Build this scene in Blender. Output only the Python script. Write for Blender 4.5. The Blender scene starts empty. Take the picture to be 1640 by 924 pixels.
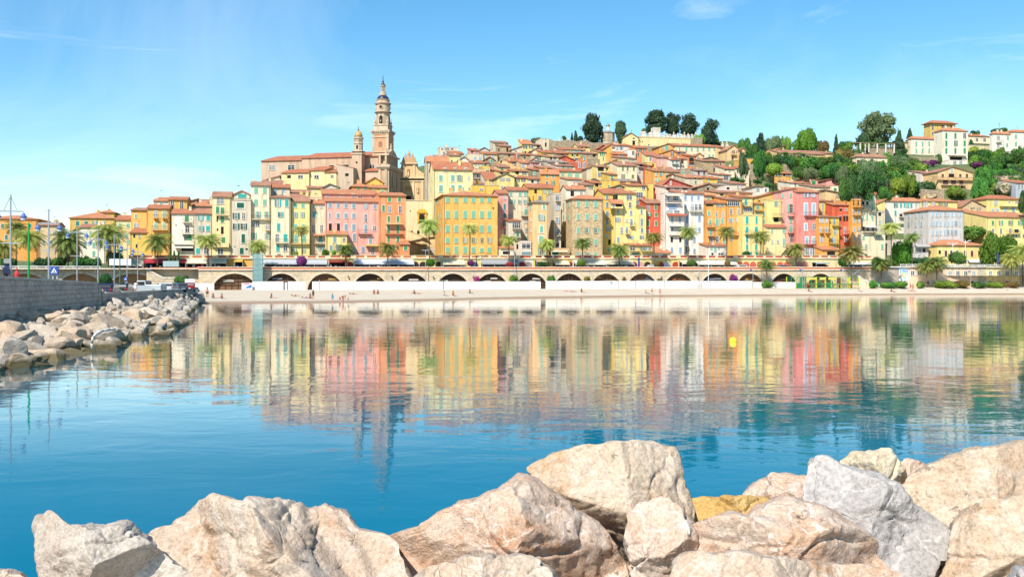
import bpy, bmesh, math, random, re
import numpy as np
from mathutils import Vector, Matrix, noise as mnoise
R = math.radians
random.seed(7)
scene = bpy.context.scene
COL = scene.collection
# ---------------------------------------------------------------- camera model of the place
F, CX, HY, EYE = 1500.0, 820.0, 450.0, 3.7
def W(px): return 247.5 / (1 - 1.507e-4 * (px - 820))          # distance of the promenade wall
def at(px, py, Y): return Vector(((px - CX) * Y / F, Y, EYE + (HY - py) * Y / F))
def pt(px, d, z=0.0):
 Y = W(px) + d
 return Vector(((px - CX) * Y / F, Y, z))
def zpx(py, Y): return EYE + (HY - py) * Y / F
TH = math.atan(0.226)
cam_d = bpy.data.cameras.new('camera'); cam = bpy.data.objects.new('camera', cam_d); COL.objects.link(cam)
cam.location = (0, 0, EYE); cam.rotation_euler = (R(90), 0, 0)
cam_d.sensor_width = 36; cam_d.lens = 36 * F / 1640; cam_d.shift_y = -12 / 1640
cam_d.clip_start = 0.1; cam_d.clip_end = 20000
scene.camera = cam
# ---------------------------------------------------------------- colours and materials
def lin(c):
 c = c / 255.0
 return c / 12.92 if c <= 0.04045 else ((c + 0.055) / 1.055) ** 2.4
KALB = 0.66
def hexc(h, k=1.0):
 h = h.lstrip('#')
 return tuple(min(0.86, lin(int(h[i:i + 2], 16)) * k) for i in (0, 2, 4))
MATS = {}
def newmat(name):
 m = bpy.data.materials.new(name); m.use_nodes = True
 nt = m.node_tree; b = nt.nodes['Principled BSDF']
 return m, nt, b
def N(nt, typ, **kw):
 n = nt.nodes.new(typ)
 for k, v in kw.items():
  if k in n.inputs and not hasattr(n, k): n.inputs[k].default_value = v
  else: setattr(n, k, v)
 return n
def setin(n, **kw):
 for k, v in kw.items(): n.inputs[k.replace('_', ' ')].default_value = v
def ramp(nt, fac, stops):
 r = nt.nodes.new('ShaderNodeValToRGB'); e = r.color_ramp.elements
 while len(e) < len(stops): e.new(0.5)
 for i, (p, c) in enumerate(stops):
  e[i].position = p; e[i].color = (c, c, c, 1) if isinstance(c, (int, float)) else tuple(c) + (1,)
 nt.links.new(fac, r.inputs['Fac']); return r
def mixc(nt, fac, a, b, blend='MIX'):
 n = nt.nodes.new('ShaderNodeMix'); n.data_type = 'RGBA'; n.blend_type = blend
 for sock, v in ((n.inputs[0], fac), (n.inputs[6], a), (n.inputs[7], b)):
  if hasattr(v, 'links'): nt.links.new(v, sock)
  elif isinstance(v, (int, float)): sock.default_value = v
  else: sock.default_value = tuple(v) + ((1,) if len(v) == 3 else ())
 return n.outputs[2]
def coords(nt, scale=(1, 1, 1), rand=True, kind='Object'):
 tc = nt.nodes.new('ShaderNodeTexCoord'); mp = nt.nodes.new('ShaderNodeMapping')
 mp.inputs['Scale'].default_value = scale
 src = tc.outputs[kind]
 if rand:
  oi = nt.nodes.new('ShaderNodeObjectInfo'); vm = nt.nodes.new('ShaderNodeVectorMath'); vm.operation = 'MULTIPLY_ADD'
  cx = nt.nodes.new('ShaderNodeCombineXYZ')
  for i in range(3): nt.links.new(oi.outputs['Random'], cx.inputs[i])
  nt.links.new(cx.outputs[0], vm.inputs[0]); vm.inputs[1].default_value = (91, 57, 33); nt.links.new(src, vm.inputs[2])
  src = vm.outputs[0]
 nt.links.new(src, mp.inputs['Vector']); return mp.outputs[0]
def noise(nt, vec, scale, detail=4, rough=0.55, dist=0.0):
 n = nt.nodes.new('ShaderNodeTexNoise'); nt.links.new(vec, n.inputs['Vector'])
 setin(n, Scale=scale, Detail=detail, Roughness=rough, Distortion=dist); return n.outputs['Fac']
def bump(nt, b, h, strength, dist):
 n = nt.nodes.new('ShaderNodeBump'); setin(n, Strength=strength, Distance=dist)
 nt.links.new(h, n.inputs['Height']); nt.links.new(n.outputs[0], b.inputs['Normal']); return n
def plain(name, col, rough=0.7, metal=0.0, spec=0.3, k=KALB):
 key = ('p', name, col)
 if key in MATS: return MATS[key]
 m, nt, b = newmat(name); c = hexc(col, k)
 v = coords(nt); n = noise(nt, v, 1.7, 3)
 r = ramp(nt, n, [(0.3, 0.86), (0.7, 1.0)])
 nt.links.new(mixc(nt, 1.0, c, r.outputs[0], 'MULTIPLY'), b.inputs['Base Color'])
 setin(b, Roughness=rough, Metallic=metal); b.inputs['Specular IOR Level'].default_value = spec
 MATS[key] = m; return m
def stucco(col):
 key = ('s', col)
 if key in MATS: return MATS[key]
 m, nt, b = newmat('painted_stucco'); c = hexc(col, KALB)
 c = tuple(x * .96 + .015 for x in c); v = coords(nt)
 big = noise(nt, v, 0.22, 5, 0.62)
 v2 = coords(nt, (1.3, 1.3, 0.14)); streak = noise(nt, v2, 1.0, 4, 0.6)
 fine = noise(nt, v, 2.6, 4, 0.7)
 c2 = tuple(x * y for x, y in zip(c, (0.66, 0.6, 0.54)))
 c3 = tuple(min(0.86, x * 1.06 + 0.06) for x in c)
 a = mixc(nt, ramp(nt, big, [(0.36, 0.0), (0.68, 0.75)]).outputs[0], c, c3)
 a = mixc(nt, ramp(nt, streak, [(0.5, 0.0), (0.7, 0.8)]).outputs[0], a, c2)
 a = mixc(nt, ramp(nt, fine, [(0.6, 0.0), (0.8, 0.45)]).outputs[0], a, c2)
 nt.links.new(a, b.inputs['Base Color']); setin(b, Roughness=0.9); b.inputs['Specular IOR Level'].default_value = 0.15
 bump(nt, b, fine, 0.35, 0.05)
 MATS[key] = m; return m
def masonry(name, c1, c2, mortar, bw=0.6, bh=0.3, k=KALB, patch=None):
 key = ('m', name, c1)
 if key in MATS: return MATS[key]
 m, nt, b = newmat(name)
 tc = nt.nodes.new('ShaderNodeTexCoord'); sp = nt.nodes.new('ShaderNodeSeparateXYZ'); nt.links.new(tc.outputs['Object'], sp.inputs[0])
 ad = nt.nodes.new('ShaderNodeMath'); ad.operation = 'ADD'; nt.links.new(sp.outputs[0], ad.inputs[0]); nt.links.new(sp.outputs[1], ad.inputs[1])
 cb = nt.nodes.new('ShaderNodeCombineXYZ'); nt.links.new(ad.outputs[0], cb.inputs[0]); nt.links.new(sp.outputs[2], cb.inputs[1])
 nz = nt.nodes.new('ShaderNodeTexNoise'); setin(nz, Scale=1.3, Detail=2)
 nt.links.new(cb.outputs[0], nz.inputs['Vector'])
 vm = nt.nodes.new('ShaderNodeVectorMath'); vm.operation = 'MULTIPLY_ADD'; nt.links.new(nz.outputs['Color'], vm.inputs[0])
 vm.inputs[1].default_value = (0.12, 0.12, 0.0); nt.links.new(cb.outputs[0], vm.inputs[2])
 br = nt.nodes.new('ShaderNodeTexBrick'); nt.links.new(vm.outputs[0], br.inputs['Vector'])
 setin(br, Scale=1.0, Mortar_Size=0.025); br.inputs['Brick Width'].default_value = bw; br.inputs['Row Height'].default_value = bh
 br.inputs['Bias'].default_value = 0.0; br.inputs['Mortar Smooth'].default_value = 0.3
 for i, c in (('Color1', c1), ('Color2', c2), ('Mortar', mortar)): br.inputs[i].default_value = hexc(c, k) + (1,)
 v = coords(nt); n1 = noise(nt, v, 0.5, 5, 0.65); n2 = noise(nt, v, 4.0, 4, 0.7)
 a = mixc(nt, 1.0, br.outputs['Color'], ramp(nt, n1, [(0.3, 0.72), (0.7, 1.1)]).outputs[0], 'MULTIPLY')
 a = mixc(nt, 1.0, a, ramp(nt, n2, [(0.3, 0.78), (0.7, 1.12)]).outputs[0], 'MULTIPLY')
 if patch: a = mixc(nt, ramp(nt, n1, [(0.54, 0.0), (0.66, 0.7)]).outputs[0], a, hexc(patch, k))
 nt.links.new(a, b.inputs['Base Color']); setin(b, Roughness=0.92); b.inputs['Specular IOR Level'].default_value = 0.15
 inv = nt.nodes.new('ShaderNodeMath'); inv.operation = 'SUBTRACT'; inv.inputs[0].default_value = 1.0; nt.links.new(br.outputs['Fac'], inv.inputs[1])
 mul = nt.nodes.new('ShaderNodeMath'); mul.operation = 'MULTIPLY_ADD'; nt.links.new(n2, mul.inputs[0]); mul.inputs[1].default_value = 0.6; nt.links.new(inv.outputs[0], mul.inputs[2])
 bump(nt, b, mul.outputs[0], 0.7, 0.06)
 MATS[key] = m; return m
def rubble(col='#C9B08A', dark='#9A8262', name='rubble_stone', sc=2.4, lo=0.75):
 key = ('r', col)
 if key in MATS: return MATS[key]
 m, nt, b = newmat(name); v = coords(nt)
 vo = nt.nodes.new('ShaderNodeTexVoronoi'); vo.inputs['Scale'].default_value = sc; nt.links.new(v, vo.inputs['Vector'])
 bw = nt.nodes.new('ShaderNodeRGBToBW'); nt.links.new(vo.outputs['Color'], bw.inputs[0])
 n1 = noise(nt, v, 0.35, 5, 0.65)
 a = mixc(nt, ramp(nt, bw.outputs[0], [(0.2, 0.0), (0.8, 1.0)]).outputs[0], hexc(dark, KALB), hexc(col, KALB * 1.1))
 a = mixc(nt, ramp(nt, n1, [(0.4, 0.0), (0.65, 0.7)]).outputs[0], a, hexc(col, KALB))
 nt.links.new(a, b.inputs['Base Color']); setin(b, Roughness=0.95); b.inputs['Specular IOR Level'].default_value = 0.1
 bump(nt, b, vo.outputs['Distance'], 0.6, 0.08)
 MATS[key] = m; return m
def tiles(kind):
 key = ('t', kind)
 if key in MATS: return MATS[key]
 base, light, dark = {'o': ('#E09068', '#ECAA80', '#C07A58'), 'b': ('#C08468', '#D8A488', '#96685A'), 'r': ('#D07E5C', '#DE9A74', '#AE6450'), 'y': ('#A89A8C', '#BEB0A2', '#887C74')}[kind]
 m, nt, b = newmat('roof_tiles'); v = coords(nt)
 n1 = noise(nt, v, 0.5, 5, 0.7); n2 = noise(nt, v, 5.0, 3, 0.7)
 a = mixc(nt, ramp(nt, n1, [(0.35, 0.0), (0.6, 1.0)]).outputs[0], hexc(base, KALB), hexc(light, KALB))
 a = mixc(nt, ramp(nt, n2, [(0.48, 0.0), (0.7, 0.85)]).outputs[0], a, hexc(dark, KALB))
 tc = nt.nodes.new('ShaderNodeTexCoord'); wv = nt.nodes.new('ShaderNodeTexWave'); wv.bands_direction = 'X'
 setin(wv, Scale=1.6, Distortion=0.6); nt.links.new(tc.outputs['Object'], wv.inputs['Vector'])
 a = mixc(nt, 0.35, a, mixc(nt, 1.0, a, wv.outputs['Color'], 'MULTIPLY'))
 nt.links.new(a, b.inputs['Base Color']); setin(b, Roughness=0.88); b.inputs['Specular IOR Level'].default_value = 0.15
 bump(nt, b, wv.outputs['Fac'], 0.6, 0.08)
 MATS[key] = m; return m
def glass():
 key = 'glass'
 if key in MATS: return MATS[key]
 m, nt, b = newmat('window_glass'); oi = nt.nodes.new('ShaderNodeObjectInfo')
 r = ramp(nt, oi.outputs['Random'], [(0.0, (0.02, 0.025, 0.03)), (0.6, (0.05, 0.06, 0.07)), (0.8, (0.16, 0.17, 0.17)), (1.0, (0.28, 0.28, 0.27))])
 nt.links.new(r.outputs[0], b.inputs['Base Color']); setin(b, Roughness=0.12)
 MATS[key] = m; return m
def leafmat(name, dark, light, k=0.62, hue=0.06):
 key = ('l', name)
 if key in MATS: return MATS[key]
 m, nt, b = newmat(name); v = coords(nt)
 n1 = noise(nt, v, 0.45, 3, 0.6)
 oi = nt.nodes.new('ShaderNodeObjectInfo')
 a = mixc(nt, ramp(nt, n1, [(0.36, 0.0), (0.64, 1.0)]).outputs[0], hexc(dark, k), hexc(light, k))
 hs = nt.nodes.new('ShaderNodeHueSaturation'); nt.links.new(a, hs.inputs['Color'])
 mr = nt.nodes.new('ShaderNodeMapRange'); mr.inputs[3].default_value = 0.7; mr.inputs[4].default_value = 1.35; nt.links.new(oi.outputs['Random'], mr.inputs[0])
 nt.links.new(mr.outputs[0], hs.inputs['Value'])
 mh = nt.nodes.new('ShaderNodeMapRange'); mh.inputs[3].default_value = 0.5 - hue / 2; mh.inputs[4].default_value = 0.5 + hue / 2
 fr = nt.nodes.new('ShaderNodeMath'); fr.operation = 'FRACT'; ml = nt.nodes.new('ShaderNodeMath'); ml.operation = 'MULTIPLY'; ml.inputs[1].default_value = 7.31
 nt.links.new(oi.outputs['Random'], ml.inputs[0]); nt.links.new(ml.outputs[0], fr.inputs[0]); nt.links.new(fr.outputs[0], mh.inputs[0]); nt.links.new(mh.outputs[0], hs.inputs['Hue'])
 nt.links.new(hs.outputs[0], b.inputs['Base Color']); setin(b, Roughness=0.6); b.inputs['Specular IOR Level'].default_value = 0.25
 tr = nt.nodes.new('ShaderNodeBsdfTranslucent'); nt.links.new(hs.outputs[0], tr.inputs['Color'])
 mx = nt.nodes.new('ShaderNodeMixShader'); mx.inputs[0].default_value = 0.3
 nt.links.new(b.outputs[0], mx.inputs[1]); nt.links.new(tr.outputs[0], mx.inputs[2])
 nt.links.new(mx.outputs[0], nt.nodes['Material Output'].inputs['Surface'])
 MATS[key] = m; return m
# ---------------------------------------------------------------- mesh collector and object helpers
class MB:
 def __init__(s): s.v = []; s.f = []; s.m = []
 def add(s, vs, fs, m=0):
  o = len(s.v); s.v.extend(tuple(map(float, v)) for v in vs)
  for f in fs: s.f.append(tuple(i + o for i in f)); s.m.append(m)
  return s
 def box(s, x0, y0, z0, x1, y1, z1, m=0):
  return s.add([(x0, y0, z0), (x1, y0, z0), (x1, y1, z0), (x0, y1, z0), (x0, y0, z1), (x1, y0, z1), (x1, y1, z1), (x0, y1, z1)],
     [(0, 3, 2, 1), (4, 5, 6, 7), (0, 1, 5, 4), (1, 2, 6, 5), (2, 3, 7, 6), (3, 0, 4, 7)], m)
 def tube(s, p, q, r0, r1=None, n=6, m=0, caps=True):
  p, q = Vector(p), Vector(q); r1 = r0 if r1 is None else r1
  a = (q - p).normalized(); u = a.orthogonal().normalized(); w = a.cross(u)
  vs = [p + (u * math.cos(t) + w * math.sin(t)) * r0 for t in [2 * math.pi * i / n for i in range(n)]]
  vs += [q + (u * math.cos(t) + w * math.sin(t)) * r1 for t in [2 * math.pi * i / n for i in range(n)]]
  fs = [(i, (i + 1) % n, n + (i + 1) % n, n + i) for i in range(n)]
  if caps: fs += [tuple(range(n))[::-1], tuple(range(n, 2 * n))]
  return s.add(vs, fs, m)
 def path(s, pts, rs, n=6, m=0):
  for i in range(len(pts) - 1): s.tube(pts[i], pts[i + 1], rs[i], rs[i + 1], n, m)
  return s
 def lathe(s, prof, c=(0, 0, 0), n=16, m=0, rot=0.0, sx=1.0, sy=1.0):
  vs = []
  for r, z in prof:
   for i in range(n):
    t = 2 * math.pi * (i + rot) / n
    vs.append((c[0] + r * sx * math.cos(t), c[1] + r * sy * math.sin(t), c[2] + z))
  fs = []
  for j in range(len(prof) - 1):
   for i in range(n):
    fs.append((j * n + i, j * n + (i + 1) % n, (j + 1) * n + (i + 1) % n, (j + 1) * n + i))
  fs.append(tuple(range(n))[::-1]); fs.append(tuple(range((len(prof) - 1) * n, len(prof) * n)))
  return s.add(vs, fs, m)
 def prism(s, poly, y0, y1, m=0):
  "polygon in x,z extruded along y"
  n = len(poly)
  vs = [(x, y0, z) for x, z in poly] + [(x, y1, z) for x, z in poly]
  fs = [tuple(range(n)), tuple(range(n, 2 * n))[::-1]] + [(i, n + i, n + (i + 1) % n, (i + 1) % n) for i in range(n)]
  return s.add(vs, fs, m)
 def prismx(s, poly, x0, x1, m=0):
  n = len(poly)
  vs = [(x0, y, z) for y, z in poly] + [(x1, y, z) for y, z in poly]
  fs = [tuple(range(n))[::-1], tuple(range(n, 2 * n))] + [(i, (i + 1) % n, n + (i + 1) % n, n + i) for i in range(n)]
  return s.add(vs, fs, m)
 def mesh(s, name, mats, smooth=False):
  me = bpy.data.meshes.new(name); me.from_pydata(s.v, [], s.f)
  for m in mats: me.materials.append(m)
  if len(mats) > 1: me.polygons.foreach_set('material_index', s.m)
  if smooth: me.polygons.foreach_set('use_smooth', [True] * len(me.polygons))
  me.update(); return me
 def build(s, name, mats, parent=None, smooth=False):
  if not isinstance(mats, (list, tuple)): mats = [mats]
  bm = bmesh.new(); me = s.mesh(name, mats, smooth); bm.from_mesh(me)
  bmesh.ops.recalc_face_normals(bm, faces=bm.faces); bm.to_mesh(me); bm.free()
  return link(name, me, parent)
def link(name, me, parent=None, loc=None, rz=0.0, scale=None):
 o = bpy.data.objects.new(name, me); COL.objects.link(o)
 if parent is not None: o.parent = parent
 if loc is not None: o.location = loc
 if rz: o.rotation_euler = (0, 0, rz)
 if scale is not None: o.scale = scale if hasattr(scale, '__len__') else (scale,) * 3
 return o
def empty(name, loc, rz=0.0):
 o = bpy.data.objects.new(name, None); COL.objects.link(o); o.location = loc; o.rotation_euler = (0, 0, rz); o.empty_display_size = 0.5
 return o
LABELS = {}
def tag(o, label, cat, group=None):
 o['label'] = label; o['category'] = cat
 if group: o['group'] = group
 return o
def struct(o): o['kind'] = 'structure'; return o
def stuff(o): o['kind'] = 'stuff'; return o
def frame_at(px, d, z, name, th=TH):
 "an Empty on the line parallel to the promenade, local x along it, local y inland"
 p = pt(px, d, z); return empty(name, p, th)
def run_len(x0, x1, d, th=TH):
 "metres from column x0 to column x1 along a line parallel to the promenade starting at depth d"
 Y = W(x0) + d; X = (x0 - CX) * Y / F; s = (x1 - CX) / F
 return (X - s * Y) / (s * math.sin(th) - math.cos(th))
# ---------------------------------------------------------------- windows, balconies, houses
C = dict(cream='#F8E6BE', pale='#F9EDD4', ochre='#F4B856', orange='#F6AC4E', yellow='#F9E08E', gold='#F3C654', peach='#F6CC90', beige='#E8D6B4',
  gbeige='#DCCDB2', pink='#F4AF9E', salmon='#F29A5E', red='#E2633C', rose='#EC9082', white='#FBF1DE', grey='#D2CDC6', lemon='#F9E9A4',
  apricot='#F8C98C', pinkw='#FBE6D4', dred='#CC5A4C', butter='#FAE0A0', tan='#DDBE90', amber='#EFA64A', brown='#B98A5E', mustard='#E6BE62', bluegrey='#B9C4CE')
SH = dict(mint='#92D2B2', turq='#42C6B8', green='#52A566', dkgreen='#1F6E54', gblue='#9DB8C0', pgreen='#B2DAB6', brown='#82503C', olive='#83984C',
  blue='#A6BED8', steel='#8FA9B2', teal='#3E9C94', white='#F3F1EA', grey='#A9AFB4', lblue='#BCD3DE', navy='#3A63A8')
WHITE = lambda: plain('white_paint', '#F6F3EC', 0.6)
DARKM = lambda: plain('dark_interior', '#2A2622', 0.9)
IRON = lambda: plain('wrought_iron', '#4A4F52', 0.5)
def shut_m(c): return plain('shutter_paint', SH[c], 0.6)
WCACHE = {}
def q(x): return max(0.1, round(x * 10) / 10)
def win_mesh(w, h, kind, tcol):
 key = (w, h, kind, tcol)
 if key in WCACHE: return WCACHE[key]
 b = MB(); f = 0.09
 if kind in 'cw':                                         # closed: surround only, shutters are children
  s = 0.22 if kind == 'w' else 0.10
  b.box(-w / 2 - s, -0.03, -h / 2 - s, w / 2 + s, 0.02, h / 2 + s, 0)
  b.box(-w / 2 - s - 0.06, -0.14, -h / 2 - s - 0.08, w / 2 + s + 0.06, 0.02, -h / 2 - s, 0)
 elif kind == 'd':
  b.box(-w / 2, -0.02, -h / 2, w / 2, 0.02, h / 2, 1)
  b.box(-w / 2 - 0.1, -0.06, h / 2, w / 2 + 0.1, 0.02, h / 2 + 0.12, 0)
 else:
  b.box(-w / 2, -0.03, -h / 2, w / 2, 0.02, h / 2, 1)
  fr = 0.14 if kind in 'W' else f
  b.box(-w / 2 - fr, -0.07, -h / 2 - fr, -w / 2 + 0.02, 0.02, h / 2 + fr, 0); b.box(w / 2 - 0.02, -0.07, -h / 2 - fr, w / 2 + fr, 0.02, h / 2 + fr, 0)
  b.box(-w / 2 + 0.02, -0.07, h / 2 - 0.02, w / 2 - 0.02, 0.02, h / 2 + fr, 0)
  b.box(-w / 2 - fr - .05, -0.16, -h / 2 - fr, w / 2 + fr + .05, -0.071, -h / 2, 0); b.box(-w / 2 + 0.02, -0.069, -h / 2 - fr, w / 2 - 0.02, 0.02, -h / 2 + 0.02, 0)
  nm = max(1, round(w / 0.75) - (0 if kind == 'g' else 0)) if kind == 'g' else 1
  for i in range(nm):
   x = -w / 2 + w * (i + 1) / (nm + 1); b.box(x - 0.05, -0.06, -h / 2 + .02, x + 0.05, -0.03, h / 2 - .02, 0)
  if h > 1.0: b.box(-w / 2 + .02, -0.055, h * 0.12 - 0.03, w / 2 - .02, -0.03, h * 0.12 + 0.03, 0)
 bm = b.mesh('window', [plain('window_frame', tcol, 0.6), glass() if kind not in 'd' else DARKM()])
 WCACHE[key] = bm; return bm
def shutter_mesh(w, h, c):
 key = ('s', w, h, c)
 if key in WCACHE: return WCACHE[key]
 b = MB(); m = shut_m(c)
 b.box(-w / 2, -0.09, -h / 2, w / 2, -0.035, h / 2)
 n = max(3, min(12, int(h / 0.16)))
 for i in range(n):                                       # louvre slats
  z = -h / 2 + 0.08 + (h - 0.16) * (i + 0.5) / n
  b.box(-w / 2 + 0.05, -0.115, z - 0.03, w / 2 - 0.05, -0.09, z + 0.02)
 me = b.mesh('shutter', [m]); WCACHE[key] = me; return me
def add_window(parent, x, y, z, w, h, kind, sh, tcol='#F4F0E6', rz=0.0):
 w, h = q(w), q(h)
 o = link('window', win_mesh(w, h, kind, tcol), parent, (x, y, z), rz)
 if kind in 'cw':
  for s in (-1, 1): link('shutter', shutter_mesh(round(w / 2 - 0.03, 3), h, sh), o, (s * w / 4, 0, 0))
 elif kind == 'o':
  lw = round(w * 0.5, 2)
  for s in (-1, 1):
   an = random.choice((0, 0, .1, .35, .8)); link('shutter', shutter_mesh(lw, round(h + .06, 2), sh), o, (s * (w / 2 + lw / 2 * math.cos(an) + 0.1), -math.sin(an) * lw / 2, 0), -s * an)
 return o
def railing(b, x0, x1, y0, z, h=1.0, step=0.35, m=0, sides=True):
 b.box(x0, y0, z + h - 0.06, x1, y0 + 0.06, z + h, m)
 b.box(x0, y0, z + 0.08, x1, y0 + 0.05, z + 0.13, m)
 n = max(2, int((x1 - x0) / step))
 for i in range(n + 1):
  x = x0 + (x1 - x0) * i / n; b.box(x - 0.022, y0 + 0.005, z, x + 0.022, y0 + 0.045, z + h - 0.06, m)
 if sides:
  for x in (x0, x1): b.box(x - 0.03, y0 + 0.06, z + h - 0.06, x + 0.03, 0, z + h, m)
def rd(py, px=1200):
 'depth behind the sea wall line of the green slope at picture row py'
 t = min(1, max(0, (px - 1330) / 110)); return (42 + (300 - py) * 2.3) * (1 - t) + (85 + (312 - py) * 2.05) * t
CTRL = []; FOOT = []
HOUSES = []
TOK = re.compile(r'^(-?[\d.]+)([a-zA-Z]?)(?:([\d.]+)x([\d.]+))?$')
class House: pass
def roof_parts(w, D, ze, zr, roof, t=0.2, ov=0.45, apex=None, low=5.0):
 "wall body and roof slab; ze eave height, zr ridge height, both above the house base"
 wb, rb = MB(), MB(); zl = -low
 if roof == 'g':
  sl = (zr - ze) / (D / 2)
  wb.prismx([(0, zl), (0, ze), (D / 2, zr), (D, ze), (D, zl)], 0, w)
  e = ze - sl * ov
  rb.prismx([(-ov, e + t), (D / 2, zr + t), (D + ov, e + t), (D + ov, e), (D / 2, zr), (-ov, e)][::-1], -0.25, w + 0.25)
 elif roof == 'p':
  a = w / 2 if apex is None else apex
  wb.prism([(0, zl), (w, zl), (w, ze), (a, zr), (0, ze)], 0, D)
  sl, sr = (zr - ze) / a, (zr - ze) / (w - a)
  rb.prism([(-ov, ze - sl * ov), (a, zr), (w + ov, ze - sr * ov), (w + ov, ze - sr * ov + t), (a, zr + t), (-ov, ze - sl * ov + t)], -ov, D + ov)
 elif roof == 'h':
  wb.box(0, 0, zl, w, D, ze)
  hp = min(D / 2, w / 2 - 0.05)
  x0, x1, y0, y1 = -ov, w + ov, -ov, D + ov
  v = [(x0, y0, ze), (x1, y0, ze), (x1, y1, ze), (x0, y1, ze)]
  v += [(x, y, z + t) for x, y, z in v]
  v += [(hp, D / 2, zr + t), (w - hp, D / 2, zr + t)]
  rb.add(v, [(3, 2, 1, 0), (0, 1, 5, 4), (1, 2, 6, 5), (2, 3, 7, 6), (3, 0, 4, 7), (4, 5, 9, 8), (5, 6, 9), (6, 7, 8, 9), (7, 4, 8)])
 elif roof == 'm':
  sl = (zr - ze) / D
  wb.prismx([(0, zl), (0, ze), (D, zr), (D, zl)], 0, w)
  rb.prismx([(-ov, ze - sl * ov), (D + ov, zr + sl * ov), (D + ov, zr + sl * ov + t), (-ov, ze - sl * ov + t)], -0.25, w + 0.25)
 elif roof in 'lr':
  hl, hr = (zr, ze) if roof == 'l' else (ze, zr); sl = (hr - hl) / w
  wb.prism([(0, zl), (w, zl), (w, hr), (0, hl)], 0, D)
  rb.prism([(-ov, hl - sl * ov), (w + ov, hr + sl * ov), (w + ov, hr + sl * ov + t), (-ov, hl - sl * ov + t)], -ov, D + ov)
 else:                                                     # flat with parapet
  wb.box(0, 0, zl, w, D, ze - 0.5)
  for (a, b_, c, d) in ((0, 0, w, .25), (0, D - .25, w, D), (0, .25, .25, D - .25), (w - .25, .25, w, D - .25)): wb.box(a, b_, ze - .498, c, d, ze)
  rb.box(-.08, -.08, ze + .003, w + .08, .33, ze + .12); rb.box(-.08, .333, ze + .003, .33, D + .08, ze + .12); rb.box(w - .33, .333, ze + .003, w + .08, D + .08, ze + .12)
  rb.box(.26, .26, ze - .49, w - .26, D - .26, ze - .4)
 return wb, rb
def H(x0, x1, ye, yr, d, col, roof, win, sh, label, D=9.0, th=TH, h=8.0, yb=None, ww=4.0, wh=6.5, bal='', awn='', cat='house', name='house', trim='#F4F0E6',
 rc=None, wallm=None, xl=None, lw='', apex=None, chim=None, cap=None, pipes=True, Y=None, group=None, ov=0.45, side=False, jig=True, low=5.0):
 if d is None: d = 40 + (300 - ye) * 2.3
 if x0 > 1160 and yb is not None and yb < (309 if x0 > 1400 else 300) and Y is None: d = rd(yb, x0) + 2
 rng = random.Random(int(x0 * 131 + ye * 17))
 if jig and Y is None: d += rng.uniform(-0.35, 0.35)
 Y0 = W(x0) + d if Y is None else Y
 P0 = Vector(((x0 - CX) * Y0 / F, Y0, 0)); s_, c_ = math.sin(th), math.cos(th)
 def along(px):
  s = (px - CX) / F; return (P0.x - s * P0.y) / (s * s_ - c_)
 w = along(x1) - 0.03
 Ym = Y0 + s_ * w / 2
 ze = zpx(ye, Ym)
 if xl is not None:
  s = (xl - CX) / F; D = (P0.x - s * P0.y) / (s_ + s * c_)
 zb = zpx(yb, Ym) if yb is not None else ze - h
 root = empty(name, (P0.x, P0.y, zb), th)
 tag(root, label, cat, group)
 yrd = {'g': D / 2, 'h': D / 2, 'm': D, 'p': 0, 'l': 0, 'r': 0, 'f': 0}[roof]
 zr = zpx(yr, Ym + yrd * c_) if yr is not None else ze + 0.22 * D
 if roof in 'gh': zr = max(zr, ze + 0.16 * D / 2 + 0.2)
 if roof == 'm': zr = max(zr, ze + 0.12 * D)
 wb, rb = roof_parts(w, D, ze - zb, zr - zb, roof, ov=ov, apex=None if apex is None else along(apex), low=low)
 wm = wallm or stucco(C[col])
 wo = wb.build('wall', wm, root)
 rc = rc or ('y' if roof == 'f' else rng.choice('obbr'))
 ro = rb.build('roof', plain('roof_terrace', '#CDBFA8', 0.9) if roof == 'f' else tiles(rc), root)
 if roof in 'ghmf' and pipes:                              # eaves cornice and gutter
  e = MB(); e.box(-0.06, -0.14, ze - zb - 0.42, w + 0.06, -0.004, ze - zb - 0.2); e.build('cornice', wm, root)
 if pipes and w > 4:
  e = MB(); x = w - 0.25 if rng.random() < .6 else 0.25
  e.tube((x, -0.09, -4.0), (x, -0.09, ze - zb - 0.45), 0.055, n=5); e.build('downpipe', plain('zinc_pipe', '#8B8078', .6), root)
 if chim is None: chim = 0 if roof in 'f' else (rng.choice((0, 1, 1, 2)) if w > 4 else rng.choice((0, 1)))
 for _ in range(chim):
  cx = rng.uniform(.12, .88) * w; cy = rng.uniform(.3, .7) * D
  cz = zr - zb - abs(cy - yrd) * 0.3 if roof in 'ghm' else zr - zb - 1
  cb = MB(); cw = rng.uniform(.3, .45)
  cb.box(cx - cw, cy - .3, cz - .8, cx + cw, cy + .3, cz + .85); cb.box(cx - cw - .08, cy - .38, cz + .853, cx + cw + .08, cy + .38, cz + .98)
  for k in (-.5, .5): cb.lathe([(.11, 0), (.09, .35)], (cx + k * cw, cy, cz + .98), 6)
  cb.build('chimney', wm, ro)
 if rng.random() < .28 and w > 4:                          # television aerial
  ax, az = rng.uniform(.2, .8) * w, zr - zb
  ab = MB(); ab.tube((ax, D * .5, az - .6), (ax, D * .5, az + 2.0), .035, n=4)
  for k in range(5): ab.tube((ax - .5 + .04 * k, D * .5 - .6 + .3 * k, az + 1.9), (ax + .5 - .04 * k, D * .5 - .6 + .3 * k, az + 1.9), .02, n=3)
  ab.tube((ax, D * .5 - .7, az + 1.9), (ax, D * .5 + .7, az + 1.9), .025, n=4); ab.build('aerial', IRON(), ro)
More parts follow.
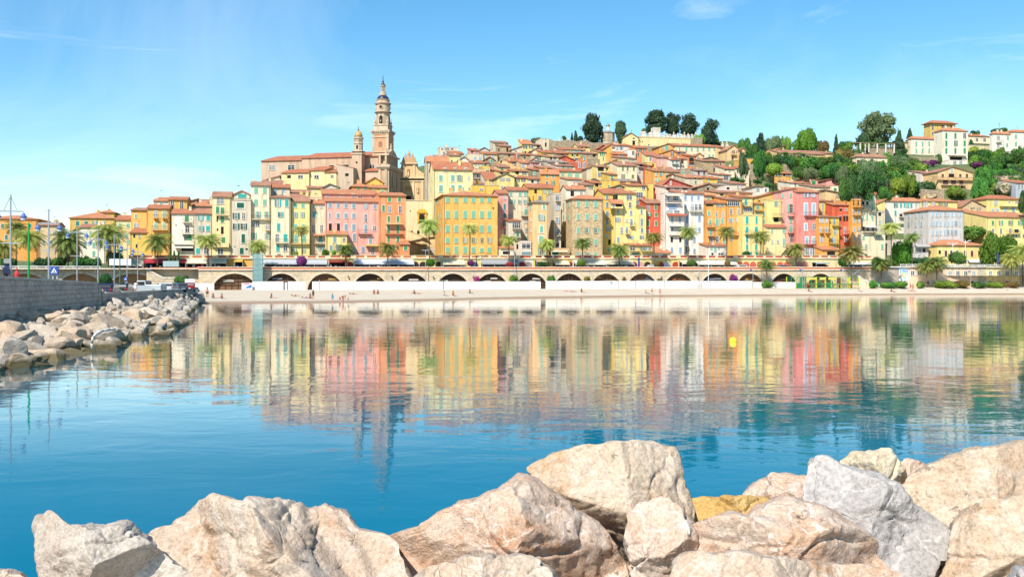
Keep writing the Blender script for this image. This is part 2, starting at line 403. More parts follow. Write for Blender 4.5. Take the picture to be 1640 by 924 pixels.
 hs = House(); hs.root, hs.w, hs.D, hs.zb, hs.ze, hs.zr, hs.P0, hs.th, hs.along, hs.Ym, hs.wm, hs.roof = root, w, D, zb, ze, zr, P0, th, along, Ym, wm, ro
 hs.local = lambda px, py: (along(px), zpx(py, P0.y + along(px) * s_) - zb)
 def sloc(px, py):                                         # pixel -> left side face
  s = (px - CX) / F; t = (P0.x - s * P0.y) / (s_ + s * c_); return t, zpx(py, P0.y + t * c_) - zb
 def rows(spec, fn):
  for row in filter(None, (r.strip() for r in spec.split(';'))):
   y, xs = row.split(':'); y = float(y)
   for tk in xs.split(','):
    g = TOK.match(tk.strip()); px, k = float(g[1]), g[2] or 'c'
    a, b = (float(g[3]), float(g[4])) if g[3] else (ww, wh)
    fn(px, y, k, a, b)
 def front(px, y, k, a, b):
  x, z = hs.local(px, y); sc = (P0.y + x * s_) / F
  if k == 'o' and not side: a = a * .62
  add_window(root, x, -0.005, z, a * sc, b * sc, k, sh, trim)
 rows(win, front)
 def left(px, y, k, a, b):
  t, z = sloc(px, y); sc = (P0.y + t * c_) / F
  add_window(root, -0.005, t, z, max(.7, a * sc), b * sc, k, sh, trim, -math.pi / 2)
 rows(lw, left)
 for it in filter(None, bal.split(';')):                   # balconies  y:x0-x1[s solid]
  y, xs = it.split(':'); solid = xs.endswith('s'); a, b = xs.rstrip('s').split('-')
  xa, z = hs.local(float(a), float(y)); xb, _ = hs.local(float(b), float(y))
  bb = MB(); bb.box(xa, -0.95, z - .16, xb, -0.004, z)
  for k in (xa + .25, xb - .25): bb.box(k - .08, -.7, z - .5, k + .08, -.006, z - .162)
  bo = bb.build('balcony', wm, root)
  rb2 = MB()
  if solid: rb2.box(xa, -.95, z + .003, xb, -.85, z + .95); rb2.box(xa, -.848, z + .003, xa + .1, -.01, z + .95); rb2.box(xb - .1, -.848, z + .003, xb, -.01, z + .95); rb2.build('parapet', wm, bo)
  else: railing(rb2, xa, xb, -.93, z + .003); rb2.build('railing', IRON(), bo)
 for it in filter(None, awn.split(';')):                   # awnings  y0-y1:x0-x1:colour
  ys, xs, cc = it.split(':'); y0, y1 = map(float, ys.split('-')); a, b = map(float, xs.split('-'))
  xa, z0 = hs.local(a, y0); xb, z1 = hs.local(b, y1)
  ab = MB(); p = 1.3
  ab.add([(xa, -.02, z0), (xb, -.02, z0), (xb, -p, z1 + .2), (xa, -p, z1 + .2), (xb, -p, z1), (xa, -p, z1), (xa, -.02, z0 - .06), (xb, -.02, z0 - .06), (xb, -p + .05, z1 + .14), (xa, -p + .05, z1 + .14)],
   [(0, 1, 2, 3), (3, 2, 4, 5), (6, 9, 8, 7), (0, 6, 7, 1), (5, 4, 8, 9)])
  ab.build('awning', plain('awning_cloth', cc, .8), root)
 n = max(2, int(w / 5) + 1)
 for i in range(n):
  for t in (0.0, .5, 1.0):
   p = P0 + Vector((c_, s_, 0)) * (w * i / (n - 1)) + Vector((-s_, c_, 0)) * (D * t); CTRL.append((p.x, p.y, zb))
 FOOT.append((P0.x, P0.y, w, D, th, zb))
 HOUSES.append(hs); return hs
# ---------------------------------------------------------------- the waterfront row, left to right
B = dict(yb=411)
H(-30, 60, 351, 346, 62, 'amber', 'h', "362:4,18,32,48;380:10,26,40", 'teal', 'ochre block with red hipped roof behind the leftmost palms', rc='o', yb=425, D=14, ww=4, wh=7)
H(62, 92, 361, 357, 58, 'tan', 'g', "372:78n,86n;388:70,82", 'steel', 'dull pink building between the leftmost ochre block and the palms', rc='b', yb=425, ww=3, wh=6)
H(112, 184, 350, 341, 66, 'mustard', 'h', "358:124,138,152o,166;376:120,132", 'teal', 'wide mustard building under a broad red hipped roof with open teal shutters', rc='o', yb=425, D=16, ww=5, wh=7)
H(158, 184, 341, 337, 84, 'mustard', 'h', "", 'teal', 'little red roofed turret rising over the wide mustard building', rc='o', yb=360, D=9)
H(128, 169, 364, 360, 44, 'pale', 'g', "374:145,158;392:136,150,162;406:150", 'mint', 'low white house with mint shutters half hidden by tall palms', rc='b', yb=425, ww=4, wh=8)
H(186, 212, 352, 346, 44, 'butter', 'g', "361:192,205;377:191,203;388:207", 'mint', 'cream house with pale mint shutters left of the orange stepped house', rc='r', yb=425, ww=4.6, wh=6.5)
H(210, 237, 337, 334, 40, 'ochre', 'm', "346:217.5;361:216n,220n", 'mint', 'narrow golden tower joined to the left of the orange balcony house', rc='b', yb=425, ww=3, wh=6)
H(208, 237, 373, 367, 30, 'gold', 'm', "378:215d,223n;394:219d", 'brown', 'low golden annexe with sloping red roof below the golden tower', rc='r', yb=425, ww=3, wh=6)
H(236, 271, 334, 329, 30, 'ochre', 'g', "343:249.5n,263;362:249.5,263", 'pgreen', 'tall orange house with two iron balconies and pale green shutters', rc='r', yb=425, ww=5, wh=10,
bal='349.5:246-253;349.5:260-267;368:244-268')
H(246, 271, 322, 317, 62, 'pinkw', 'm', "327:258", 'mint', 'pale pink attic house peeping above the orange balcony house', rc='o', yb=345, ww=4, wh=4)
H(270, 300, 320, 316, 46, 'ochre', 'g', "329:276n,291n", 'steel', 'bright orange top storey with two tall windows under red eaves', rc='r', yb=345, ww=5, wh=13)
H(298, 316, 324, 319, 60, 'brown', 'r', "", 'brown', 'bare brown gable wall right of the bright orange top storey', rc='b', yb=345)
H(275, 312, 342, 336, 27, 'pale', 'g', "350.5:299;367:300W;381:298n,304;398:300d18x8;343:287d1.5x1.5;361:282d1.5x2", 'green', 'white house with stacked iron balconies, green door and covered veranda', rc='r', yb=418, ww=6, wh=11,
bal='356:293-306;374.5:291-309;391:279-311s', awn='393-398:279-310:#DCD8CC')
H(307, 340, 331, 323, 52, 'beige', 'h', "334:314n,322n,331n", 'steel', 'low house with new orange roof behind the white balcony house', rc='o', yb=350, ww=3, wh=3)
H(318, 338, 325, 320, 66, 'beige', 'g', "", 'steel', 'small old red roof with chimney behind the new orange roof', rc='b', yb=340)
H(312, 340, 342, 335, 25, 'gbeige', 'g', "349:321.5o,333.5*;366:322.5o,333;383:320d,331;402:317,330n".replace('*', ''), 'turq', 'weathered beige house with bright turquoise shutters beside the cream tower', rc='b', ww=6, wh=8, **B)
H(340, 370, 315, 308, 24, 'butter', 'g', "322:352.7n11x10;337.5:356;336:348.3p;351:348d2.6x9;351.5:356;368:348.4d2.5x4;369:356d4x12;385:357.6;403:353W8x9".replace('p', ''), 'green', 'cream tower house with green balcony door and round rooftop vent', rc='b', ww=5, wh=10,
bal='344.5:346-364;395:341-367s', **B)
H(368, 402, 318.5, None, 24, 'gbeige', 'f', "329:385w11x8;346:378o,390n4x10;363:378o,390o;382:389.5c5x14;395:376d2x2;402:387c6x10;399:395d4x3", 'dkgreen', 'tall grey beige house with turquoise blind below its attic', ww=8, wh=9.5, **B)
H(374, 401, 312, 306, 32, 'cream', 'p', "314:388w13x6.5", 'turq', 'pedimented cream attic with wide turquoise shutter set back on a roof', rc='r', yb=330)
H(402, 433, 297, 292, 25, 'cream', 'g', "305:410,424;324.5:410,424;344:413.5o,427.5o;358:406.5n,412.5n;363:428W4.5x9;378:407o,428o", 'mint', 'tall cream house with iron balcony across its middle and mint shutters', rc='b', ww=6, wh=10,
bal='351:403-432.5;368.5:425-433', **B)
H(433, 464, 300.5, 295.5, 34, 'beige', 'g', "307.5:440,454", 'gblue', 'beige attic storey with red roof above the turquoise shuttered cream house', rc='r', yb=330, ww=5.6, wh=9.5)
H(434, 465, 317, 313, 23, 'cream', 'h', "325:445o8x12,459c5x12;344:449o;364:446c5x12;381:444n5x12,457c6x12;397:445c5.5x10,457n6x10;409:447d5x4", 'turq', 'cream house with turquoise shutters, a long balcony and blue laundry', rc='b', ww=6.5, wh=8,
bal='389:441-461', **B)
H(465, 496, 322, 312, 24, 'yellow', 'g', "328:473,485;344:473o,484.5o;363.5:473,485.5;382:474c5.5x11,487c5.5x11;400:471o,486o", 'mint', 'yellow ochre house with mint shutters behind a slender bending palm', rc='b', ww=5, wh=8.5,
bal='390:465.5-495.5', **B)
H(496, 521, 326, 321, 26, 'beige', 'g', "330:503n3.5x6.5,515n3.5x6.5;343.5:503.5;366.5:502n4x12,515n4x12;383:513.5c5.5x10;397:514o", 'turq', 'narrow beige house with turquoise door and planted balcony beside the pink block', rc='o', ww=5.5, wh=9,
bal='389.5:503-521', awn='375-378:502-520:#E2926A', **B)
H(516, 605, 311.5, 305, 33, 'pink', 'm', "313.5:525,538c3x4.5,548n,565.5;315.5:577W7x6,597.5W6x5.5", 'gblue', 'set back top storey of the big pink block with six small windows', rc='o', yb=330, ww=4.5, wh=6)
H(521, 607, 323, 316, 24, 'pink', 'm', "328.5:528.5,541.4;329.5:554,566.5;330.7:585.7o,600.5;345.5:527.7c2.6x8.5,541.4,554,566.5;349.8:585.7n4x13;364:529d4.6x12,542d4.6x12,554c5x10.5,566.5c5x10.5;367:585.7c4.6x14;366:600n;380:554.5c5x10,567.5c5x12;385:593.3c5x11;399.5:567,581.3c5x9;402:597n5x12", 'gblue',
'big pink block with rows of grey blue shutters and one iron balcony', rc='o', ww=5, wh=7.6, bal='374:573-595', awn='392-394.5:584.5-606:#EBC46C', chim=0, D=12, **B)
H(522, 556, 376, 371, 17, 'yellow', 'm', "383:536;397:542o6x11,530c4x9;384:551n4x6", 'gblue', 'small yellow house with orange roof in front of the big pink block', rc='o', ww=4.5, wh=10.5, yb=411, D=6.5)
H(607, 650, 313.5, 309.5, 22, 'salmon', 'm', "319:623.7c4.4x8,639.7c4.4x8;333.5:614;335.5:624n4.5x11,641n4.5x11;351:622.5,637;367:622.2c4.4x13,637.2c4.4x13;383:622.2,637;397:630", 'green', 'tall salmon orange house with green shutters, awning and long balcony', rc='o', ww=4.2, wh=9.5,
bal='374:617-645;393:634-650', awn='357.5-360:617-645:#EFC58A', D=12, **B)
H(641, 656, 391.5, 388, 17.5, 'salmon', 'm', "397:649.5c5.5x7", 'green', 'low orange annexe with green shutter at the foot of the salmon house', rc='o', yb=412, D=5)
# ---- around the stairs to the church square
H(709.8, 797, 314, 307.5, 21, 'ochre', 'h', "320:717,730.7,744.9,758,771.7,783.5;343.5:717c6x12,730.7c6x12,744.9c6x12,758c6x12,771.7c6x11.5,783.5c6x11.5;366.5:717c6x11.5,730.7c6x11.5,744.9c6x11.5,758c6x11.5,771.7c6x11.5,783.5c6x11.5;385:717,730.7,744.9o,758.5o,772n5x8,784o;400.5:717,730.7c6x12,744.9c6x11,758c6x9,771.5c6x6,783.5;333.5:790d2x2.8", 'mint',
'large golden orange palazzo with mint shutters behind two tall palms', rc='o', xl=697, ww=6, wh=8.5, lw="322:704,700;345:705,701;368:705,700;386:704;349:702", trim='#F2D9A0', chim=2, **B)
H(694, 757, 271.5, 261, 48, 'lemon', 'g', "285.5:706w5.5x9.5,725w5.5x9.5,735.8o7x9.5,750.5n3x5;302:706w5.5x10.5,725w5.5x10.5,736.5w5.5x10.5,741.8c2x4,751.5n2.5x3;272:712.7,728.7,746", 'mint', 'lemon yellow house with mint shutters above the golden orange palazzo', rc='r', xl=688, ww=4.2, wh=6, yb=345, lw="287:692;303:691")
H(683, 719, 258.5, 251.5, 78, 'gbeige', 'g', "262:690n,704d", 'mint', 'old beige house with bright orange roof standing over the church square', rc='o', xl=680, D=12, yb=340, lw="275:681.5;300:681.5;320:681.5", wallm=None)
H(797.5, 814, 310, 305, 26, 'pink', 'g', "316:808.5n3x6;331.5:808c4x10;345.5:808.5c4x9;359:808.5o4.5x10;371:809.5c4x9;384:809", 'teal', 'narrow pink house squeezed against the golden orange palazzo', rc='r', ww=4, wh=8, bal='350:804-813;364:803-813', **B)
H(814, 846.5, 305, 300.5, 29, 'beige', 'g', "310.5:818,832.6,841.5;323.5:820o6x7,832.4o,840.8o;339.5:842c4.6x10;344.5:817.5o;354:842n3.4x6.5;368.5:843n3x7;381.5:843.5", 'mint', 'beige house with a jumble of windows and one green balcony door', rc='r', ww=4.6, wh=6.5,
bal='345.5:834-846', **B)
H(814, 834, 354, 351, 22, 'gbeige', 'm', "361:827g13x8;375:829;395:829d4x8", 'green', 'narrow annexe with glazed balcony under a scrap of red roof', rc='r', ww=4, wh=9, bal='366:820-834;380:821-834', **B)
H(834, 851, 386, None, 19, 'pinkw', 'f', "394:842.5n14x7;406.5:842.5c15x7", 'steel', 'pink shop front with red sign band beside the peach tower', yb=412, D=6)
H(802, 823, 398, 394, 18.5, 'pale', 'm', "405:811d12x5", 'steel', 'tiny white kiosk building with orange tiled roof at the palm foot', rc='o', yb=412, D=6)
H(853, 878.5, 325, 321, 19, 'apricot', 'h', "331:871w4x8;348.5:867o8x9;367:867w5x10;384:866.7w7x12;402:866.8o8x14", 'mint', 'slim peach tower with white framed windows and grey pyramid roof', rc='y', xl=846, ww=5, wh=9, lw="331:850;352:850.5n1.5x5;369:850.5n1.5x5", chim=0, **B)
H(845, 886.5, 301, 295.5, 36, 'gold', 'g', "306:857.7d4x8,872o,880.5o;317.5:864.7n5x7.5;320:880.5;336:881n4x11;351.5:880.5o;371.5:880.5n4x12;318:854d1x9", 'mint', 'golden yellow house rising behind the slim peach tower', rc='r', ww=4, wh=8, yb=411)
H(887, 898.5, 309.5, None, 25, 'gbeige', 'f', "317.5:892.7n4.5x9;332:892.4o;353:892.4o;371:893.3o;383.5:893n4x8;392:893d5x6", 'lblue', 'very narrow grey beige house with a column of pale blue windows', ww=5, wh=9.5, bal='322:889-897.5;377.5:888.5-898', **B)
H(907, 938, 303, 297.5, 36, 'pale', 'g', "310:916.5d6x9,931n4x7", 'green', 'cream upper house with orange roof behind the stone tower house', rc='o', xl=898, yb=411, lw="332:903c1x13;349:903c1x9;371:902n1x11;392:902o1x13", ww=4)
H(887, 912, 398, None, 18, 'peach', 'f', "406:889c11x4", 'dkgreen', 'low terrace with potted plants between peach tower and stone tower', yb=413, D=5, awn='401-404:883-908:#EFE2C4')
H(916.3, 965.5, 319.5, 313.5, 18, 'tan', 'h', "327:926,940,953.8;347.5:926,940.3,954;369:926,940o6x8.5,954.5o6x8.5;388:926,940,954;410:926o6x11,941o6x11,954c6x11", 'mint',
'rough stone tower house with orange hipped roof and mint shutters', rc='o', xl=906.5, wallm=rubble('#D8BE96', '#B4966A'), ww=5, wh=9.5, yb=414, lw="327:911.5;348:911", chim=0, trim='#EADFC8')
H(966, 983.5, 310, 304, 24, 'gold', 'g', "314.5:972c4x8.5;328:972.2c4x8;343:972.4c4.5x9;355.3:972.4c3.6x9.5;367:974.5o5x7;377.7:972.4n3x4;388:976d4x9;400:974.5c4x7", 'steel', 'narrow golden house between the stone tower house and tall yellow block', rc='r', ww=4, wh=8, bal='348.5:969.5-975.5', **B)
H(983.5, 1019, 310, 303.5, 23, 'yellow', 'm', "315.5:985.5d8x8;315.5:1007.6n9x9;328.5:1009n4.5x8.5;341:1010.6c3.6x7;339:989.6c3.4x7;352:989.4o6x6.5;353.5:1003.8n3.6x5;356:1011c4x11;369:995.5n3.6x9.5;369:1003.8c3.5x11;384:990c4x8;382:1010.3o6x8", 'gblue',
'tall yellow block with blue top window and tiny balconies', rc='r', ww=4, wh=8, bal='362:1008-1015.5;374.5:1001-1007.5;389:1005-1017s', **B)
H(979, 998, 325.5, 320.5, 21.5, 'yellow', 'm', "328.5:991d11x5.5;329:982.5c2.5x6", 'gblue', 'little loggia with bright orange roof stuck on the tall yellow block', rc='o', yb=334, D=1.6, chim=0, low=0.0, pipes=False)
H(1019.3, 1035, 332, 329.5, 23, 'yellow', 'm', "339:1027.4c3.4x7;355.5:1027.7c3.8x10.5;368.6:1028c3.8x7.5;382:1027o5x9", 'steel', 'plain yellow facade with one column of shutters beside the red house', rc='b', ww=4, bal='389:1020-1037s', **B)
H(1015, 1044, 319, None, 31, 'amber', 'f', "313:1023g13x9;324:1021c6x6,1029d2x4", 'steel', 'orange roof storey with a pale glazed veranda beside the red house', yb=334, ww=4)
H(1008, 1044.5, 393.5, 391, 17, 'yellow', 'm', "398:1013n8x6,1029o4x6,1034.5n4x6,1040.5n4x6;408.5:1017c15x5.5;410:1036d13x4", 'teal', 'low yellow cafe house with flowery terrace by the tall yellow block', rc='r', yb=413, D=5, bal='402:1010-1024;402:1027-1044')
H(1034.5, 1060.5, 325.5, 320, 25, 'red', 'g', "332:1038.5n3.8x10.5;331:1050c4x9;343.2:1039o6x6;343.6:1050.6c3.6x7;357.5:1038c4x9;358:1050.6c3.6x8;371:1038n3.6x5", 'green', 'brick red house with vivid green shutters beside the white block', rc='b', ww=4, yb=411)
H(1045, 1074, 405, 396, 17.5, 'pale', 'm', "409:1066d9x3", 'steel', 'lean-to terracotta roof at the foot of the brick red house', rc='o', yb=413, D=6)
H(1088, 1127, 310.3, 306, 25, 'white', 'm', "316.5:1097.4c4.6x7,1108c3.8x10,1118.5c4.4x6.5;331:1097.4c4.6x7;331.5:1109n5x8.5,1115n4x8.5,1121n5x8.5;351.5:1100.5c5x13;350:1120c5x9.5;368:1120c4.2x7.5;383.5:1112c4.2x9;385:1100.5c5x14;402:1112c4.2x7.5;400:1101n6.5x10", 'blue',
'white block with red roof, planted terrace and pale blue shutters', rc='r', ww=5, bal='338.5:1104-1124', trim='#FFFFFF', **B)
H(1064, 1096, 310, None, 21, 'pinkw', 'f', "318:1068.5o5x9,1082g8x7;331:1077c14x8.5;339:1072g11x3.5,1084g9x3;351.8:1076.7n3.6x9.5,1088.5n3.6x9.5;368.5:1076W4.6x9,1088.5W4.6x9;384:1076d3.6x8.5,1089.5d3.6x8;400.4:1076c4.4x8.5,1089.5c4.4x8.5", 'blue',
'pale pink apartment house stepping forward with stacked terraces', xl=1058, ww=5, bal='325:1064.5-1090;376:1071-1092s', awn='342-346.5:1067-1097:#C66A52;312-315:1065-1087:#E6D8BE;362-364:1072-1093:#8C9A94', trim='#FFFFFF', **B)
H(1129, 1163, 325.5, 321.5, 25, 'orange', 'm', "341.5:1135.5c4x7.5;343.5:1147.3n3.4x8.5,1158n3.4x8.5;356:1137.3c5x8;355.8:1148.3c5.5x11;354:1156.6c4x8;372:1138.2c4.6x9.5;383.5:1138.4n6x7,1148.3n5x10;384:1160c4.4x11.5;328.5:1136d13x4,1153n14x4", 'mint',
'orange house with small balconies left of the glazed orange house', rc='r', ww=4, bal='363.5:1131-1144;377.8:1133-1144', **B)
H(1129, 1152, 314, 310.5, 38, 'apricot', 'm', "318:1134.3c4.5x7.5,1145d10x6", 'mint', 'apricot roof storey with terrace above the small balcony orange house', rc='r', yb=330)
H(1131, 1163.5, 394, 390.5, 17, 'pinkw', 'm', "397.5:1139.4c3.6x4;399:1145.4c4.4x8;397.2:1151n3.4x3.4,1161c3x5;407:1141d4x4,1154n8x4", 'mint', 'little pink house with orange roof in front of the orange houses', rc='r', yb=413, D=5)
H(1163.5, 1188.5, 320, 316, 25, 'orange', 'm', "325.5:1174.7g20x9;339:1170.6n4x9,1183n4x9;353:1170.3o,1183o;368:1183.8c4x8,1171c4x8;382:1171.3n4x6.5,1184c4x6.5;395:1187d2.5x8", 'lblue', 'orange house with white glazed loggia directly under its roof', rc='b', ww=5.5, wh=7,
bal='376.5:1168-1188', **B)
H(1189, 1222, 343.5, None, 22, 'yellow', 'f', "352.5:1196.3c4.6x11.5,1211.5c3.8x11;368:1196.3c5x9.5,1211c5x9.5;382.8:1196.3c4x11,1211c4x10;396:1196.3c4x9,1211c4x9;407:1203c3x8,1211.5c3.6x8", 'turq', 'yellow house with turquoise shutters and one long iron balcony', ww=4.6, bal='374.5:1192-1214', **B)
H(1182, 1206, 316.3, 312, 27, 'yellow', 'm', "323.5:1194.4c4.4x10.5;336:1198.5g15x6.5", 'turq', 'yellow upper storey with turquoise door and strip of glazing', rc='r', yb=346, bal='329.5:1190-1202')
H(1207, 1222, 327, 323.5, 29, 'gold', 'm', "331.5:1213.6c5x8;343:1212.8c4x6", 'mint', 'slim golden annexe with one balcony between two yellow houses', rc='r', yb=350, bal='337:1208-1220')
H(1228, 1252, 320, None, 27, 'yellow', 'f', "326.5:1243o5x8;352:1243d8x7", 'mint', 'yellow house with terrace and turquoise parasol beside the pink house', xl=1221, yb=411, lw="327:1223.5;342:1224;355:1224", ww=4.5, bal='347.5:1236-1253')
H(1228, 1259.5, 364, 361, 20, 'butter', 'm', "370:1236.3c2.4x6;369:1255c4x7.5;387.3:1237n2.4x6,1246n3.6x5;388:1255c3.8x12", 'mint', 'small straw yellow house on a rough stone base beside the pink house', rc='r', xl=1223, yb=396, ww=3.5)
H(1252, 1275, 305.5, 301, 27, 'pink', 'r', "312.7:1266.5c4.6x5.5;313.5:1253.2c2.6x6;334:1266.8o9x14;353:1266.5c5x8;366:1266.5c5.5x11;382:1268.5o8x10;363:1277n1x1".replace(',363:1277n1x1', ''), 'mint', 'salmon pink house with wide turquoise shutters and crowded balcony', rc='o', ww=5,
bal='345.5:1261-1277;372.5:1261-1274', trim='#F2C8BC', **B)
H(1208, 1252, 317, 305.5, 33, 'mustard', 'r', "322:1216d2x3", 'mint', 'wall with long sloping tiled roof joined to the left of the salmon pink house', rc='o', yb=345)
H(1275.2, 1312, 307.8, 301.5, 25, 'rose', 'm', "312.2:1290.6o6.5x6.5,1302.4o6.5x6.5;335:1290.7w5.6x18,1303.2w5.6x18;363.3:1290.6w4.6x10.5,1304o7x10.5;385:1292w5.2x11,1303w5.2x11;403.5:1293o8x12,1304o8x12", 'lblue',
'tall deep rose house with white framed pale blue shutters', rc='o', ww=5, bal='345:1287-1311;391:1286-1312', trim='#FFFFFF', chim=0, **B)
H(1312, 1334, 322.6, 319.5, 31, 'gold', 'm', "331:1317.6c2.6x9.5,1328c2.4x9.5;341.5:1317.4n2.4x6,1328.5n2.4x7", 'gblue', 'golden yellow top floors with two tiny balconies right of the rose house', rc='b', yb=411, bal='336.5:1325-1332;344:1314-1324')
H(1312, 1328, 347.5, 344.5, 23, 'orange', 'm', "352.5:1313.4c2x7,1318c2.8x7,1324.3c2.8x7;368:1314.8c2.8x8,1323.5o4x8;383.5:1316o4x8.5", 'lblue', 'orange lower house with pale blue shutters touching the rose house', rc='b', ww=3, bal='373:1312-1318;373.5:1321.5-1330', **B)
H(1328.2, 1344, 348, 345, 24, 'gold', 'm', "355:1336c3.6x9.5;371.5:1337.6n4.6x9;384.7:1335o4x10;397:1336c2.6x6.5", 'gblue', 'yellow house with three iron balconies left of the red arched house', rc='b', ww=4, bal='361:1332-1345;389.8:1328-1342', **B)
H(1316, 1344, 400, 395.5, 16.5, 'orange', 'm', "406:1331d14x7", 'steel', 'orange garden porch with sloping tiled roof among the yellow houses', rc='o', yb=413, D=4)
H(1333, 1364, 328.5, 326, 27, 'red', 'g', "336:1346.5d4x4,1355n3.6x4;350:1345.4d4.4x8,1352.3d3.4x9,1356.6d3.4x9,1361d3.4x9;369:1353.4c3x9.5,1361.5c3x9.5;383:1354c3x8,1361.5c3x8", 'grey', 'vivid red orange house with a row of dark arched openings', rc='o', ww=4, bal='375:1351-1364.5;389:1351-1364.5', **B)
H(1364.3, 1379, 319, 316.5, 25, 'orange', 'f', "325:1367.3d2x8,1374.5d2x8;340:1367.2c2.8x8,1374.7c2.6x8;352.3:1367.7c2.6x8;353:1375.3o3.4x7;367.7:1367.9c2.4x7;368:1375.5o3x7;381.3:1368c2.6x7,1375.8c2.4x7", 'gblue', 'narrow orange house with stacked pink balconies beside the cream gable', ww=3,
bal='331.5:1365-1379;344.5:1365-1379;374.5:1374-1381', **B)
H(1379, 1402.5, 311, 303, 30, 'cream', 'm', "319.5:1397.3c2.6x8.5;333:1397c3x12;325.5:1382.5d4x5,1389d4x5;347.5:1382.2c3x8,1388.7c3.2x8;348.5:1397.5c3x8;367:1383d3.4x7,1390d3.4x7,1398d3.4x7", 'mint', 'tall cream house with an awninged terrace near its foot', rc='o', ww=3, wh=8, bal='333.5:1381-1392;338.5:1394-1400;372.5:1380-1402', awn='362.5-365:1381-1402:#F0EDE2', **B)
H(1361, 1402, 309, 301, 42, 'cream', 'p', "308.5:1371.5c4.6x6.5", 'turq', 'cream gable with a teal shutter behind the narrow orange house', rc='o', yb=335, apex=1372)
H(1379, 1418, 371, None, 22, 'cream', 'f', "380.7:1383c3.4x5.5;379:1406n8x7;395:1387.3o4.4x7.5,1412.8c3.6x8;409:1387d5x4", 'mint', 'plain cream house with blank wall left of the bright green tree', yb=413, ww=4, bal='371.5:1381-1402', awn='374.5-376.5:1397-1411:#9FC48C')
H(1402, 1417.5, 327, 320, 46, 'yellow', 'r', "", 'mint', 'yellow side gable between the cream house and white shuttered house', rc='o', yb=345)
H(1402, 1417, 338, None, 34, 'gbeige', 'f', "343:1409d5x6;356:1409c3x6", 'mint', 'shabby grey rear wall below the yellow side gable', yb=411)
H(1418, 1473.5, 323, 317.5, 60, 'white', 'h', "328.7:1434o7x7,1443c3.8x6.5,1451.4o7x7,1459.4,1468;341:1434;345:1443d5x5", 'turq', 'long white house with turquoise and olive shutters under orange roof', rc='o', yb=375, ww=3.4, wh=7, xl=1411, D=10, bal='347.5:1439-1447;358:1439-1447')
H(1473.8, 1534, 323, 318.5, 63, 'yellow', 'h', "327.3:1478.5o,1495o,1506o,1514.5o", 'olive', 'yellow wing with four green shuttered windows behind the grey block', rc='o', yb=375, ww=5.5, wh=6)
H(1487, 1543.5, 337.5, 329, 30, 'grey', 'h', "343:1493.8,1499.8,1506,1513.5n,1518.5,1524.8,1531,1538;358:1493.8o5x8,1499.8c4x8,1506,1513,1518.5,1524.8,1531o5x8,1537;372.5:1493.8,1499.8,1506,1513,1518.5o5x8,1524.8o5x8,1531o5x8;386.5:1493.8,1499.8,1506,1513,1518.5;399:1493.8,1499.8", 'lblue',
'big grey apartment block with orange roof, many chimneys and pale blue shutters', rc='o', xl=1447.5, ww=2.7, wh=8, yb=413, lw="344.5:1456,1467,1477.6;359.3:1455o,1467,1476o;372:1476,1466;386:1477.5,1466", chim=7, trim='#E6E4E0')
H(1453, 1487, 394, None, 27, 'grey', 'f', "401:1460d4x7,1470n12x6,1480d5x6;410:1458d3x5,1472n4x4", 'grey', 'grey ground floor annexe with sloping white awning below the grey block', yb=417, D=6, awn='391-396:1464-1487:#B9BBB8')
H(1429, 1452, 384, None, 40, 'white', 'f', "389:1437d3x4", 'mint', 'small white flat roofed house hidden behind the bright green tree', yb=410)
H(1543, 1578, 341, 335.5, 48, 'yellow', 'm', "344:1548.5,1559;353.5:1548.6,1559;362.5:1548.6d,1558.6", 'lblue', 'small yellow house with orange roof right of the grey block', rc='o', yb=385, ww=3.8, wh=5.5)
H(1540, 1579, 331.5, 320.5, 62, 'tan', 'p', "334.3:1557.5o5x3.5,1567o5x3.5", 'brown', 'rough stone gabled house above the small yellow house', rc='b', yb=360, apex=1556)
H(1501, 1577, 393.5, 384.5, 24, 'yellow', 'h', "406:1514.7,1523.3c4x9,1533n,1545.3,1556.4,1570.3o6x9;404:1505d4x6", 'brown', 'low yellow villa with orange roof and brown shutters above the sea wall', rc='o', yb=426, ww=4.6, wh=9, D=12, awn='415-421:1549-1576:#D9DBDA')
H(1580, 1637, 319.5, 313.5, 62, 'yellow', 'h', "325:1594.5o6x7;325.7:1616.5n4x5,1629g8x5;338.5:1589.7,1597.6;337:1610;336:1623o5x7", 'lblue', 'upper yellow house with white terrace and pale blue shutters at right', rc='r', yb=375, ww=4.2, wh=8, bal='330:1600-1636s')
H(1580, 1660, 348, 340, 34, 'yellow', 'm', "357:1590c3.8x6.5,1602.6o6x7,1618o6x7,1634o6x7;370:1590n3.6x7,1603n4x8,1617.7n4x8,1628d8x5;378:1613c4x5,1625o5x5,1640c5x5", 'green', 'yellow house with orange roof and green shutters at the right edge', rc='o', yb=426, D=12, bal='374:1611-1632')
# ---------------------------------------------------------------- houses stacked up the hill
ST = rubble('#C9B08A', '#9A8262'); ST2 = rubble('#BBA88C', '#8C7B62')
def hh(*a, **k):
 k.setdefault('ww', 4.0); k.setdefault('wh', 5.5); k.setdefault('pipes', False)
 return H(*a, **k)
hh(705, 733, 236, None, None, 'beige', 'f', "238.5:708n3x2.5,713.5n4x3,717.5n4x3,724n4x2.5;246:711,728d2x3", 'grey', 'flat topped beige house with yellow panel crowning the left end of the hill', yb=262, chim=1)
hh(720, 743, 246.5, 243, 168, 'gbeige', 'm', "250:738c2x5", 'green', 'low grey olive house under a red roof below the flat topped beige house', rc='r')
hh(719, 737, 249.5, 247, 150, 'yellow', 'm', "258.5:723.3,733.2;250.5:723n3x2", 'dkgreen', 'plain yellow house with two dark green windows near the left ridge', rc='b', ww=2.8, wh=3)
hh(698, 716, 251, 249.5, 152, 'pinkw', 'm', "253:702.5c4x3.2,710.5c4x3.2", 'green', 'pale house with two green shutters and three red chimney pots', rc='b', chim=2)
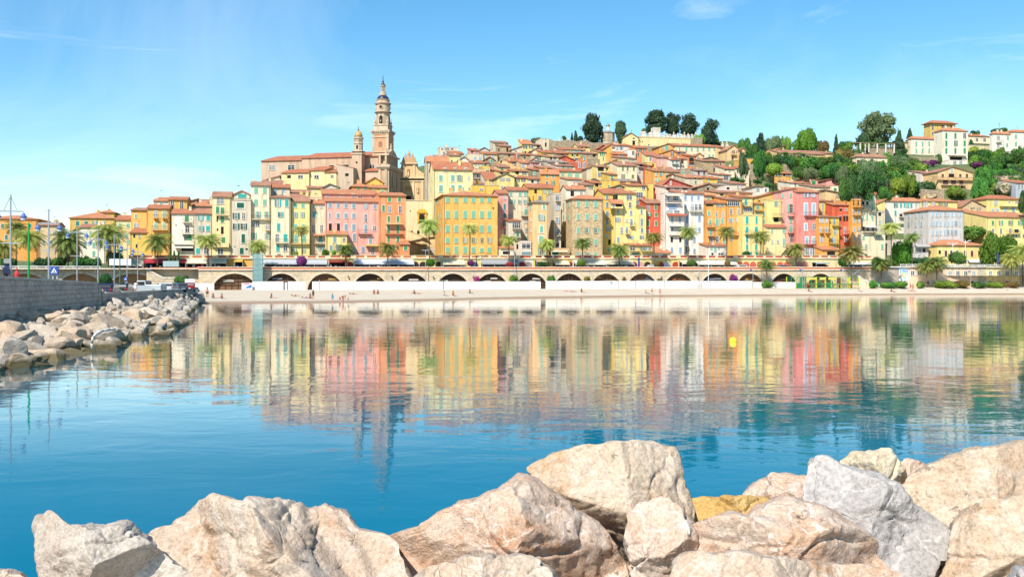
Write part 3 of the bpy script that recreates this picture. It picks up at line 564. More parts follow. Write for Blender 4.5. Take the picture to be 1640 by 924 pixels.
hh(736, 750, 256, 251.5, 140, 'pinkw', 'p', "258:738d2x1.5", 'mint', 'small pale pink gabled house in the upper left of the hill', rc='y')
hh(749, 774, 247, None, 160, 'beige', 'f', "254.3:760.5c3.8x5.5,768.3c3.8x5.5", 'lblue', 'beige house with two light blue windows under a roof terrace', chim=0)
hh(754, 768, 241.5, 238.5, 172, 'pink', 'm', "243.5:763n3x3,756d2x4", 'mint', 'pink roof room with red tiles above the light blue windows', rc='r')
hh(767, 784, 241, 236.5, 184, 'gbeige', 'p', "", 'grey', 'plain grey gable behind the pink roof room', rc='b')
hh(773, 797, 247, 244, None, 'tan', 'm', "251:775.3c3.4x5,789c3.6x4.5", 'lblue', 'tan house with long red roof and two pale shutters below the ridge', rc='r')
hh(790, 814, 229, 226.5, 214, 'gbeige', 'm', "233:794d1.5x3", 'brown', 'bare grey house at the skyline above the tan house', rc='b', yb=250)
hh(800, 819, 234.5, 232, 196, 'tan', 'm', "240:799d2x5,812.5d3x7", 'brown', 'brown stone house with a tall dark doorway just below the skyline', rc='b', wallm=ST, yb=250)
hh(780, 790, 240, None, 190, 'gbeige', 'f', "", 'brown', 'low grey flat roof between the grey gable and the skyline house', yb=252)
hh(798, 829, 246.5, 244.5, None, 'tan', 'm', "249:804.5n3x3.6;249.3:815.5d3x4", 'brown', 'brown rubble house with red roof and two small windows at upper left', rc='b', wallm=ST)
hh(825.5, 833, 247.3, None, 162, 'red', 'f', "251:829.5W4x6", 'lblue', 'slice of red wall round one pale blue window', h=6)
hh(833, 857, 248.5, 246, 160, 'tan', 'm', "253:840.3d2.6x4.5", 'brown', 'rubble house with red roof right of the red window wall', rc='r', wallm=ST)
hh(734, 757, 262.5, 260.5, 120, 'gold', 'm', "265.7:738n5x3,743c1.6x4;267:750d1.5x1.5", 'dkgreen', 'golden ochre house with red tiles over the lemon yellow house', rc='b', chim=2)
hh(757, 776, 261.5, 258, 124, 'cream', 'm', "265:767n2x2", 'mint', 'cream house with red roof and one tiny blue window', rc='r')
hh(772, 784, 261, 258, 136, 'cream', 'm', "264:776.7c5x2.6", 'dkgreen', 'small cream house with dark green shutter beside the stone arch gable', rc='r')
hh(773, 785, 266, None, 106, 'gold', 'f', "274.3:780.6W4.6x3.6", 'white', 'bright yellow cube with one white window', h=9)
hh(775, 793, 257, 251.5, 138, 'tan', 'p', "258.6:786.7c3.2x6", 'turq', 'stone gable pierced by a turquoise arched window', rc='b', wallm=ST2, chim=0)
hh(785, 796, 273, 268, 108, 'peach', 'm', "274.5:787d2x1.8,790d2x1.8", 'brown', 'peach house with old brown roof right of the bright yellow cube', rc='b')
hh(754, 776, 270.5, None, 98, 'tan', 'f', "", 'brown', 'blank tan wall above the glazed terrace', h=7)
hh(756, 776, 278, 276.5, 88, 'gbeige', 'm', "282:760g6x5,765d3x5,771g8x5", 'grey', 'house with a cluttered glazed terrace behind the lemon yellow house', rc='b', h=8, bal='286:756-776')
hh(757, 775, 295, 290, 62, 'pinkw', 'm', "297:759c2x3", 'mint', 'low red roofs stepping down behind the golden orange palazzo', rc='b', h=7)
hh(777.5, 797, 287.5, 276.5, 72, 'beige', 'm', "292.3:793c3.2x7", 'gblue', 'beige house under a conspicuously large red brown roof', rc='r', chim=0)
hh(757, 800, 297.5, None, 47, 'gold', 'f', "304:771n4x3", 'grey', 'long golden flat roofed house behind the golden orange palazzo', h=14, chim=2)
hh(797, 824, 284, 278, 60, 'yellow', 'p', "287.3:804.6o5x4.6,813.6o5x4.6;300:804c3x4,813c3x3", 'grey', 'yellow gabled house with a white sheet hanging below its window', rc='y', apex=810, h=20)
hh(824, 846.5, 285, 282, 62, 'yellow', 'm', "288.7:828.7o5x4.8,838o5x4.8;298.5:828n4x3,822d1.6x5", 'brown', 'yellow house with two brown shuttered windows beside the yellow gable', rc='r', h=20)
hh(846.5, 865, 287, 283.5, 60, 'beige', 'm', "290.7:852.7d4x5,861.7n4x5", 'brown', 'beige loggia with two dark openings under a red roof', rc='r', h=14)
hh(820, 846, 274.5, 271.5, 84, 'yellow', 'm', "277.3:828d6x5,839.5n7x4.5", 'teal', 'pale yellow house with two terrace openings and red tiles', rc='r', h=9)
hh(800, 820, 275.5, 273.5, 88, 'yellow', 'm', "278:803d5x3,812d5x3", 'brown', 'low yellow house with dark loggia under a long red roof', rc='r', h=9)
hh(799, 817, 268, 264, 104, 'peach', 'm', "271:804c4x3.6,813c4x2", 'green', 'peach house with brown tiled roof and a green shutter', rc='b', h=8)
hh(816, 834, 259.5, 256.5, 132, 'apricot', 'm', "260.8:822.7n7x3;264:825n3x2.5", 'steel', 'apricot house with one wide dark window near the hill centre', rc='r')
hh(800, 816, 258, None, 136, 'apricot', 'f', "259:802.5d3x4.5", 'navy', 'flat apricot house with one dark blue window at its edge')
hh(835.5, 852, 261.5, 257.5, 122, 'peach', 'm', "265:837.6c4.6x6;264.2:846W5x4.5", 'lblue', 'peach house with bright orange roof and pale shutters', rc='o', h=8)
hh(840, 853, 270.5, None, 100, 'mustard', 'f', "", 'brown', 'blank mustard wall streaked with age near the hill centre', h=9, wallm=ST)
hh(851, 864, 257, 252.5, 136, 'pinkw', 'p', "257.6:854W7x2.8", 'white', 'pale pink house with curved gable and wide attic window', rc='r', h=6)
hh(852, 864, 261, 259.5, 118, 'pink', 'm', "265:856.7o3.6x6.5", 'brown', 'pink house with one brown shuttered door window', rc='b', h=8)
hh(853, 865, 272.5, 270, 92, 'tan', 'm', "277:856.2c3.6x6.5", 'mint', 'stone house with a single mint shutter left of the orange cube', rc='r', wallm=ST2, h=9)
hh(865, 886, 259, 257.5, 124, 'pale', 'm', "264:872.8g14x5", 'teal', 'pale house with a long band of teal glazing', rc='y', h=8)
hh(864.5, 889, 269.5, 266.8, 96, 'orange', 'm', "271.7:870.3W6.5x2.6,884W6.5x2.6", 'white', 'orange upper storey with two wide white windows', rc='b', h=8)
hh(866, 896, 278.5, 273.5, 76, 'orange', 'm', "281.3:876.2w3.4x5,886w3.4x5;293:876W3.6x4.5,885.8o4x7", 'green', 'bright orange cube house with white framed green shutters', rc='o', xl=864, h=13)
hh(853.5, 870, 241, 236.8, 168, 'cream', 'p', "244.7:863.3c2.8x4.2", 'green', 'cream gabled house with one green shutter below the stone turret', rc='b')
hh(836, 853, 231, 224.5, 196, 'yellow', 'm', "235:841o5x5.2,850o5x5.2;244:841.5d3x3,849.5o5x4", 'dkgreen', 'tall yellow house with a big orange roof on the skyline', rc='o', xl=830, yb=252)
hh(820, 837, 240, 234, 190, 'beige', 'r', "242.5:826d3x1.6", 'grey', 'beige lean-to with a curved sloping roof on the skyline', rc='b')
hh(865, 880, 222.5, None, 205, 'beige', 'f', "232:874d2.6x6.5;224.5:874d1x1", 'grey', 'square beige stone turret at the skyline beside the cemetery wall', yb=250)
hh(852, 866, 232.5, 230.7, 204, 'gbeige', 'm', "235:862d5x3", 'brown', 'low brown roofed house squeezed left of the stone turret', rc='b')
hh(879, 884, 229.5, None, 206, 'gbeige', 'f', "234:881c2x7", 'mint', 'sliver of house with a mint shutter beside the stone turret', yb=248)
hh(868.5, 892, 245, 241.5, 158, 'gold', 'm', "247:874c3x2.6,884.5c3x2.6", 'mint', 'golden house with a long red roof and mint shutters below the turret', rc='r')
hh(858, 880, 250, 248, 148, 'beige', 'm', "253.5:862o6x6,872o6x6", 'green', 'beige house with two pairs of vivid green shutters', rc='r')
hh(875, 897, 252, 250, 142, 'cream', 'm', "254:882.5d3x4.4,889d3x4", 'brown', 'cream house with two dark openings right of the vivid green shutters', rc='b', h=6)
hh(895, 938, 240, 237, 172, 'pinkw', 'm', "241.4:913.7c7x4,923.5c7x4,932d4x3", 'mint', 'long pale pink house with mint garage shutters below the cemetery wall', rc='r')
hh(890, 912, 246, 241.5, 156, 'tan', 'm', "247.6:900d3x2.6", 'brown', 'rough stone cottage with one dark window and red roof', rc='r', wallm=ST2)
hh(913, 941, 246, 244.5, 154, 'gold', 'm', "249:917d2.6x3.4,920c1.5x3.4,924.3d2.6x3.4,931.5o4x3.4", 'mint', 'yellow house with four small windows beneath the pale pink house', rc='b')
hh(905, 921, 257, 250.5, 122, 'red', 'l', "", 'grey', 'sloping red wall left of the twin grey shuttered red house', rc='r', h=9, chim=0)
hh(921, 939.5, 260.5, None, 104, 'red', 'f', "265.3:928c3.4x8,935.2c3.4x8", 'gblue', 'tall brick red house with two grey blue shutters at the hill centre', h=12)
hh(933, 940, 252, None, 120, 'salmon', 'f', "254.4:936c2.6x4.4", 'turq', 'red turret with one turquoise window above the tall brick red house', h=8)
hh(915, 934, 254, None, 126, 'gbeige', 'f', "255:917n4x3,926n12x3", 'turq', 'grey terrace with turquoise railings beside the red turret', h=6)
hh(892, 920, 266, 263.8, 100, 'pinkw', 'm', "268.6:902c2.6x4,909.8o3.6x3.6,916.4o3.6x3.6", 'green', 'pale pink row house with three green shutters', rc='b', h=8)
hh(878, 911, 260.5, 257, 118, 'gbeige', 'm', "261.6:903c4x3.6", 'dkgreen', 'grey metal roofed house with a dark green awning', rc='y', h=6)
hh(895, 931.5, 274.8, 271, 82, 'butter', 'm', "280.5:900.7c5.4x6.4,912.6c8x6.6,924c7.6x6.6;292:901c3.6x5.4", 'pgreen', 'wide straw coloured house with three broad pale green shutters', rc='r', h=12)
hh(908, 932, 287.5, 284.7, 62, 'beige', 'm', "291.6:921.8c3.6x5.6", 'lblue', 'small beige house with single light blue window above the stone tower house', rc='o', h=10)
# middle of the hill
hh(925, 945, 235, 230.8, 184, 'yellow', 'g', "234:929d1.6x2.6;236.5:932.5d1.4x2.4,939d3x3", 'brown', 'small yellow gabled house tucked under the cemetery wall', rc='b', h=6)
hh(935, 961, 246.5, 244.5, 150, 'gbeige', 'm', "249.2:951.5d5x4.6", 'brown', 'ruined grey stone house with one black opening', rc='b', wallm=ST2)
hh(937, 961, 255.5, None, 140, 'gbeige', 'f', "", 'brown', 'crumbling stone terrace wall below the ruined grey house', wallm=ST2, h=9)
hh(960, 972, 237, 232.5, 176, 'dred', 'p', "239:966c2.4x2", 'white', 'mauve pink gable with red roof near the tall cypress', rc='r')
hh(970, 985, 236.5, 233, 178, 'pinkw', 'm', "", 'white', 'pale house with red roof right of the mauve gable', rc='r')
hh(969, 980, 237.5, None, 150, 'ochre', 'r', "", 'green', 'flat golden wall beside laundry hung from green windows', h=14)
hh(958, 970, 244, 241.5, 150, 'yellow', 'm', "246.6:961.6c2.4x5.6,964.8c2.4x5.6,967.6c2x5.6;254:966c2x5", 'green', 'yellow house front with a row of slim green shutters', rc='b', h=12)
hh(981, 1005, 247.3, 243.4, 148, 'salmon', 'm', "250.5:995.4c4.4x5;253:984.3d1.6x2", 'gblue', 'orange red house with one grey shutter below the white house', rc='o', h=9)
hh(984, 1012, 233.6, 231, 186, 'pinkw', 'm', "236.8:988.5c3.2x5.4,995o5x5.4,1007.5c3x5", 'lblue', 'white house with pale blue shutters below the cemetery chapel', rc='r')
hh(1005.5, 1018, 240.5, None, 172, 'white', 'f', "245:1014g4x6", 'lblue', 'small bright white block with a tall blue window', h=9)
hh(1017.5, 1037, 237.6, 234.4, 174, 'salmon', 'm', "240.5:1022o3.4x6,1026.6c2.4x6,1032.4o3x6;247.7:1022c2.4x4.8", 'dkgreen', 'orange red house with dark green shutters below the yellow cemetery wall', rc='r', h=9)
hh(1034, 1052, 249, 244.5, 146, 'lemon', 'm', "254:1041.4c3x6.8,1046.8c3x6.8", 'steel', 'lemon house with two tall grey shutters right of centre', rc='r', xl=1028, h=9)
hh(1034, 1051, 260.5, None, 122, 'gold', 'f', "265:1046d2.6x5", 'green', 'golden terrace block below the lemon house', h=9)
hh(1051.5, 1074.5, 252.5, 248.5, 140, 'pink', 'm', "256:1061.3n2x6,1061.3n2x2;264:1061.6n2.4x3", 'gblue', 'salmon pink house with old tiled roof left of the white shuttered house', rc='b', h=10)
hh(990, 1008, 253, 251.3, 136, 'tan', 'm', "255.5:999.6W4.2x5", 'white', 'ochre stone house with one white window at the hill centre', rc='b', h=8)
hh(1007, 1020, 254.5, 252, 134, 'gbeige', 'm', "255.5:1013W4x3", 'white', 'grey house with a small white window left of the lemon house', rc='b', h=7)
hh(963, 989, 266, 255, 98, 'gold', 'r', "263:968c2x5,974.4c2x5.4", 'mint', 'tall golden yellow gable with a sweeping tiled roof', rc='b', h=16, chim=0)
hh(988.5, 1020.5, 265.5, 259.5, 90, 'cream', 'm', "270:997.5,1005,1014.9;282.6:998o4x7,1013.4c4x5.4", 'olive', 'cream house with olive shutters under a wide old tiled roof', rc='b', ww=3, wh=6.6, h=14, chim=1)
hh(1021, 1035.5, 263.5, 260.5, 96, 'gbeige', 'm', "265.7:1028d8x4;273.6:1024c3.4x5,1031c3.4x5;283.6:1024c3.2x5.4,1032o5x5.6", 'lblue', 'grey beige house with terrace next to the narrow red house', rc='b', h=15, bal='268:1021.5-1035')
hh(1036.3, 1046.5, 266, 263.7, 92, 'red', 'm', "269.6:1038.8c3.4x4.8;279.5:1039.2c3.4x6;289:1039.6c3.4x5.4", 'pgreen', 'narrow red house with three stacked pale green shutters', rc='r', h=14)
hh(1047, 1066.5, 274.5, 270.3, 78, 'orange', 'm', "279.3:1050.4c2.4x5.4,1058.4o5x5.6;288.8:1050.3c3x4,1054.8c3x5.4", 'pgreen', 'orange house with pale green shutters above the dull red gable', rc='b', h=12)
hh(939.5, 957, 270, 264.5, 96, 'gbeige', 'r', "", 'grey', 'blank whitewashed shed wall beside the dark loggia', rc='b', h=12, chim=0)
hh(956, 975, 267.5, 264.5, 90, 'yellow', 'm', "271:962.2d10x6.5,972.3d3x3;279.6:961.5o6x6.4,970.2o6x6.4", 'blue', 'yellow house with a dark roof loggia and blue grey shutters', rc='b', h=12)
hh(976, 989, 280, 277, 78, 'gold', 'm', "282.5:980c4x4.6", 'turq', 'golden house with red roof and one turquoise shutter', rc='r', h=10)
hh(964, 993, 290, None, 56, 'gold', 'f', "299.4:975c2.2x6", 'green', 'bare golden block with a lone green shutter above the narrow golden house', h=10, chim=0)
hh(932.5, 951, 296.5, 292.8, 52, 'beige', 'm', "300.3:936.8d2.6x4,945.8o5x4.6", 'green', 'beige cottage with green shutters behind the stone tower house', rc='b', h=10)
hh(949, 964, 293.5, 289.5, 56, 'mustard', 'm', "296.5:955.8d5x5.4,962n2.6x3.6", 'steel', 'mustard house with a dark balcony opening behind the stone tower house', rc='r', h=10)
hh(941, 960, 290, 286.5, 70, 'gbeige', 'p', "", 'grey', 'grey round roofed shed beside the mustard house', rc='y', h=8)
hh(993, 1021, 291, 287.7, 57, 'salmon', 'm', "292.2:1015d3x2", 'brown', 'low orange wall under a grey corrugated roof', rc='y', h=8)
hh(982, 1000, 300, 296.5, 50, 'tan', 'p', "302:990c3x3", 'turq', 'small rubble house with a turquoise shutter behind the tall yellow block', rc='b', wallm=ST, h=8)
hh(1008, 1036, 297.5, 294.3, 47, 'yellow', 'm', "303:1016.5c3x2.4;301:1030.8W5x6", 'white', 'yellow attic house with pinkish window bay behind the tall yellow block', rc='r', h=10)
hh(1035.5, 1046.5, 295, None, 48, 'gold', 'f', "", 'white', 'slim golden wall right of the yellow attic house', h=10)
hh(1060, 1108, 298, 286.5, 50, 'dred', 'p', "293.3:1074.4n2.6x6.5", 'white', 'wide dull red gable wall above the white apartment houses', rc='r', apex=1073, h=9, chim=0)
hh(1066, 1108, 301, 297.5, 42, 'pinkw', 'm', "303:1070d6x3,1084n8x2.6,1097d8x2.6", 'grey', 'penthouse strip with long windows on the white apartment houses', rc='b', h=8)
# right half of the hill
hh(1055.5, 1079, 235.6, 230.4, 178, 'orange', 'p', "237.5:1067.5c6x7.4,1062c2x4.5", 'mint', 'orange gabled house with a mint garage shutter at the long cream house', rc='b', apex=1071)
hh(1060, 1085, 246, 240.2, 160, 'orange', 'p', "247:1076.7o4x6.6", 'navy', 'orange gable with one tall blue window', rc='r', apex=1076, h=8)
hh(1084, 1099, 244, 241.5, 162, 'cream', 'm', "246.6:1087.6c3.6x5.8", 'navy', 'small cream house with one navy blue shutter', rc='b', h=8)
hh(1079.5, 1150, 234.8, 231.4, 182, 'cream', 'm', "238.6:1088c2.4x5,1099.2,1107.6,1117,1126.4,1135.6,1144.2;250.6:1126.4,1135.6,1142", 'mint', 'very long cream house with a row of mint shutters on the upper slope', rc='r', ww=3.2, wh=6, h=10, chim=2)
hh(1150.3, 1162, 236.6, 233.4, 180, 'peach', 'm', "240.6:1155.4c3.4x4.6;251:1155.2o4x4", 'brown', 'peach end house with brown shutters adjoining the long cream house', rc='r', h=10)
hh(1165, 1184, 240, 232.6, 184, 'peach', 'p', "243:1174.2o3.4x4.6,1180c1.4x3;253.5:1173c3.6x5", 'brown', 'peach gabled villa with brown balcony on the skyline', rc='b', apex=1175, yb=257, bal='248:1170-1179')
hh(1184.3, 1194, 240.8, 237.2, 186, 'peach', 'p', "244:1186.4c3.6x4;253.6:1187.2c3.6x3.6", 'brown', 'smaller peach gabled wing joined to the skyline villa', rc='b', yb=257, bal='248:1182.5-1193')
hh(1191, 1206, 254.5, None, 158, 'ochre', 'f', "", 'brown', 'square golden terrace block with white balustrade beside the skyline villa', yb=268)
hh(1126, 1150, 258.6, 256.2, 126, 'tan', 'm', "262.6:1143.4c2.4x6.4;272.2:1143.8d2.4x6.8;280.3:1144d2.4x4.6", 'brown', 'big rubble stone house with brown shutters at the top right', rc='b', wallm=ST, h=12)
hh(1149.5, 1161.5, 258.6, 256.2, 127, 'tan', 'm', "264:1153.8c2.4x6.6;273:1153.8n3x6", 'brown', 'rubble stone house end with a brown shutter beside the big stone house', rc='b', wallm=ST, h=12)
hh(1126, 1150, 255, 252, 138, 'gbeige', 'p', "", 'grey', 'grey stone gable behind the big rubble stone house', rc='b', wallm=ST2, h=6)
hh(1100, 1114.5, 250, 247.3, 146, 'salmon', 'm', "256:1107.6d8x7;263.8:1103.6n2.6x4.4,1108.8c4x5", 'lblue', 'terracotta coloured house with a planted balcony loggia', rc='r', h=12, bal='259.5:1103-1112.5')
hh(1114.5, 1126, 250, 245.6, 146, 'peach', 'p', "253.6:1117.7n3.4x4.6;264.5:1117.7c4x6", 'pgreen', 'tall peach gable beside the terracotta loggia house', rc='b', h=14)
hh(1088, 1101, 255, 253.3, 138, 'cream', 'm', "259:1092.3c5x6;266.6:1093n6x2.6", 'brown', 'cream house with a wide brown shutter next to the terracotta house', rc='b', h=12)
hh(1074.5, 1089, 256.5, 253.6, 136, 'white', 'm', "259.7:1077.8c3x5.6,1083.9c3x5.6;268.5:1083.8n2.4x5.4", 'gblue', 'white house with two grey shutters and small iron balconies', rc='r', h=13, bal='262.6:1075.5-1086.5')
hh(1090, 1102, 247.8, None, 152, 'salmon', 'f', "", 'gblue', 'plain brick coloured block behind the cream house', h=9)
hh(1066.5, 1088.5, 275.5, 268.5, 100, 'gold', 'm', "278:1067.5c1.6x2.6,1082W3x2.6", 'white', 'gold walled house with a broad brown roof right of the orange house', rc='b', h=11)
hh(1065, 1087.5, 283, 278.5, 84, 'tan', 'p', "283.6:1077.4c2.4x3.4", 'white', 'small rubble gable above the dull red gable', rc='b', wallm=ST, h=9)
hh(1088.5, 1113, 271.5, None, 106, 'tan', 'f', "276.5:1093.6c2.6x4.6;275:1108.5d2.4x4.6;286:1093.6c2.4x4", 'turq', 'rubble house with turquoise shutters and a dark arched window', wallm=ST2, h=15)
hh(1113.3, 1133, 273.5, 271, 102, 'grey', 'm', "276.6:1118.7c3.4x7.2,1127.6c3.4x7.2", 'brown', 'grey rendered house with two tall brown shutters', rc='b', h=12)
hh(1097, 1133.5, 285, 281, 74, 'gbeige', 'm', "285.6:1113.8d2.4x3.6,1120.3d1.8x3;292:1114c3.2x4.6;293:1128.5d1.4x3", 'green', 'old grey beige house with one green shutter above the orange houses', rc='o', h=12)
hh(1134, 1158, 286.4, 283.2, 70, 'gold', 'm', "289:1135.3c2x5,1150.4c3.2x6", 'turq', 'low golden house with two turquoise shutters', rc='r', h=9)
hh(1150, 1171, 280.4, 278, 84, 'pinkw', 'm', "285.2:1162.7g8x7;294:1161.5c4x3", 'blue', 'pale house with a triple blue window and balcony', rc='r', h=11, bal='289.3:1157-1169')
hh(1161, 1176.5, 271, 266, 106, 'cream', 'm', "273.3:1168.3n3x4.4;273:1161.5d1.4x3", 'dkgreen', 'cream house with red roof left of the dark green shuttered house', rc='r', h=11)
hh(1176.5, 1201, 270, 267, 108, 'cream', 'm', "274.5:1181.2c2.6x4.6;273.5:1193.8c2.6x4.6;284:1178c2.6x3.4,1180.6n2.6x3.4,1186.8c2.6x3.6;283:1193.8c2.6x3.8", 'dkgreen', 'cream house with small dark green shutters beside the garden wall', rc='r', h=12)
hh(1117, 1147, 300, 294, 55, 'gbeige', 'p', "303.3:1133.6d4x6", 'grey', 'grey rubble house under a wide low gable', rc='o', wallm=ST2, apex=1135, h=10)
hh(1146, 1166, 297, 294, 60, 'gbeige', 'm', "", 'grey', 'stone hut with a dark slate coloured roof', rc='y', wallm=ST2, h=9, chim=0)
hh(1169, 1195, 294.6, 291, 60, 'gbeige', 'm', "299:1181.6W3x5.4,1187.3W3x4.6", 'white', 'beige house with two white windows and climbing plants', rc='b', h=10)
hh(1160, 1172, 297.5, None, 52, 'pinkw', 'f', "302:1166d5x4", 'grey', 'tiny pink terrace house with clutter and plants', h=7)
hh(1205, 1221.5, 299.8, 298, 52, 'pale', 'p', "303:1213.7n5x6.5", 'grey', 'tiny white house with one big grey window', rc='r', h=9)
hh(1221.5, 1231, 300.5, None, 56, 'white', 'f', "304.6:1226.3c3x3.6", 'navy', 'tiny white cube with one navy blue shutter', h=9)
hh(1147, 1205, 309, 306.3, 38, 'peach', 'm', "312:1156d6x3,1170n10x2.6", 'white', 'low peach penthouse roofs above the orange waterfront houses', rc='b', h=8)
hh(1241, 1268, 278.6, 273, 96, 'ochre', 'h', "280.4:1247g11x4,1256d4x4,1262.5g8x4;290:1249d2.6x4,1254.3n2.2x7.6;299.8:1249n2.6x5.6,1258.7d3x2.4", 'white', 'square orange house with white veranda strip under its red hipped roof', rc='r', yb=306, D=9, chim=0)
hh(1265.5, 1297, 293.4, 290.5, 70, 'pale', 'm', "296:1273.7c2.8x3.4,1285c3.6x3.8", 'teal', 'low white house with two teal shutters beside the square orange house', rc='o', h=8)
hh(1296.3, 1310, 287.8, 285, 78, 'pink', 'l', "292.6:1303c7x6.6", 'green', 'pink house with a big green shutter door', rc='r', h=9)
hh(1323, 1346, 289, 283.5, 80, 'pink', 'r', "291:1334d3x4", 'white', 'pink roof terrace house with planted parapet', rc='r', h=8)
hh(1345, 1352.5, 290, None, 78, 'rose', 'f', "", 'white', 'mauve wall at the end of the pink terrace house', h=10)
hh(1300, 1334, 299.8, 296.5, 58, 'cream', 'm', "303.6:1314.6n2.4x4,1320n2.4x4,1324.2n2.4x4,1328.4n2.4x4", 'white', 'low cream house with four little white windows', rc='b', h=8)
hh(1333, 1349, 298, None, 56, 'cream', 'f', "303.8:1337.5c5x4.6", 'green', 'cream terrace house with a green door and potted hedge', h=8)
hh(1322, 1346, 309, 305, 44, 'peach', 'l', "314:1340n4x4", 'white', 'peach sloping wall behind the golden yellow top floors', rc='b', h=9)
hh(1346, 1364, 308, None, 44, 'peach', 'f', "313:1358c3x5", 'white', 'peach wall with one small window behind the vivid red orange house', h=9)
# villas on the green slope, right
V = dict(h=9.0)
hh(1250, 1321, 246.5, 241.5, 165, 'peach', 'm', "253:1253n3x4,1262d4x4,1270d4x3,1281d4x5,1296d3x4;262:1279d2.4x5,1285d2.4x5,1291d2.4x5,1316d3x4", 'turq', 'long villa with terracotta roof and vine covered pergola', rc='b', yb=265, chim=0)
hh(1241, 1252, 241.5, 238, 168, 'peach', 'p', "244.6:1246c2.6x3.6;254.5:1244c2.4x4.6", 'turq', 'gabled tower end of the vine covered villa with blue shutter', rc='o', yb=262, chim=0)
hh(1249.5, 1256, 234.5, 232.5, 176, 'tan', 'h', "", 'turq', 'square chimney tower of the vine covered villa', rc='b', yb=250, D=4, chim=0)
hh(1320, 1334, 246, 243, 175, 'peach', 'm', "", 'turq', 'red roofed outbuilding right of the vine covered villa', rc='b', yb=258)
hh(1372, 1421, 252.4, 248, 160, 'cream', 'h', "260:1374.3c4.4x7;258.4:1395.4c4.4x4.4;260.5:1414.4d4.4x6.4,1403.4n3x3;268.6:1404.4c3.8x4,1415.6c4x4.4", 'brown', 'cream villa with brown shutters and red roof amid green trees', rc='b', xl=1364, yb=274, bal='264.3:1400-1420')
hh(1459, 1497, 223.2, 219.6, 222, 'pale', 'h', "230.4:1467.4,1477.5,1488;241.6:1467.4,1477.5,1488", 'mint', 'cream villa with six mint shutters and a pink banner', rc='o', xl=1454, ww=2.8, wh=7, yb=249)
hh(1446, 1455, 228.5, 226.6, 226, 'peach', 'm', "233.4:1453c2x5", 'mint', 'small peach house behind the dark conifer and mint shuttered villa', rc='o', yb=249)
hh(1490, 1530, 198.5, 194, 255, 'mustard', 'h', "204.3:1493.6W3.6x8,1512o7x6.4,1523.2c3x5.6;214:1493.4W3.4x4.6", 'brown', 'tall ochre villa with wide eaved red roof highest on the slope', rc='r', xl=1479.5, yb=232, D=12, ov=1.2, chim=0)
hh(1509, 1550, 210.2, 205.6, 232, 'pale', 'h', "217.6:1515.5,1530,1544.8n5x8;229.8:1515.5,1530o6x8.6,1544.8;241.8:1515.5,1530,1544.8;254:1531d22x5", 'green', 'tall cream villa with green shutters above a shaded terrace', rc='o', xl=1496, ww=3.8, wh=8.6, yb=262, awn='248.4-250.5:1518-1546:#F0DEB4')
hh(1520, 1546, 257, None, 221, 'white', 'f', "260.6:1529W6x5,1538.5W5x5", 'lblue', 'white garden room below the tall cream villa with green shutters', yb=265)
hh(1551, 1586, 218.6, 215.4, 240, 'cream', 'm', "225:1564.5W4.6x6.6,1576.8W4.6x6.6", 'white', 'low cream villa with two white blinds and long balcony', rc='r', yb=233, bal='229.8:1556-1585s')
hh(1590, 1619, 215.4, 211.6, 232, 'white', 'h', "220.8:1599W4.4x5,1614c4x6;233.3:1598.6n4x5;232.6:1613c4x6;245.6:1598.5n4.6x4.4,1613g9x6", 'mint', 'white villa with arched top window and small balconies', rc='o', xl=1585, yb=250, bal='228:1594.5-1603;239.4:1594.5-1603')
hh(1619.3, 1662, 212.5, 208.6, 230, 'white', 'h', "218.6:1627c4x6.4,1641c4x6.4;230.4:1627c4x6.4,1641c4x6.4;242.4:1627c4.4x5.4", 'mint', 'white villa with mint shutters at the right edge of the slope', rc='o', yb=250)
hh(1502, 1558, 276.2, 267.8, 138, 'peach', 'p', "273.7:1524W4x5;281.4:1509.6c4.2x4.6,1523.7d10x6,1537.8c4.2x4.6,1548.4c4.4x5.4;291.6:1514c9x7,1527c9x7,1539.4c7.6x7;298.6:1522d4.4x4,1531d4.4x3,1541d4.6x4", 'brown', 'wide peach villa with low gable, long balcony and brown shutters', rc='b', yb=305, apex=1525, bal='287.4:1490-1558;296.4:1506-1545', D=11)
hh(1476, 1502, 277.5, 274.5, 140, 'pinkw', 'm', "282.6:1495.6c4.6x5.6,1486d3x7;293:1485c4x6", 'brown', 'pale pink side wing of the wide peach villa', rc='b', yb=300)
hh(1455, 1467, 271.8, 269.6, 150, 'white', 'm', "274:1463d3x4", 'brown', 'tiny white garden house with red roof above white terraces', rc='b', yb=278)
hh(1627, 1660, 293.5, 289, 78, 'bluegrey', 'm', "297.5:1632n3.4x7,1637n3.4x7;309:1634n3.4x4", 'steel', 'blue grey house cut off by the right edge below the cliff', rc='r', yb=320)
# ---------------------------------------------------------------- basilica, chapel, church square, stairs
TC = -R(10)
STONE_W = stucco('#CCAE90'); STONE_L = stucco('#D0BA9C'); TERRA = stucco('#DCA274'); STONE_D = stucco('#D6B088'); SLATE = plain('dark_glazed_tiles', '#3A3A55', 0.35)
H(483, 606, 252, 245, None, 'tan', 'm', "268.5:607n1x1;266:531d7x3,554d9x4;267:596n8x6", 'grey', 'long tan church nave with terracotta roof and few small windows', rc='r', Y=322.8, th=TC, D=14, yb=330, cat='church', name='church_nave', wallm=STONE_W, chim=0, pipes=False)
H(418.5, 483, 257.5, 250.5, None, 'tan', 'm', "268.5:435.7n10x8,466.4n11x8", 'grey', 'left end of the basilica with two arched windows under a long red roof', rc='r', Y=325.6, th=TC, D=14, yb=330, cat='church', name='church_choir', wallm=STONE_W, chim=0, pipes=False)
H(451, 495, 277, 272, None, 'butter', 'm', "283.3:463d6x5,481.3n8x5", 'grey', 'pale yellow side chapel with red roof, leftmost of the three below the nave', rc='r', Y=313, th=TC, D=8, yb=330, cat='church', name='side_chapel', chim=0, pipes=False)
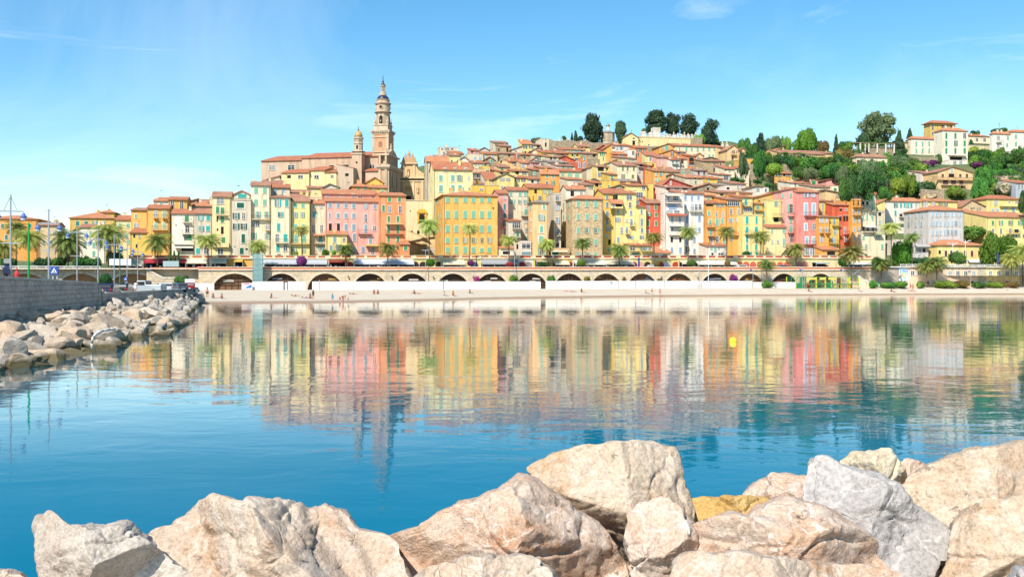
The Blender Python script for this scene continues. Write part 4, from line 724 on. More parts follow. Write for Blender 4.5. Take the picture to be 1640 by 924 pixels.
H(495, 520.5, 273, 268, None, 'butter', 'm', "283.4:507n7x5", 'grey', 'taller pale yellow side chapel in the middle below the nave', rc='r', Y=312.2, th=TC, D=8, yb=330, cat='church', name='side_chapel', chim=0, pipes=False)
H(520.5, 539, 276, 272.3, None, 'butter', 'm', "282.6:532n5x4", 'grey', 'narrow yellow side chapel beside the grey buttress wall', rc='r', Y=311.4, th=TC, D=8, yb=330, cat='church', name='side_chapel', chim=0, pipes=False)
H(540, 566, 270, 264, None, 'tan', 'l', "280:555.6d6x5", 'grey', 'grey stucco buttress wall with sloping top below the slender turret', rc='b', Y=311, th=TC, D=6, yb=330, cat='church', name='buttress_wall', wallm=stucco('#CDB59A'), chim=0, pipes=False, ov=.1)
H(585, 607, 274, 270.5, None, 'tan', 'm', "", 'grey', 'low lean-to chapel with red roof between turret and church front', rc='r', Y=313, th=TC, D=5, yb=330, cat='church', name='side_chapel', wallm=STONE_W, chim=0, pipes=False)
H(519, 543, 300, 295, 52, 'gbeige', 'p', "304:531n7x3.5,540c6x4", 'green', 'grey house with pedimented dormer and green shutters below the church', rc='y', yb=330, apex=528)
H(563, 590, 299.5, 294, 46, 'orange', 'h', "303.5:574c5x8,584.5c5x8", 'teal', 'orange roofed house with two teal shutters below the church', rc='o', yb=330, chim=1)
H(586, 614, 293, 284.5, 54, 'gold', 'p', "", 'mint', 'golden yellow gable in front of the church tower', rc='o', yb=330, apex=600, chim=0)
H(591, 621, 301, 297.5, 44, 'gold', 'm', "304:599c6x4.5,613c6x4.5", 'pgreen', 'low golden house with two pale shutters in front of the church tower', rc='o', yb=330)
H(492, 519, 301.5, 299, 60, 'butter', 'm', "", 'mint', 'low cream annexe with old tiles below the side chapels', rc='b', yb=330)
H(420, 452, 294, 289.5, 58, 'cream', 'm', "", 'mint', 'low house with broad old red roof at the foot of the basilica', rc='b', yb=330)
H(428, 448, 288, 282, 66, 'cream', 'r', "", 'mint', 'cream lean-to with sloping wall against the basilica', rc='b', yb=330)
H(456, 497, 309, 305, 44, 'gbeige', 'm', "312:473n8x3", 'grey', 'untidy low roof with skylight behind the yellow ochre house', rc='b', yb=330)
H(497, 517, 317, None, 40, 'cream', 'f', "", 'mint', 'low cream wall with hanging plants left of the pink block', yb=335)
# slender octagonal turret
def turret():
 Y = 315; k = Y / F; z = lambda py: zpx(py, Y); cx = (574 - CX) * k
 t = empty('church_turret', (cx, Y, z(322)), TC); tag(t, 'slender church turret with small ochre dome left of the tall tower', 'turret')
 zz = lambda py: z(py) - z(322)
 b = MB(); hw = 8.2 * k; b.box(-hw, -hw, -3, hw, hw, zz(247.5)); b.build('shaft', STONE_W, t)
 b = MB()
 for a, c in ((248.5, 246.5), (243.8, 242.6)): b.box(-hw - .25, -hw - .25, zz(a), hw + .25, hw + .25, zz(c))
 b.build('cornice', STONE_L, t)
 b = MB(); r = 6.9 * k
 b.lathe([(r, zz(246.4)), (r, zz(222))], n=8, rot=.5); b.build('octagon', STONE_L, t)
 b = MB()
 for i in range(8):
  a = math.pi / 4 * i; c = Vector((math.cos(a), math.sin(a), 0)) * (r * math.cos(math.pi / 8) + .02)
  u = Vector((-math.sin(a), math.cos(a), 0))
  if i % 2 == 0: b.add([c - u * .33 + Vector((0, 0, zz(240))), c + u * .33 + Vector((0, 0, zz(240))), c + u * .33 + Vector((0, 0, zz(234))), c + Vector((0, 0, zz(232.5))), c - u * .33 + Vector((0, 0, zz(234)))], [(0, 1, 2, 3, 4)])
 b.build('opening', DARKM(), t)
 b = MB()
 for a, c, s in ((231, 229.8, 1.12), (223, 220.5, 1.2), (226, 225.3, 1.1)): b.lathe([(r * s, zz(a)), (r * s, zz(c))], n=8, rot=.5)
 b.build('cornice', STONE_L, t)
 b = MB(); b.lathe([(r * .95, zz(220.4)), (r * .95, zz(217)), (r * .8, zz(213.5)), (r * .5, zz(211)), (r * .18, zz(209.8))], n=16); b.build('dome', plain('ochre_dome_tiles', '#C7A66A', .5), t, True)
 b = MB(); b.lathe([(.25, zz(209.8)), (.35, zz(208.6)), (.12, zz(207.6)), (.04, zz(202))], n=6); b.build('finial', IRON(), t)
 b = MB(); b.box(-.3, -hw - .03, zz(263), .3, -hw + .01, zz(260)); b.build('window', DARKM(), t)
turret()
def tower():
 Y = 321; k = Y / F; cx = (613.4 - CX) * k; zb = zpx(325, Y); zz = lambda py: zpx(py, Y) - zb
 t = empty('bell_tower', (cx, Y, zb), TC); tag(t, 'tall baroque bell tower with dark dome, lantern and terracotta panels', 'bell tower')
 hw = 12.9 * k; b = MB(); b.box(-hw, -hw, -4, hw, hw, zz(215.5)); b.build('shaft', TERRA, t)
 b = MB(); p = .75                                       # corner pilasters on the four faces
 for sx in (-1, 1):
  for sy in (-1, 1):
   b.box(sx * hw - (p if sx > 0 else -.12) - (0 if sx > 0 else .24), sy * hw - (p if sy > 0 else .12), -3.9, sx * hw + (.12 if sx > 0 else p), sy * hw + (.12 if sy > 0 else p), zz(216.5))
 b.build('pilaster', STONE_L, t)
 b = MB()
 for a, c, o in ((222.4, 220.8, .22), (217, 214.6, .2), (214.55, 212.8, .42), (212.75, 210.6, .62), (246, 244.5, .3)): b.box(-hw - o, -hw - o, zz(a), hw + o, hw + o, zz(c))
 for i in range(9):
  x = -hw - .4 + (2 * hw + .8) * i / 8
  for s in (-1, 1):
   b.box(x - .12, s * (hw + .3) - .3, zz(214.5), x + .12, s * (hw + .3) + .3, zz(213)); b.box(s * (hw + .3) - .3, x - .12, zz(214.5), s * (hw + .3) + .3, x + .12, zz(213))
 b.build('cornice', STONE_L, t)
 def archpoly(w, z0, z1, n=8):
  return [(-w, z0), (w, z0)] + [(w * math.cos(a), z1 - w + w * math.sin(a)) for a in [math.pi * i / n for i in range(n + 1)]]
 b = MB(); f = MB()
 b.prism(archpoly(.75, zz(238), zz(228)), -hw - .05, -hw + .02); f.prism(archpoly(1.05, zz(239), zz(226.6)), -hw - .03, -hw + .02)
 b.build('niche', stucco('#B9764A'), t); f.build('niche_frame', STONE_L, t)
 hw2 = 11.6 * k; b = MB(); b.box(-hw2, -hw2, zz(210.5), hw2, hw2, zz(203)); b.box(-hw2 - .2, -hw2 - .2, zz(202.9), hw2 + .2, hw2 + .2, zz(201.6)); b.build('parapet_stage', STONE_L, t)
 for sx in (-1, 1):
  for sy in (-1, 1):
   b = MB(); b.lathe([(.42, zz(201.6)), (.42, zz(200)), (.2, zz(199.4)), (.34, zz(197.4)), (.3, zz(195.5)), (.12, zz(194)), (.05, zz(188.5))], (sx * (hw2 - .3), sy * (hw2 - .3), 0), 8); b.build('pinnacle', STONE_L, t)
 r = 11.0 * k
 b = MB(); b.lathe([(r, zz(201.5)), (r, zz(182))], n=8, rot=.5); b.build('bell_stage', STONE_L, t)
 for ang in range(4):
  a = ang * math.pi / 2; o = MB(); ap = r * math.cos(math.pi / 8)
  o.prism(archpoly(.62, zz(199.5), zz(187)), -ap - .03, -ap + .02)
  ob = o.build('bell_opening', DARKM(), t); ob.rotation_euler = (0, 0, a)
  fr = MB(); fr.prism([(-.82, zz(200)), (-.62, zz(200)), (-.62, zz(190)), (-.82, zz(190))], -ap - .1, -ap + .02); fr.prism([(.62, zz(200)), (.82, zz(200)), (.82, zz(190)), (.62, zz(190))], -ap - .1, -ap + .02)
  outer = [(.84 * math.cos(x), zz(187) - .62 + .84 * math.sin(x)) for x in [math.pi * i / 10 for i in range(11)]]; inner = [(.62 * math.cos(x), zz(187) - .62 + .62 * math.sin(x)) for x in [math.pi * i / 10 for i in range(11)]]
  for i in range(10): fr.prism([outer[i], outer[i + 1], inner[i + 1], inner[i]], -ap - .1, -ap + .02)
  fo = fr.build('opening_frame', STONE_W, t); fo.rotation_euler = (0, 0, a)
  if ang == 0:
   bl = MB(); bl.lathe([(.45, 0), (.38, .2), (.25, .7), (.1, .85)], (0, -ap - .1, zz(197)), 10); bl.build('bell', plain('bronze', '#7A7868', .5, .6), t)
  oc = MB(); rr = r * .98 * math.cos(math.pi / 16)
  oc.prism([(.5 * math.cos(x), zz(173.5) + .5 * math.sin(x)) for x in [2 * math.pi * i / 14 for i in range(14)]], -r - .05, -r + .3); oo = oc.build('oculus', DARKM(), t); oo.rotation_euler = (0, 0, a)
  of = MB()
  for i in range(14):
   x0, x1 = 2 * math.pi * i / 14, 2 * math.pi * (i + 1) / 14
   of.prism([(.75 * math.cos(x0), zz(173.5) + .75 * math.sin(x0)), (.75 * math.cos(x1), zz(173.5) + .75 * math.sin(x1)), (.5 * math.cos(x1), zz(173.5) + .5 * math.sin(x1)), (.5 * math.cos(x0), zz(173.5) + .5 * math.sin(x0))], -r - .12, -r + .3)
  og = of.build('oculus_frame', STONE_W, t); og.rotation_euler = (0, 0, a)
 b = MB(); b.lathe([(r * .99, zz(180.4)), (r * .99, zz(168.4))], n=24); b.lathe([(r * .95, zz(166.3)), (r * .92, zz(161))], n=24); b.build('upper_drum', STONE_L, t, False)
 b = MB()
 for a, c, s in ((182, 181.2, 1.12), (181.15, 180.3, 1.24), (168.6, 167.4, 1.1), (167.35, 166.2, 1.18), (161.6, 160.6, 1.0)): b.lathe([(r * s, zz(a)), (r * s, zz(c))], n=24)
 b.build('ring_cornice', STONE_W, t)
 b = MB(); b.lathe([(r * .88 * math.cos(x), zz(160.5) + (zz(152.4) - zz(160.5)) * math.sin(x)) for x in [math.pi / 2 * i / 8 * .88 for i in range(9)]], n=24); b.build('dome', SLATE, t, True)
 b = MB()
 for a, c, w in ((153.6, 151, 5.6), (150.9, 149.2, 5.0), (149.15, 147.6, 4.2)): b.lathe([(w * k, zz(a)), (w * k, zz(c))], n=8, rot=.5)
 b.build('lantern_base', STONE_L, t)
 for i in range(8):
  a = math.pi / 4 * (i + .5); b = MB(); b.tube((math.cos(a) * 2.9 * k, math.sin(a) * 2.9 * k, zz(147.5)), (math.cos(a) * 2.9 * k, math.sin(a) * 2.9 * k, zz(139)), .14, n=6); b.build('lantern_column', STONE_L, t)
 b = MB(); b.lathe([(2.0 * k, zz(147.5)), (2.0 * k, zz(139))], n=8, rot=.5); b.build('lantern_core', stucco('#A99A88'), t)
 b = MB(); b.lathe([(3.9 * k, zz(139)), (4.3 * k, zz(138)), (4.3 * k, zz(137.2))], n=16); b.build('lantern_cornice', STONE_L, t)
 b = MB(); b.lathe([(3.7 * k * math.cos(x), zz(137.1) + (zz(133.4) - zz(137.1)) * math.sin(x)) for x in [math.pi / 2 * i / 6 * .9 for i in range(7)]], n=16); b.build('lantern_dome', SLATE, t, True)
 b = MB(); b.lathe([(.3, zz(133.6)), (.22, zz(132.4)), (.4, zz(131)), (.16, zz(129.6)), (.05, zz(121))], n=6); b.box(-.35, -.04, zz(125.2), .35, .04, zz(124.8)); b.build('finial', IRON(), t)
tower()
def church_front():
 "the baroque front, facing right and in shade"
 Y = 309; k = Y / F; p = at(621, 325, Y); t = empty('church_facade', p, TC); tag(t, 'shaded baroque church front with pilasters, seen edge-on below the bell tower', 'church front')
 z = lambda py: zpx(py, Y) - p.z
 w, D = 3.2, 13.0
 b = MB(); b.box(-w, 0, -4, 0, D, z(262)); b.box(-w, 1.2, z(262.02), -.2, D - 1.2, z(246)); b.build('wall', STONE_D, t)
 b = MB()
 for y0 in (.1, 2.6, 5.0, 7.4, 9.8, 12.2):
  b.box(.002, y0, -3.9, .35, y0 + .7, z(270.5)); b.box(.002, y0 + .1, z(264), .3, y0 + .6, z(249)) if 1.2 < y0 < 11 else None
 for x0 in (-3.1, -1.0): b.box(x0, -.35, -3.9, x0 + .8, -.002, z(270.5)); b.box(x0 + .1, -.3, z(263.5), x0 + .7, 1.0, z(248))
 b.build('pilaster', STONE_L, t)
 b = MB(); b.box(-w - .4, -.55, z(270.4), .7, D + .4, z(268)); b.box(-w - .7, -.9, z(267.95), 1.0, D + .6, z(264.5)); b.box(-w - .2, -.4, z(248.9), .5, D - .9, z(246.4)); b.build('cornice', STONE_L, t)
 b = MB()                                                # scrolled crest with statues
 b.prismx([(1.5, z(246.3)), (D - 1.5, z(246.3)), (D - 2.2, z(243)), (D - 3.5, z(241)), (D / 2 + 2, z(239)), (D / 2 + 1, z(236.4)), (D / 2 - 1, z(236.4)), (D / 2 - 2, z(239)), (3.5, z(241)), (2.2, z(243))], -1.6, -.2); b.build('crest', STONE_W, t)
 for y0, s in ((1.2, 1.0), (3.0, 1.15), (D / 2, 1.35), (D - 2, 1.1)):
  b = MB(); zz0 = z(246.3) if y0 < 4 or y0 > 8 else z(236.4)
  b.lathe([(.42, 0), (.38, .5), (.45, .9), (.3, 1.3), (.36, 1.6), (.14, 1.8), (.2, 2.0), (.05, 2.25)], (-.9, y0, zz0), 8); o = b.build('statue', STONE_W, t)
 for y0 in (3.4, 8.2):
  b = MB(); b.box(.01, y0, z(300), .12, y0 + 1.4, z(280)); b.build('niche', stucco('#8A6A4E'), t)
 b = MB(); b.box(.01, 5.9, -1, .14, 7.3, z(303)); b.build('door', plain('dark_wood', '#4A3526', .7), t)
 for px, py in ((608.5, 256), (606, 284)): pass
church_front()
def chapel():
 Y = 326; k = Y / F; p = at(656, 324, Y); t = empty('penitents_chapel', p, 0); tag(t, 'ochre brown baroque chapel with curved gable and statues beside the church square', 'chapel')
 x = lambda px: (px - 656) * k; z = lambda py: zpx(py, Y) - p.z
 m = stucco('#E6C08C'); ml = stucco('#EED0A2'); md = stucco('#CDA070')
 b = MB(); b.box(x(632), 0, -4, x(679.5), 10, z(291)); b.build('wall', m, t)
 up = [(x(632.5), z(285)), (x(679), z(285)), (x(679), z(277.5)), (x(675), z(275.8)), (x(670), z(272)), (x(667), z(267)), (x(666), z(262)), (x(643), z(262)), (x(642), z(267)), (x(639), z(272)), (x(635), z(276)), (x(632.5), z(277.5))]
 b = MB(); b.prism(up, .5, 8); b.build('upper_wall', m, t)
 cap = [(x(642.5), z(261.9)), (x(666.5), z(261.9))] + [(x(654.5) + 11.4 * k * math.cos(a), z(259.8) + (z(251.5) - z(259.8)) * math.sin(a)) for a in [math.pi * i / 12 for i in range(13)]]
 b = MB(); b.prism(cap, .2, 7); b.build('curved_gable', md, t)
 b = MB(); b.box(x(630.8), -.5, z(286.2), x(680.5), 1, z(284.2)); b.box(x(631.6), -.3, z(291.2), x(679.9), .9, z(289.4)); b.box(x(641), -.1, z(262.8), x(668), 1, z(260.6)); b.build('cornice', ml, t)
 b = MB()
 for px in (634, 646, 662, 676.5): b.box(x(px - 1.4), -.28, -3.9, x(px + 1.4), -.002, z(291.3))
 for px in (646, 663): b.box(x(px - 1.2), .2, z(284.1), x(px + 1.2), .498, z(263))
 b.build('pilaster', ml, t)
 for px, y0, y1, w in ((639, 301, 309.5, 2.0), (669.3, 301, 309.5, 2.0), (654, 271, 282, 2.0)):
  b = MB(); yy = .46 if px == 654 else -.05; ww = w * k
  b.prism([(x(px) - ww, z(y1)), (x(px) + ww, z(y1))] + [(x(px) + ww * math.cos(a), z(y0) - ww + ww * math.sin(a)) for a in [math.pi * i / 8 for i in range(9)]], yy, yy + .2); b.build('niche', stucco('#7E5C3E'), t)
  b = MB(); b.lathe([(.28, 0), (.3, .6), (.22, 1.1), (.26, 1.35), (.1, 1.5), (.15, 1.7), (.04, 1.85)], (x(px), yy - .15, z(y1) + .05), 8); b.build('statue', ml, t)
 b = MB(); b.box(x(649), -.06, z(306), x(659.5), -.01, z(299)); b.build('panel', md, t)
 b = MB(); b.box(x(650.2), -.12, -.5, x(658.2), -.01, z(314)); b.build('door', plain('dark_wood', '#4A3526', .7), t)
 for px, s in ((654.3, 1.5), (648.8, 1.05), (660, 1.05), (645.5, .8), (663.5, .8)):
  b = MB(); zz0 = {654.3: 251.6, 648.8: 252.6, 660: 252.6, 645.5: 256.5, 663.5: 256.5}[px]
  b.lathe([(.4 * s, -.3), (.34 * s, .5 * s), (.4 * s, .8 * s), (.22 * s, 1.2 * s), (.12 * s, 1.3 * s), (.16 * s, 1.5 * s), (.03, 1.65 * s)], (x(px), 1.2, z(zz0)), 8); b.build('statue', md, t)
chapel()
for a in np.linspace(632, 684, 6):
 for Yc in (300, 315, 335, 350): CTRL.append((at(a, 0, Yc).x, Yc, 29.0))
FOOT.append((at(628, 0, 298).x, 299.0, 15, 45, 0.0, 29.0))
FOOT.append((at(418, 0, 325).x, 322.0, 48, 18, TC, 30.0))
def esplanade():
 Y = 293; p = at(649, 412, Y); t = empty('retaining_wall', p, TH); tag(t, 'pale yellow retaining wall with baroque portal below the church square', 'wall')
 s_, c_ = math.sin(TH), math.cos(TH)
 def lc(px, py, d=0.0):
  Yl = Y + d; P = Vector(((649 - CX) / F * Y, Y)); s = (px - CX) / F
  u = (P.x - d * s_ - s * (P.y + d * c_)) / (s * s_ - c_)
  return u, zpx(py, P.y + u * s_ + d * c_) - p.z
 m = stucco('#FBE4AE'); b = MB(); w = lc(706, 400)[0]; zt = lc(676, 322)[1]
 b.box(0, 0, -4, w, 3, zt); b.build('wall', m, t)
 b = MB(); b.box(-.1, -.15, zt + .003, w, .5, zt + .3); b.build('coping', stucco('#E6D2AC'), t)
 g = stucco('#F0B838'); x0, x1 = lc(668.3, 350)[0], lc(683, 350)[0]; b = MB()
 zb_, zt_ = lc(675, 357)[1], lc(675, 341.5)[1]
 b.box(x0, -.35, zb_, x0 + .55, -.004, zt_); b.box(x1 - .55, -.35, zb_, x1, -.004, zt_); b.box(x0 - .2, -.5, zt_ + .003, x1 + .2, -.004, zt_ + .35)
 xm = (x0 + x1) / 2; rw = (x1 - x0) / 2 + .1
 arc = [(xm + rw * math.cos(a), zt_ + .36 + .95 * math.sin(a)) for a in [math.pi * i / 12 for i in range(13)]]
 b.prism(arc, -.4, -.004); b.build('portal', g, t)
 b = MB(); ow = .95; za, zc = lc(675, 357)[1], lc(675, 343.5)[1]
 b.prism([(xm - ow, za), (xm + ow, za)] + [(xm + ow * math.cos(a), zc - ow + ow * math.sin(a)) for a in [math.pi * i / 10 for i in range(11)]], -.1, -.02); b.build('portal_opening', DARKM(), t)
 for px, py, ww, hh_ in ((659.5, 371, 3.4, 2.2), (670, 372, 4, 5), (682, 372.5, 4.4, 9), (696, 373, 5, 7), (657, 338, 1.4, 2)):
  x_, z_ = lc(px, py); b = MB(); b.box(x_ - ww * .1, -.06, z_ - hh_ * .1, x_ + ww * .1, -.01, z_ + hh_ * .1); b.build('window', DARKM(), t)
 # second, lower wall with sloping coping in front
 p2 = at(652, 412, 287); t2 = empty('stair_wall', p2, TH); tag(t2, 'pale yellow stair wall with diagonal copings rising between salmon and golden houses', 'wall')
 kk = 287 / F; L = lambda px: (px - 652) * kk * 1.02; Z = lambda py: zpx(py, 287 + L(0)) - p2.z if False else (412 - py) * kk
 b = MB(); b.prism([(L(653), -4), (L(705), -4), (L(705), Z(378)), (L(690), Z(379.5)), (L(672), Z(383)), (L(654), Z(387))], 0, 2.5); b.build('wall', stucco('#F6D79A'), t2)
 b = MB()
 def strip(pts, y0, hgt=.28):
  for (a, c), (e, f) in zip(pts, pts[1:]): b.prism([(L(a), Z(c)), (L(e), Z(f)), (L(e), Z(f) + hgt), (L(a), Z(c) + hgt)], y0 - .5, y0 + .2)
 strip([(654, 387), (672, 383), (690, 379.5), (705, 378)], 0.0); b.build('coping', stucco('#E2C690'), t2)
 b = MB(); strip([(654, 371), (672, 378), (686, 384)], -.7, .22); b.build('sloping_coping', stucco('#D8B478'), t2)
 b = MB(); b.prism([(L(653), -4), (L(690), -4), (L(690), Z(397)), (L(672), Z(393)), (L(654), Z(387.5))], -1.2, -.01); b.build('lower_wall', stucco('#EFC988'), t2)
 b = MB(); strip([(654, 387.5), (672, 393), (690, 397.5)], -1.2, .3); b.build('lower_coping', stucco('#C9A468'), t2)
 st = empty('stairway', at(697, 412, 281), TH); tag(st, 'stone stairway climbing beside the golden orange palazzo', 'stairs')
 for i in range(16):
  b = MB(); b.box(-1.6, i * .38, -3, 1.6, i * .38 + .38, .1 + i * .19); b.build('step', stucco('#CDB99A'), st)
 b = MB(); b.prismx([(-.3, -3), (6.2, -3), (6.2, 4.0), (-.3, 1.0)], -2.2, -1.62); b.build('balustrade', stucco('#EBCF98'), st)
esplanade()
FOOT.append((at(647, 0, 279).x, 279.0, 14, 18, TH, 9.5)); CTRL.append((at(675, 0, 283).x, 283, 9.5)); CTRL.append((at(690, 0, 290).x, 290, 9.5))
# ---------------------------------------------------------------- hill, streets, promenade, beach, water, sky
def hillpt(px, py):
 Y = W(px) + rd(py, px) - 2; return at(px, py, Y)
for px in range(1180, 1960, 45):                              # visible ground of the green slope
 for py in (318, 300, 282, 264, 250, 238):
  if px > 1560 and py > 300: pass
  p = hillpt(px, py + 3); CTRL.append((p.x, p.y, p.z))
for px in range(-150, 420, 60):
 for d in (60, 120, 200, 300, 420): p = pt(px, d); CTRL.append((p.x, p.y, 8.0))
for px in range(420, 660, 50):
 for d in (140, 220, 320, 420): p = pt(px, d); CTRL.append((p.x, p.y, 22.0))
for px in range(660, 1250, 60):
 for d in (300, 420): p = pt(px, d); CTRL.append((p.x, p.y, 55.0 if px > 860 else 40))
for px in range(880, 1160, 25):
 p = at(px, 234, W(px) + 215); CTRL.append((p.x, p.y, p.z)); p = at(px, 228, W(px) + 240); CTRL.append((p.x, p.y, p.z))
for px in range(1250, 1960, 60):
 for d in (330, 420): p = pt(px, d); CTRL.append((p.x, p.y, 70.0))
for px in range(-150, 1960, 40):
 p = pt(px, 18); CTRL.append((p.x, p.y, 9.5 if 200 < px < 1400 else 7.0))
def build_hill():
 us = np.arange(-200, 2000, 9.0); ds = np.concatenate([np.arange(19, 330, 4.0), np.arange(330, 520, 12.0)])
 U, Dd = np.meshgrid(us, ds); Yg = 247.5 / (1 - 1.507e-4 * (U - 820)) + Dd; Xg = (U - CX) * Yg / F
 P = np.stack([Xg.ravel(), Yg.ravel()], 1); c = np.array(CTRL)
 Z = np.zeros(len(P))
 for i in range(0, len(P), 4000):
  dd = ((P[i:i + 4000, None, :] - c[None, :, :2]) ** 2).sum(2) + 4.0
  w = 1 / dd ** 2; Z[i:i + 4000] = (w * c[:, 2]).sum(1) / w.sum(1)
 for (x0, y0, w, D, th, zb) in FOOT:                       # never bury a facade
  rx, ry = P[:, 0] - x0, P[:, 1] - y0
  lx = rx * math.cos(th) + ry * math.sin(th); ly = -rx * math.sin(th) + ry * math.cos(th)
  msk = (lx > -3) & (lx < w + 3) & (ly > -7) & (ly < D + 1); Z[msk] = np.minimum(Z[msk], zb + 0.2)
 global HILL; HILL = (us, ds, Z.reshape(U.shape))
 v = [(x, y, z) for (x, y), z in zip(P, Z)]; n = len(us); fs = []
 for j in range(len(ds) - 1):
  for i in range(n - 1): fs.append((j * n + i, j * n + i + 1, (j + 1) * n + i + 1, (j + 1) * n + i))
 m, nt, b = newmat('hill_ground'); vv = coords(nt, rand=False); n1 = noise(nt, vv, .08, 5, .6); n2 = noise(nt, vv, .9, 4, .7)
 a = mixc(nt, ramp(nt, n1, [(.4, 0.0), (.6, 1.0)]).outputs[0], (.05, .085, .025), (.10, .12, .04))
 a = mixc(nt, ramp(nt, n2, [(.55, 0.0), (.75, .7)]).outputs[0], a, (.22, .18, .11))
 nt.links.new(a, b.inputs['Base Color']); setin(b, Roughness=.95); bump(nt, b, n2, .8, .4)
 o = MB().add(v, fs).build('hill', m, smooth=True); struct(o)
build_hill()
def hill_z(px, d):
 us, ds, Z = HILL; i = int(np.clip((px - us[0]) / 9.0, 0, len(us) - 1)); j = int(np.argmin(abs(ds - d))); return float(Z[j, i])
def hill_at(px, py):
 "first point of the hill seen through a pixel"
 us, ds, Z = HILL; i = int(np.clip(round((px - us[0]) / 9.0), 0, len(us) - 1)); Yc = W(px) + ds
 zr = EYE + (HY - py) * Yc / F; k = np.nonzero(Z[:, i] >= zr)[0]
 k = k[0] if len(k) else int(np.argmin(abs(Z[:, i] - zr))); return Vector(((px - CX) * Yc[k] / F, Yc[k], Z[k, i])), float(ds[k])
# far ground sheet to the horizon
m, nt, b = newmat('far_ground'); vv = coords(nt, rand=False); n1 = noise(nt, vv, .02, 4)
nt.links.new(ramp(nt, n1, [(.3, (.07, .09, .04)), (.7, (.14, .14, .08))]).outputs[0], b.inputs['Base Color']); setin(b, Roughness=1.0)
struct(MB().add([(-900, 245, 5.2), (900, 300, 5.2), (4000, 500, 5.2), (4000, 9000, 5.2), (-4000, 9000, 5.2), (-4000, 240, 5.2)], [(0, 1, 2, 3, 4, 5)]).build('ground', m))
# street on the sea wall and terrace above the arcade
def lineZ(px, py, d): return zpx(py, W(px) + d)
def ribbon(name, d0, d1, zf, mat, x0=-200, x1=1960, step=20, thick=None):
 b = MB(); v = []; f = []; xs = list(np.arange(x0, x1 + 1, step))
 for px in xs:
  z = zf(px); v += [tuple(pt(px, d0, z)), tuple(pt(px, d1, z))]
 for i in range(len(xs) - 1): f.append((2 * i, 2 * i + 2, 2 * i + 3, 2 * i + 1))
 return struct(b.add(v, f).build(name, mat))
def asphalt():
 m, nt, b = newmat('asphalt'); v = coords(nt, rand=False); n = noise(nt, v, .6, 5, .7)
 nt.links.new(ramp(nt, n, [(.3, (.045, .045, .047)), (.7, (.08, .08, .08))]).outputs[0], b.inputs['Base Color']); setin(b, Roughness=.9); return m
ribbon('road', 3.0, 14.2, lambda px: lineZ(px, 432, 0), asphalt())
ribbon('pavement', .35, 2.99, lambda px: lineZ(px, 432, 0) + .12, plain('paving', '#CBBFAE', .9))
ribbon('terrace', 14.8, 24, lambda px: lineZ(px, 414.5, 14) + .02, plain('terrace_paving', '#D5C3A4', .9), x0=205, x1=1400)
ribbon('terrace', 14.2, 24, lambda px: lineZ(px, 432, 0) - .01, plain('terrace_paving', '#D5C3A4', .9), x0=1401, x1=1960)
ribbon('terrace', 14.2, 24, lambda px: lineZ(px, 432, 0) - .01, plain('terrace_paving', '#D5C3A4', .9), x0=-200, x1=204)
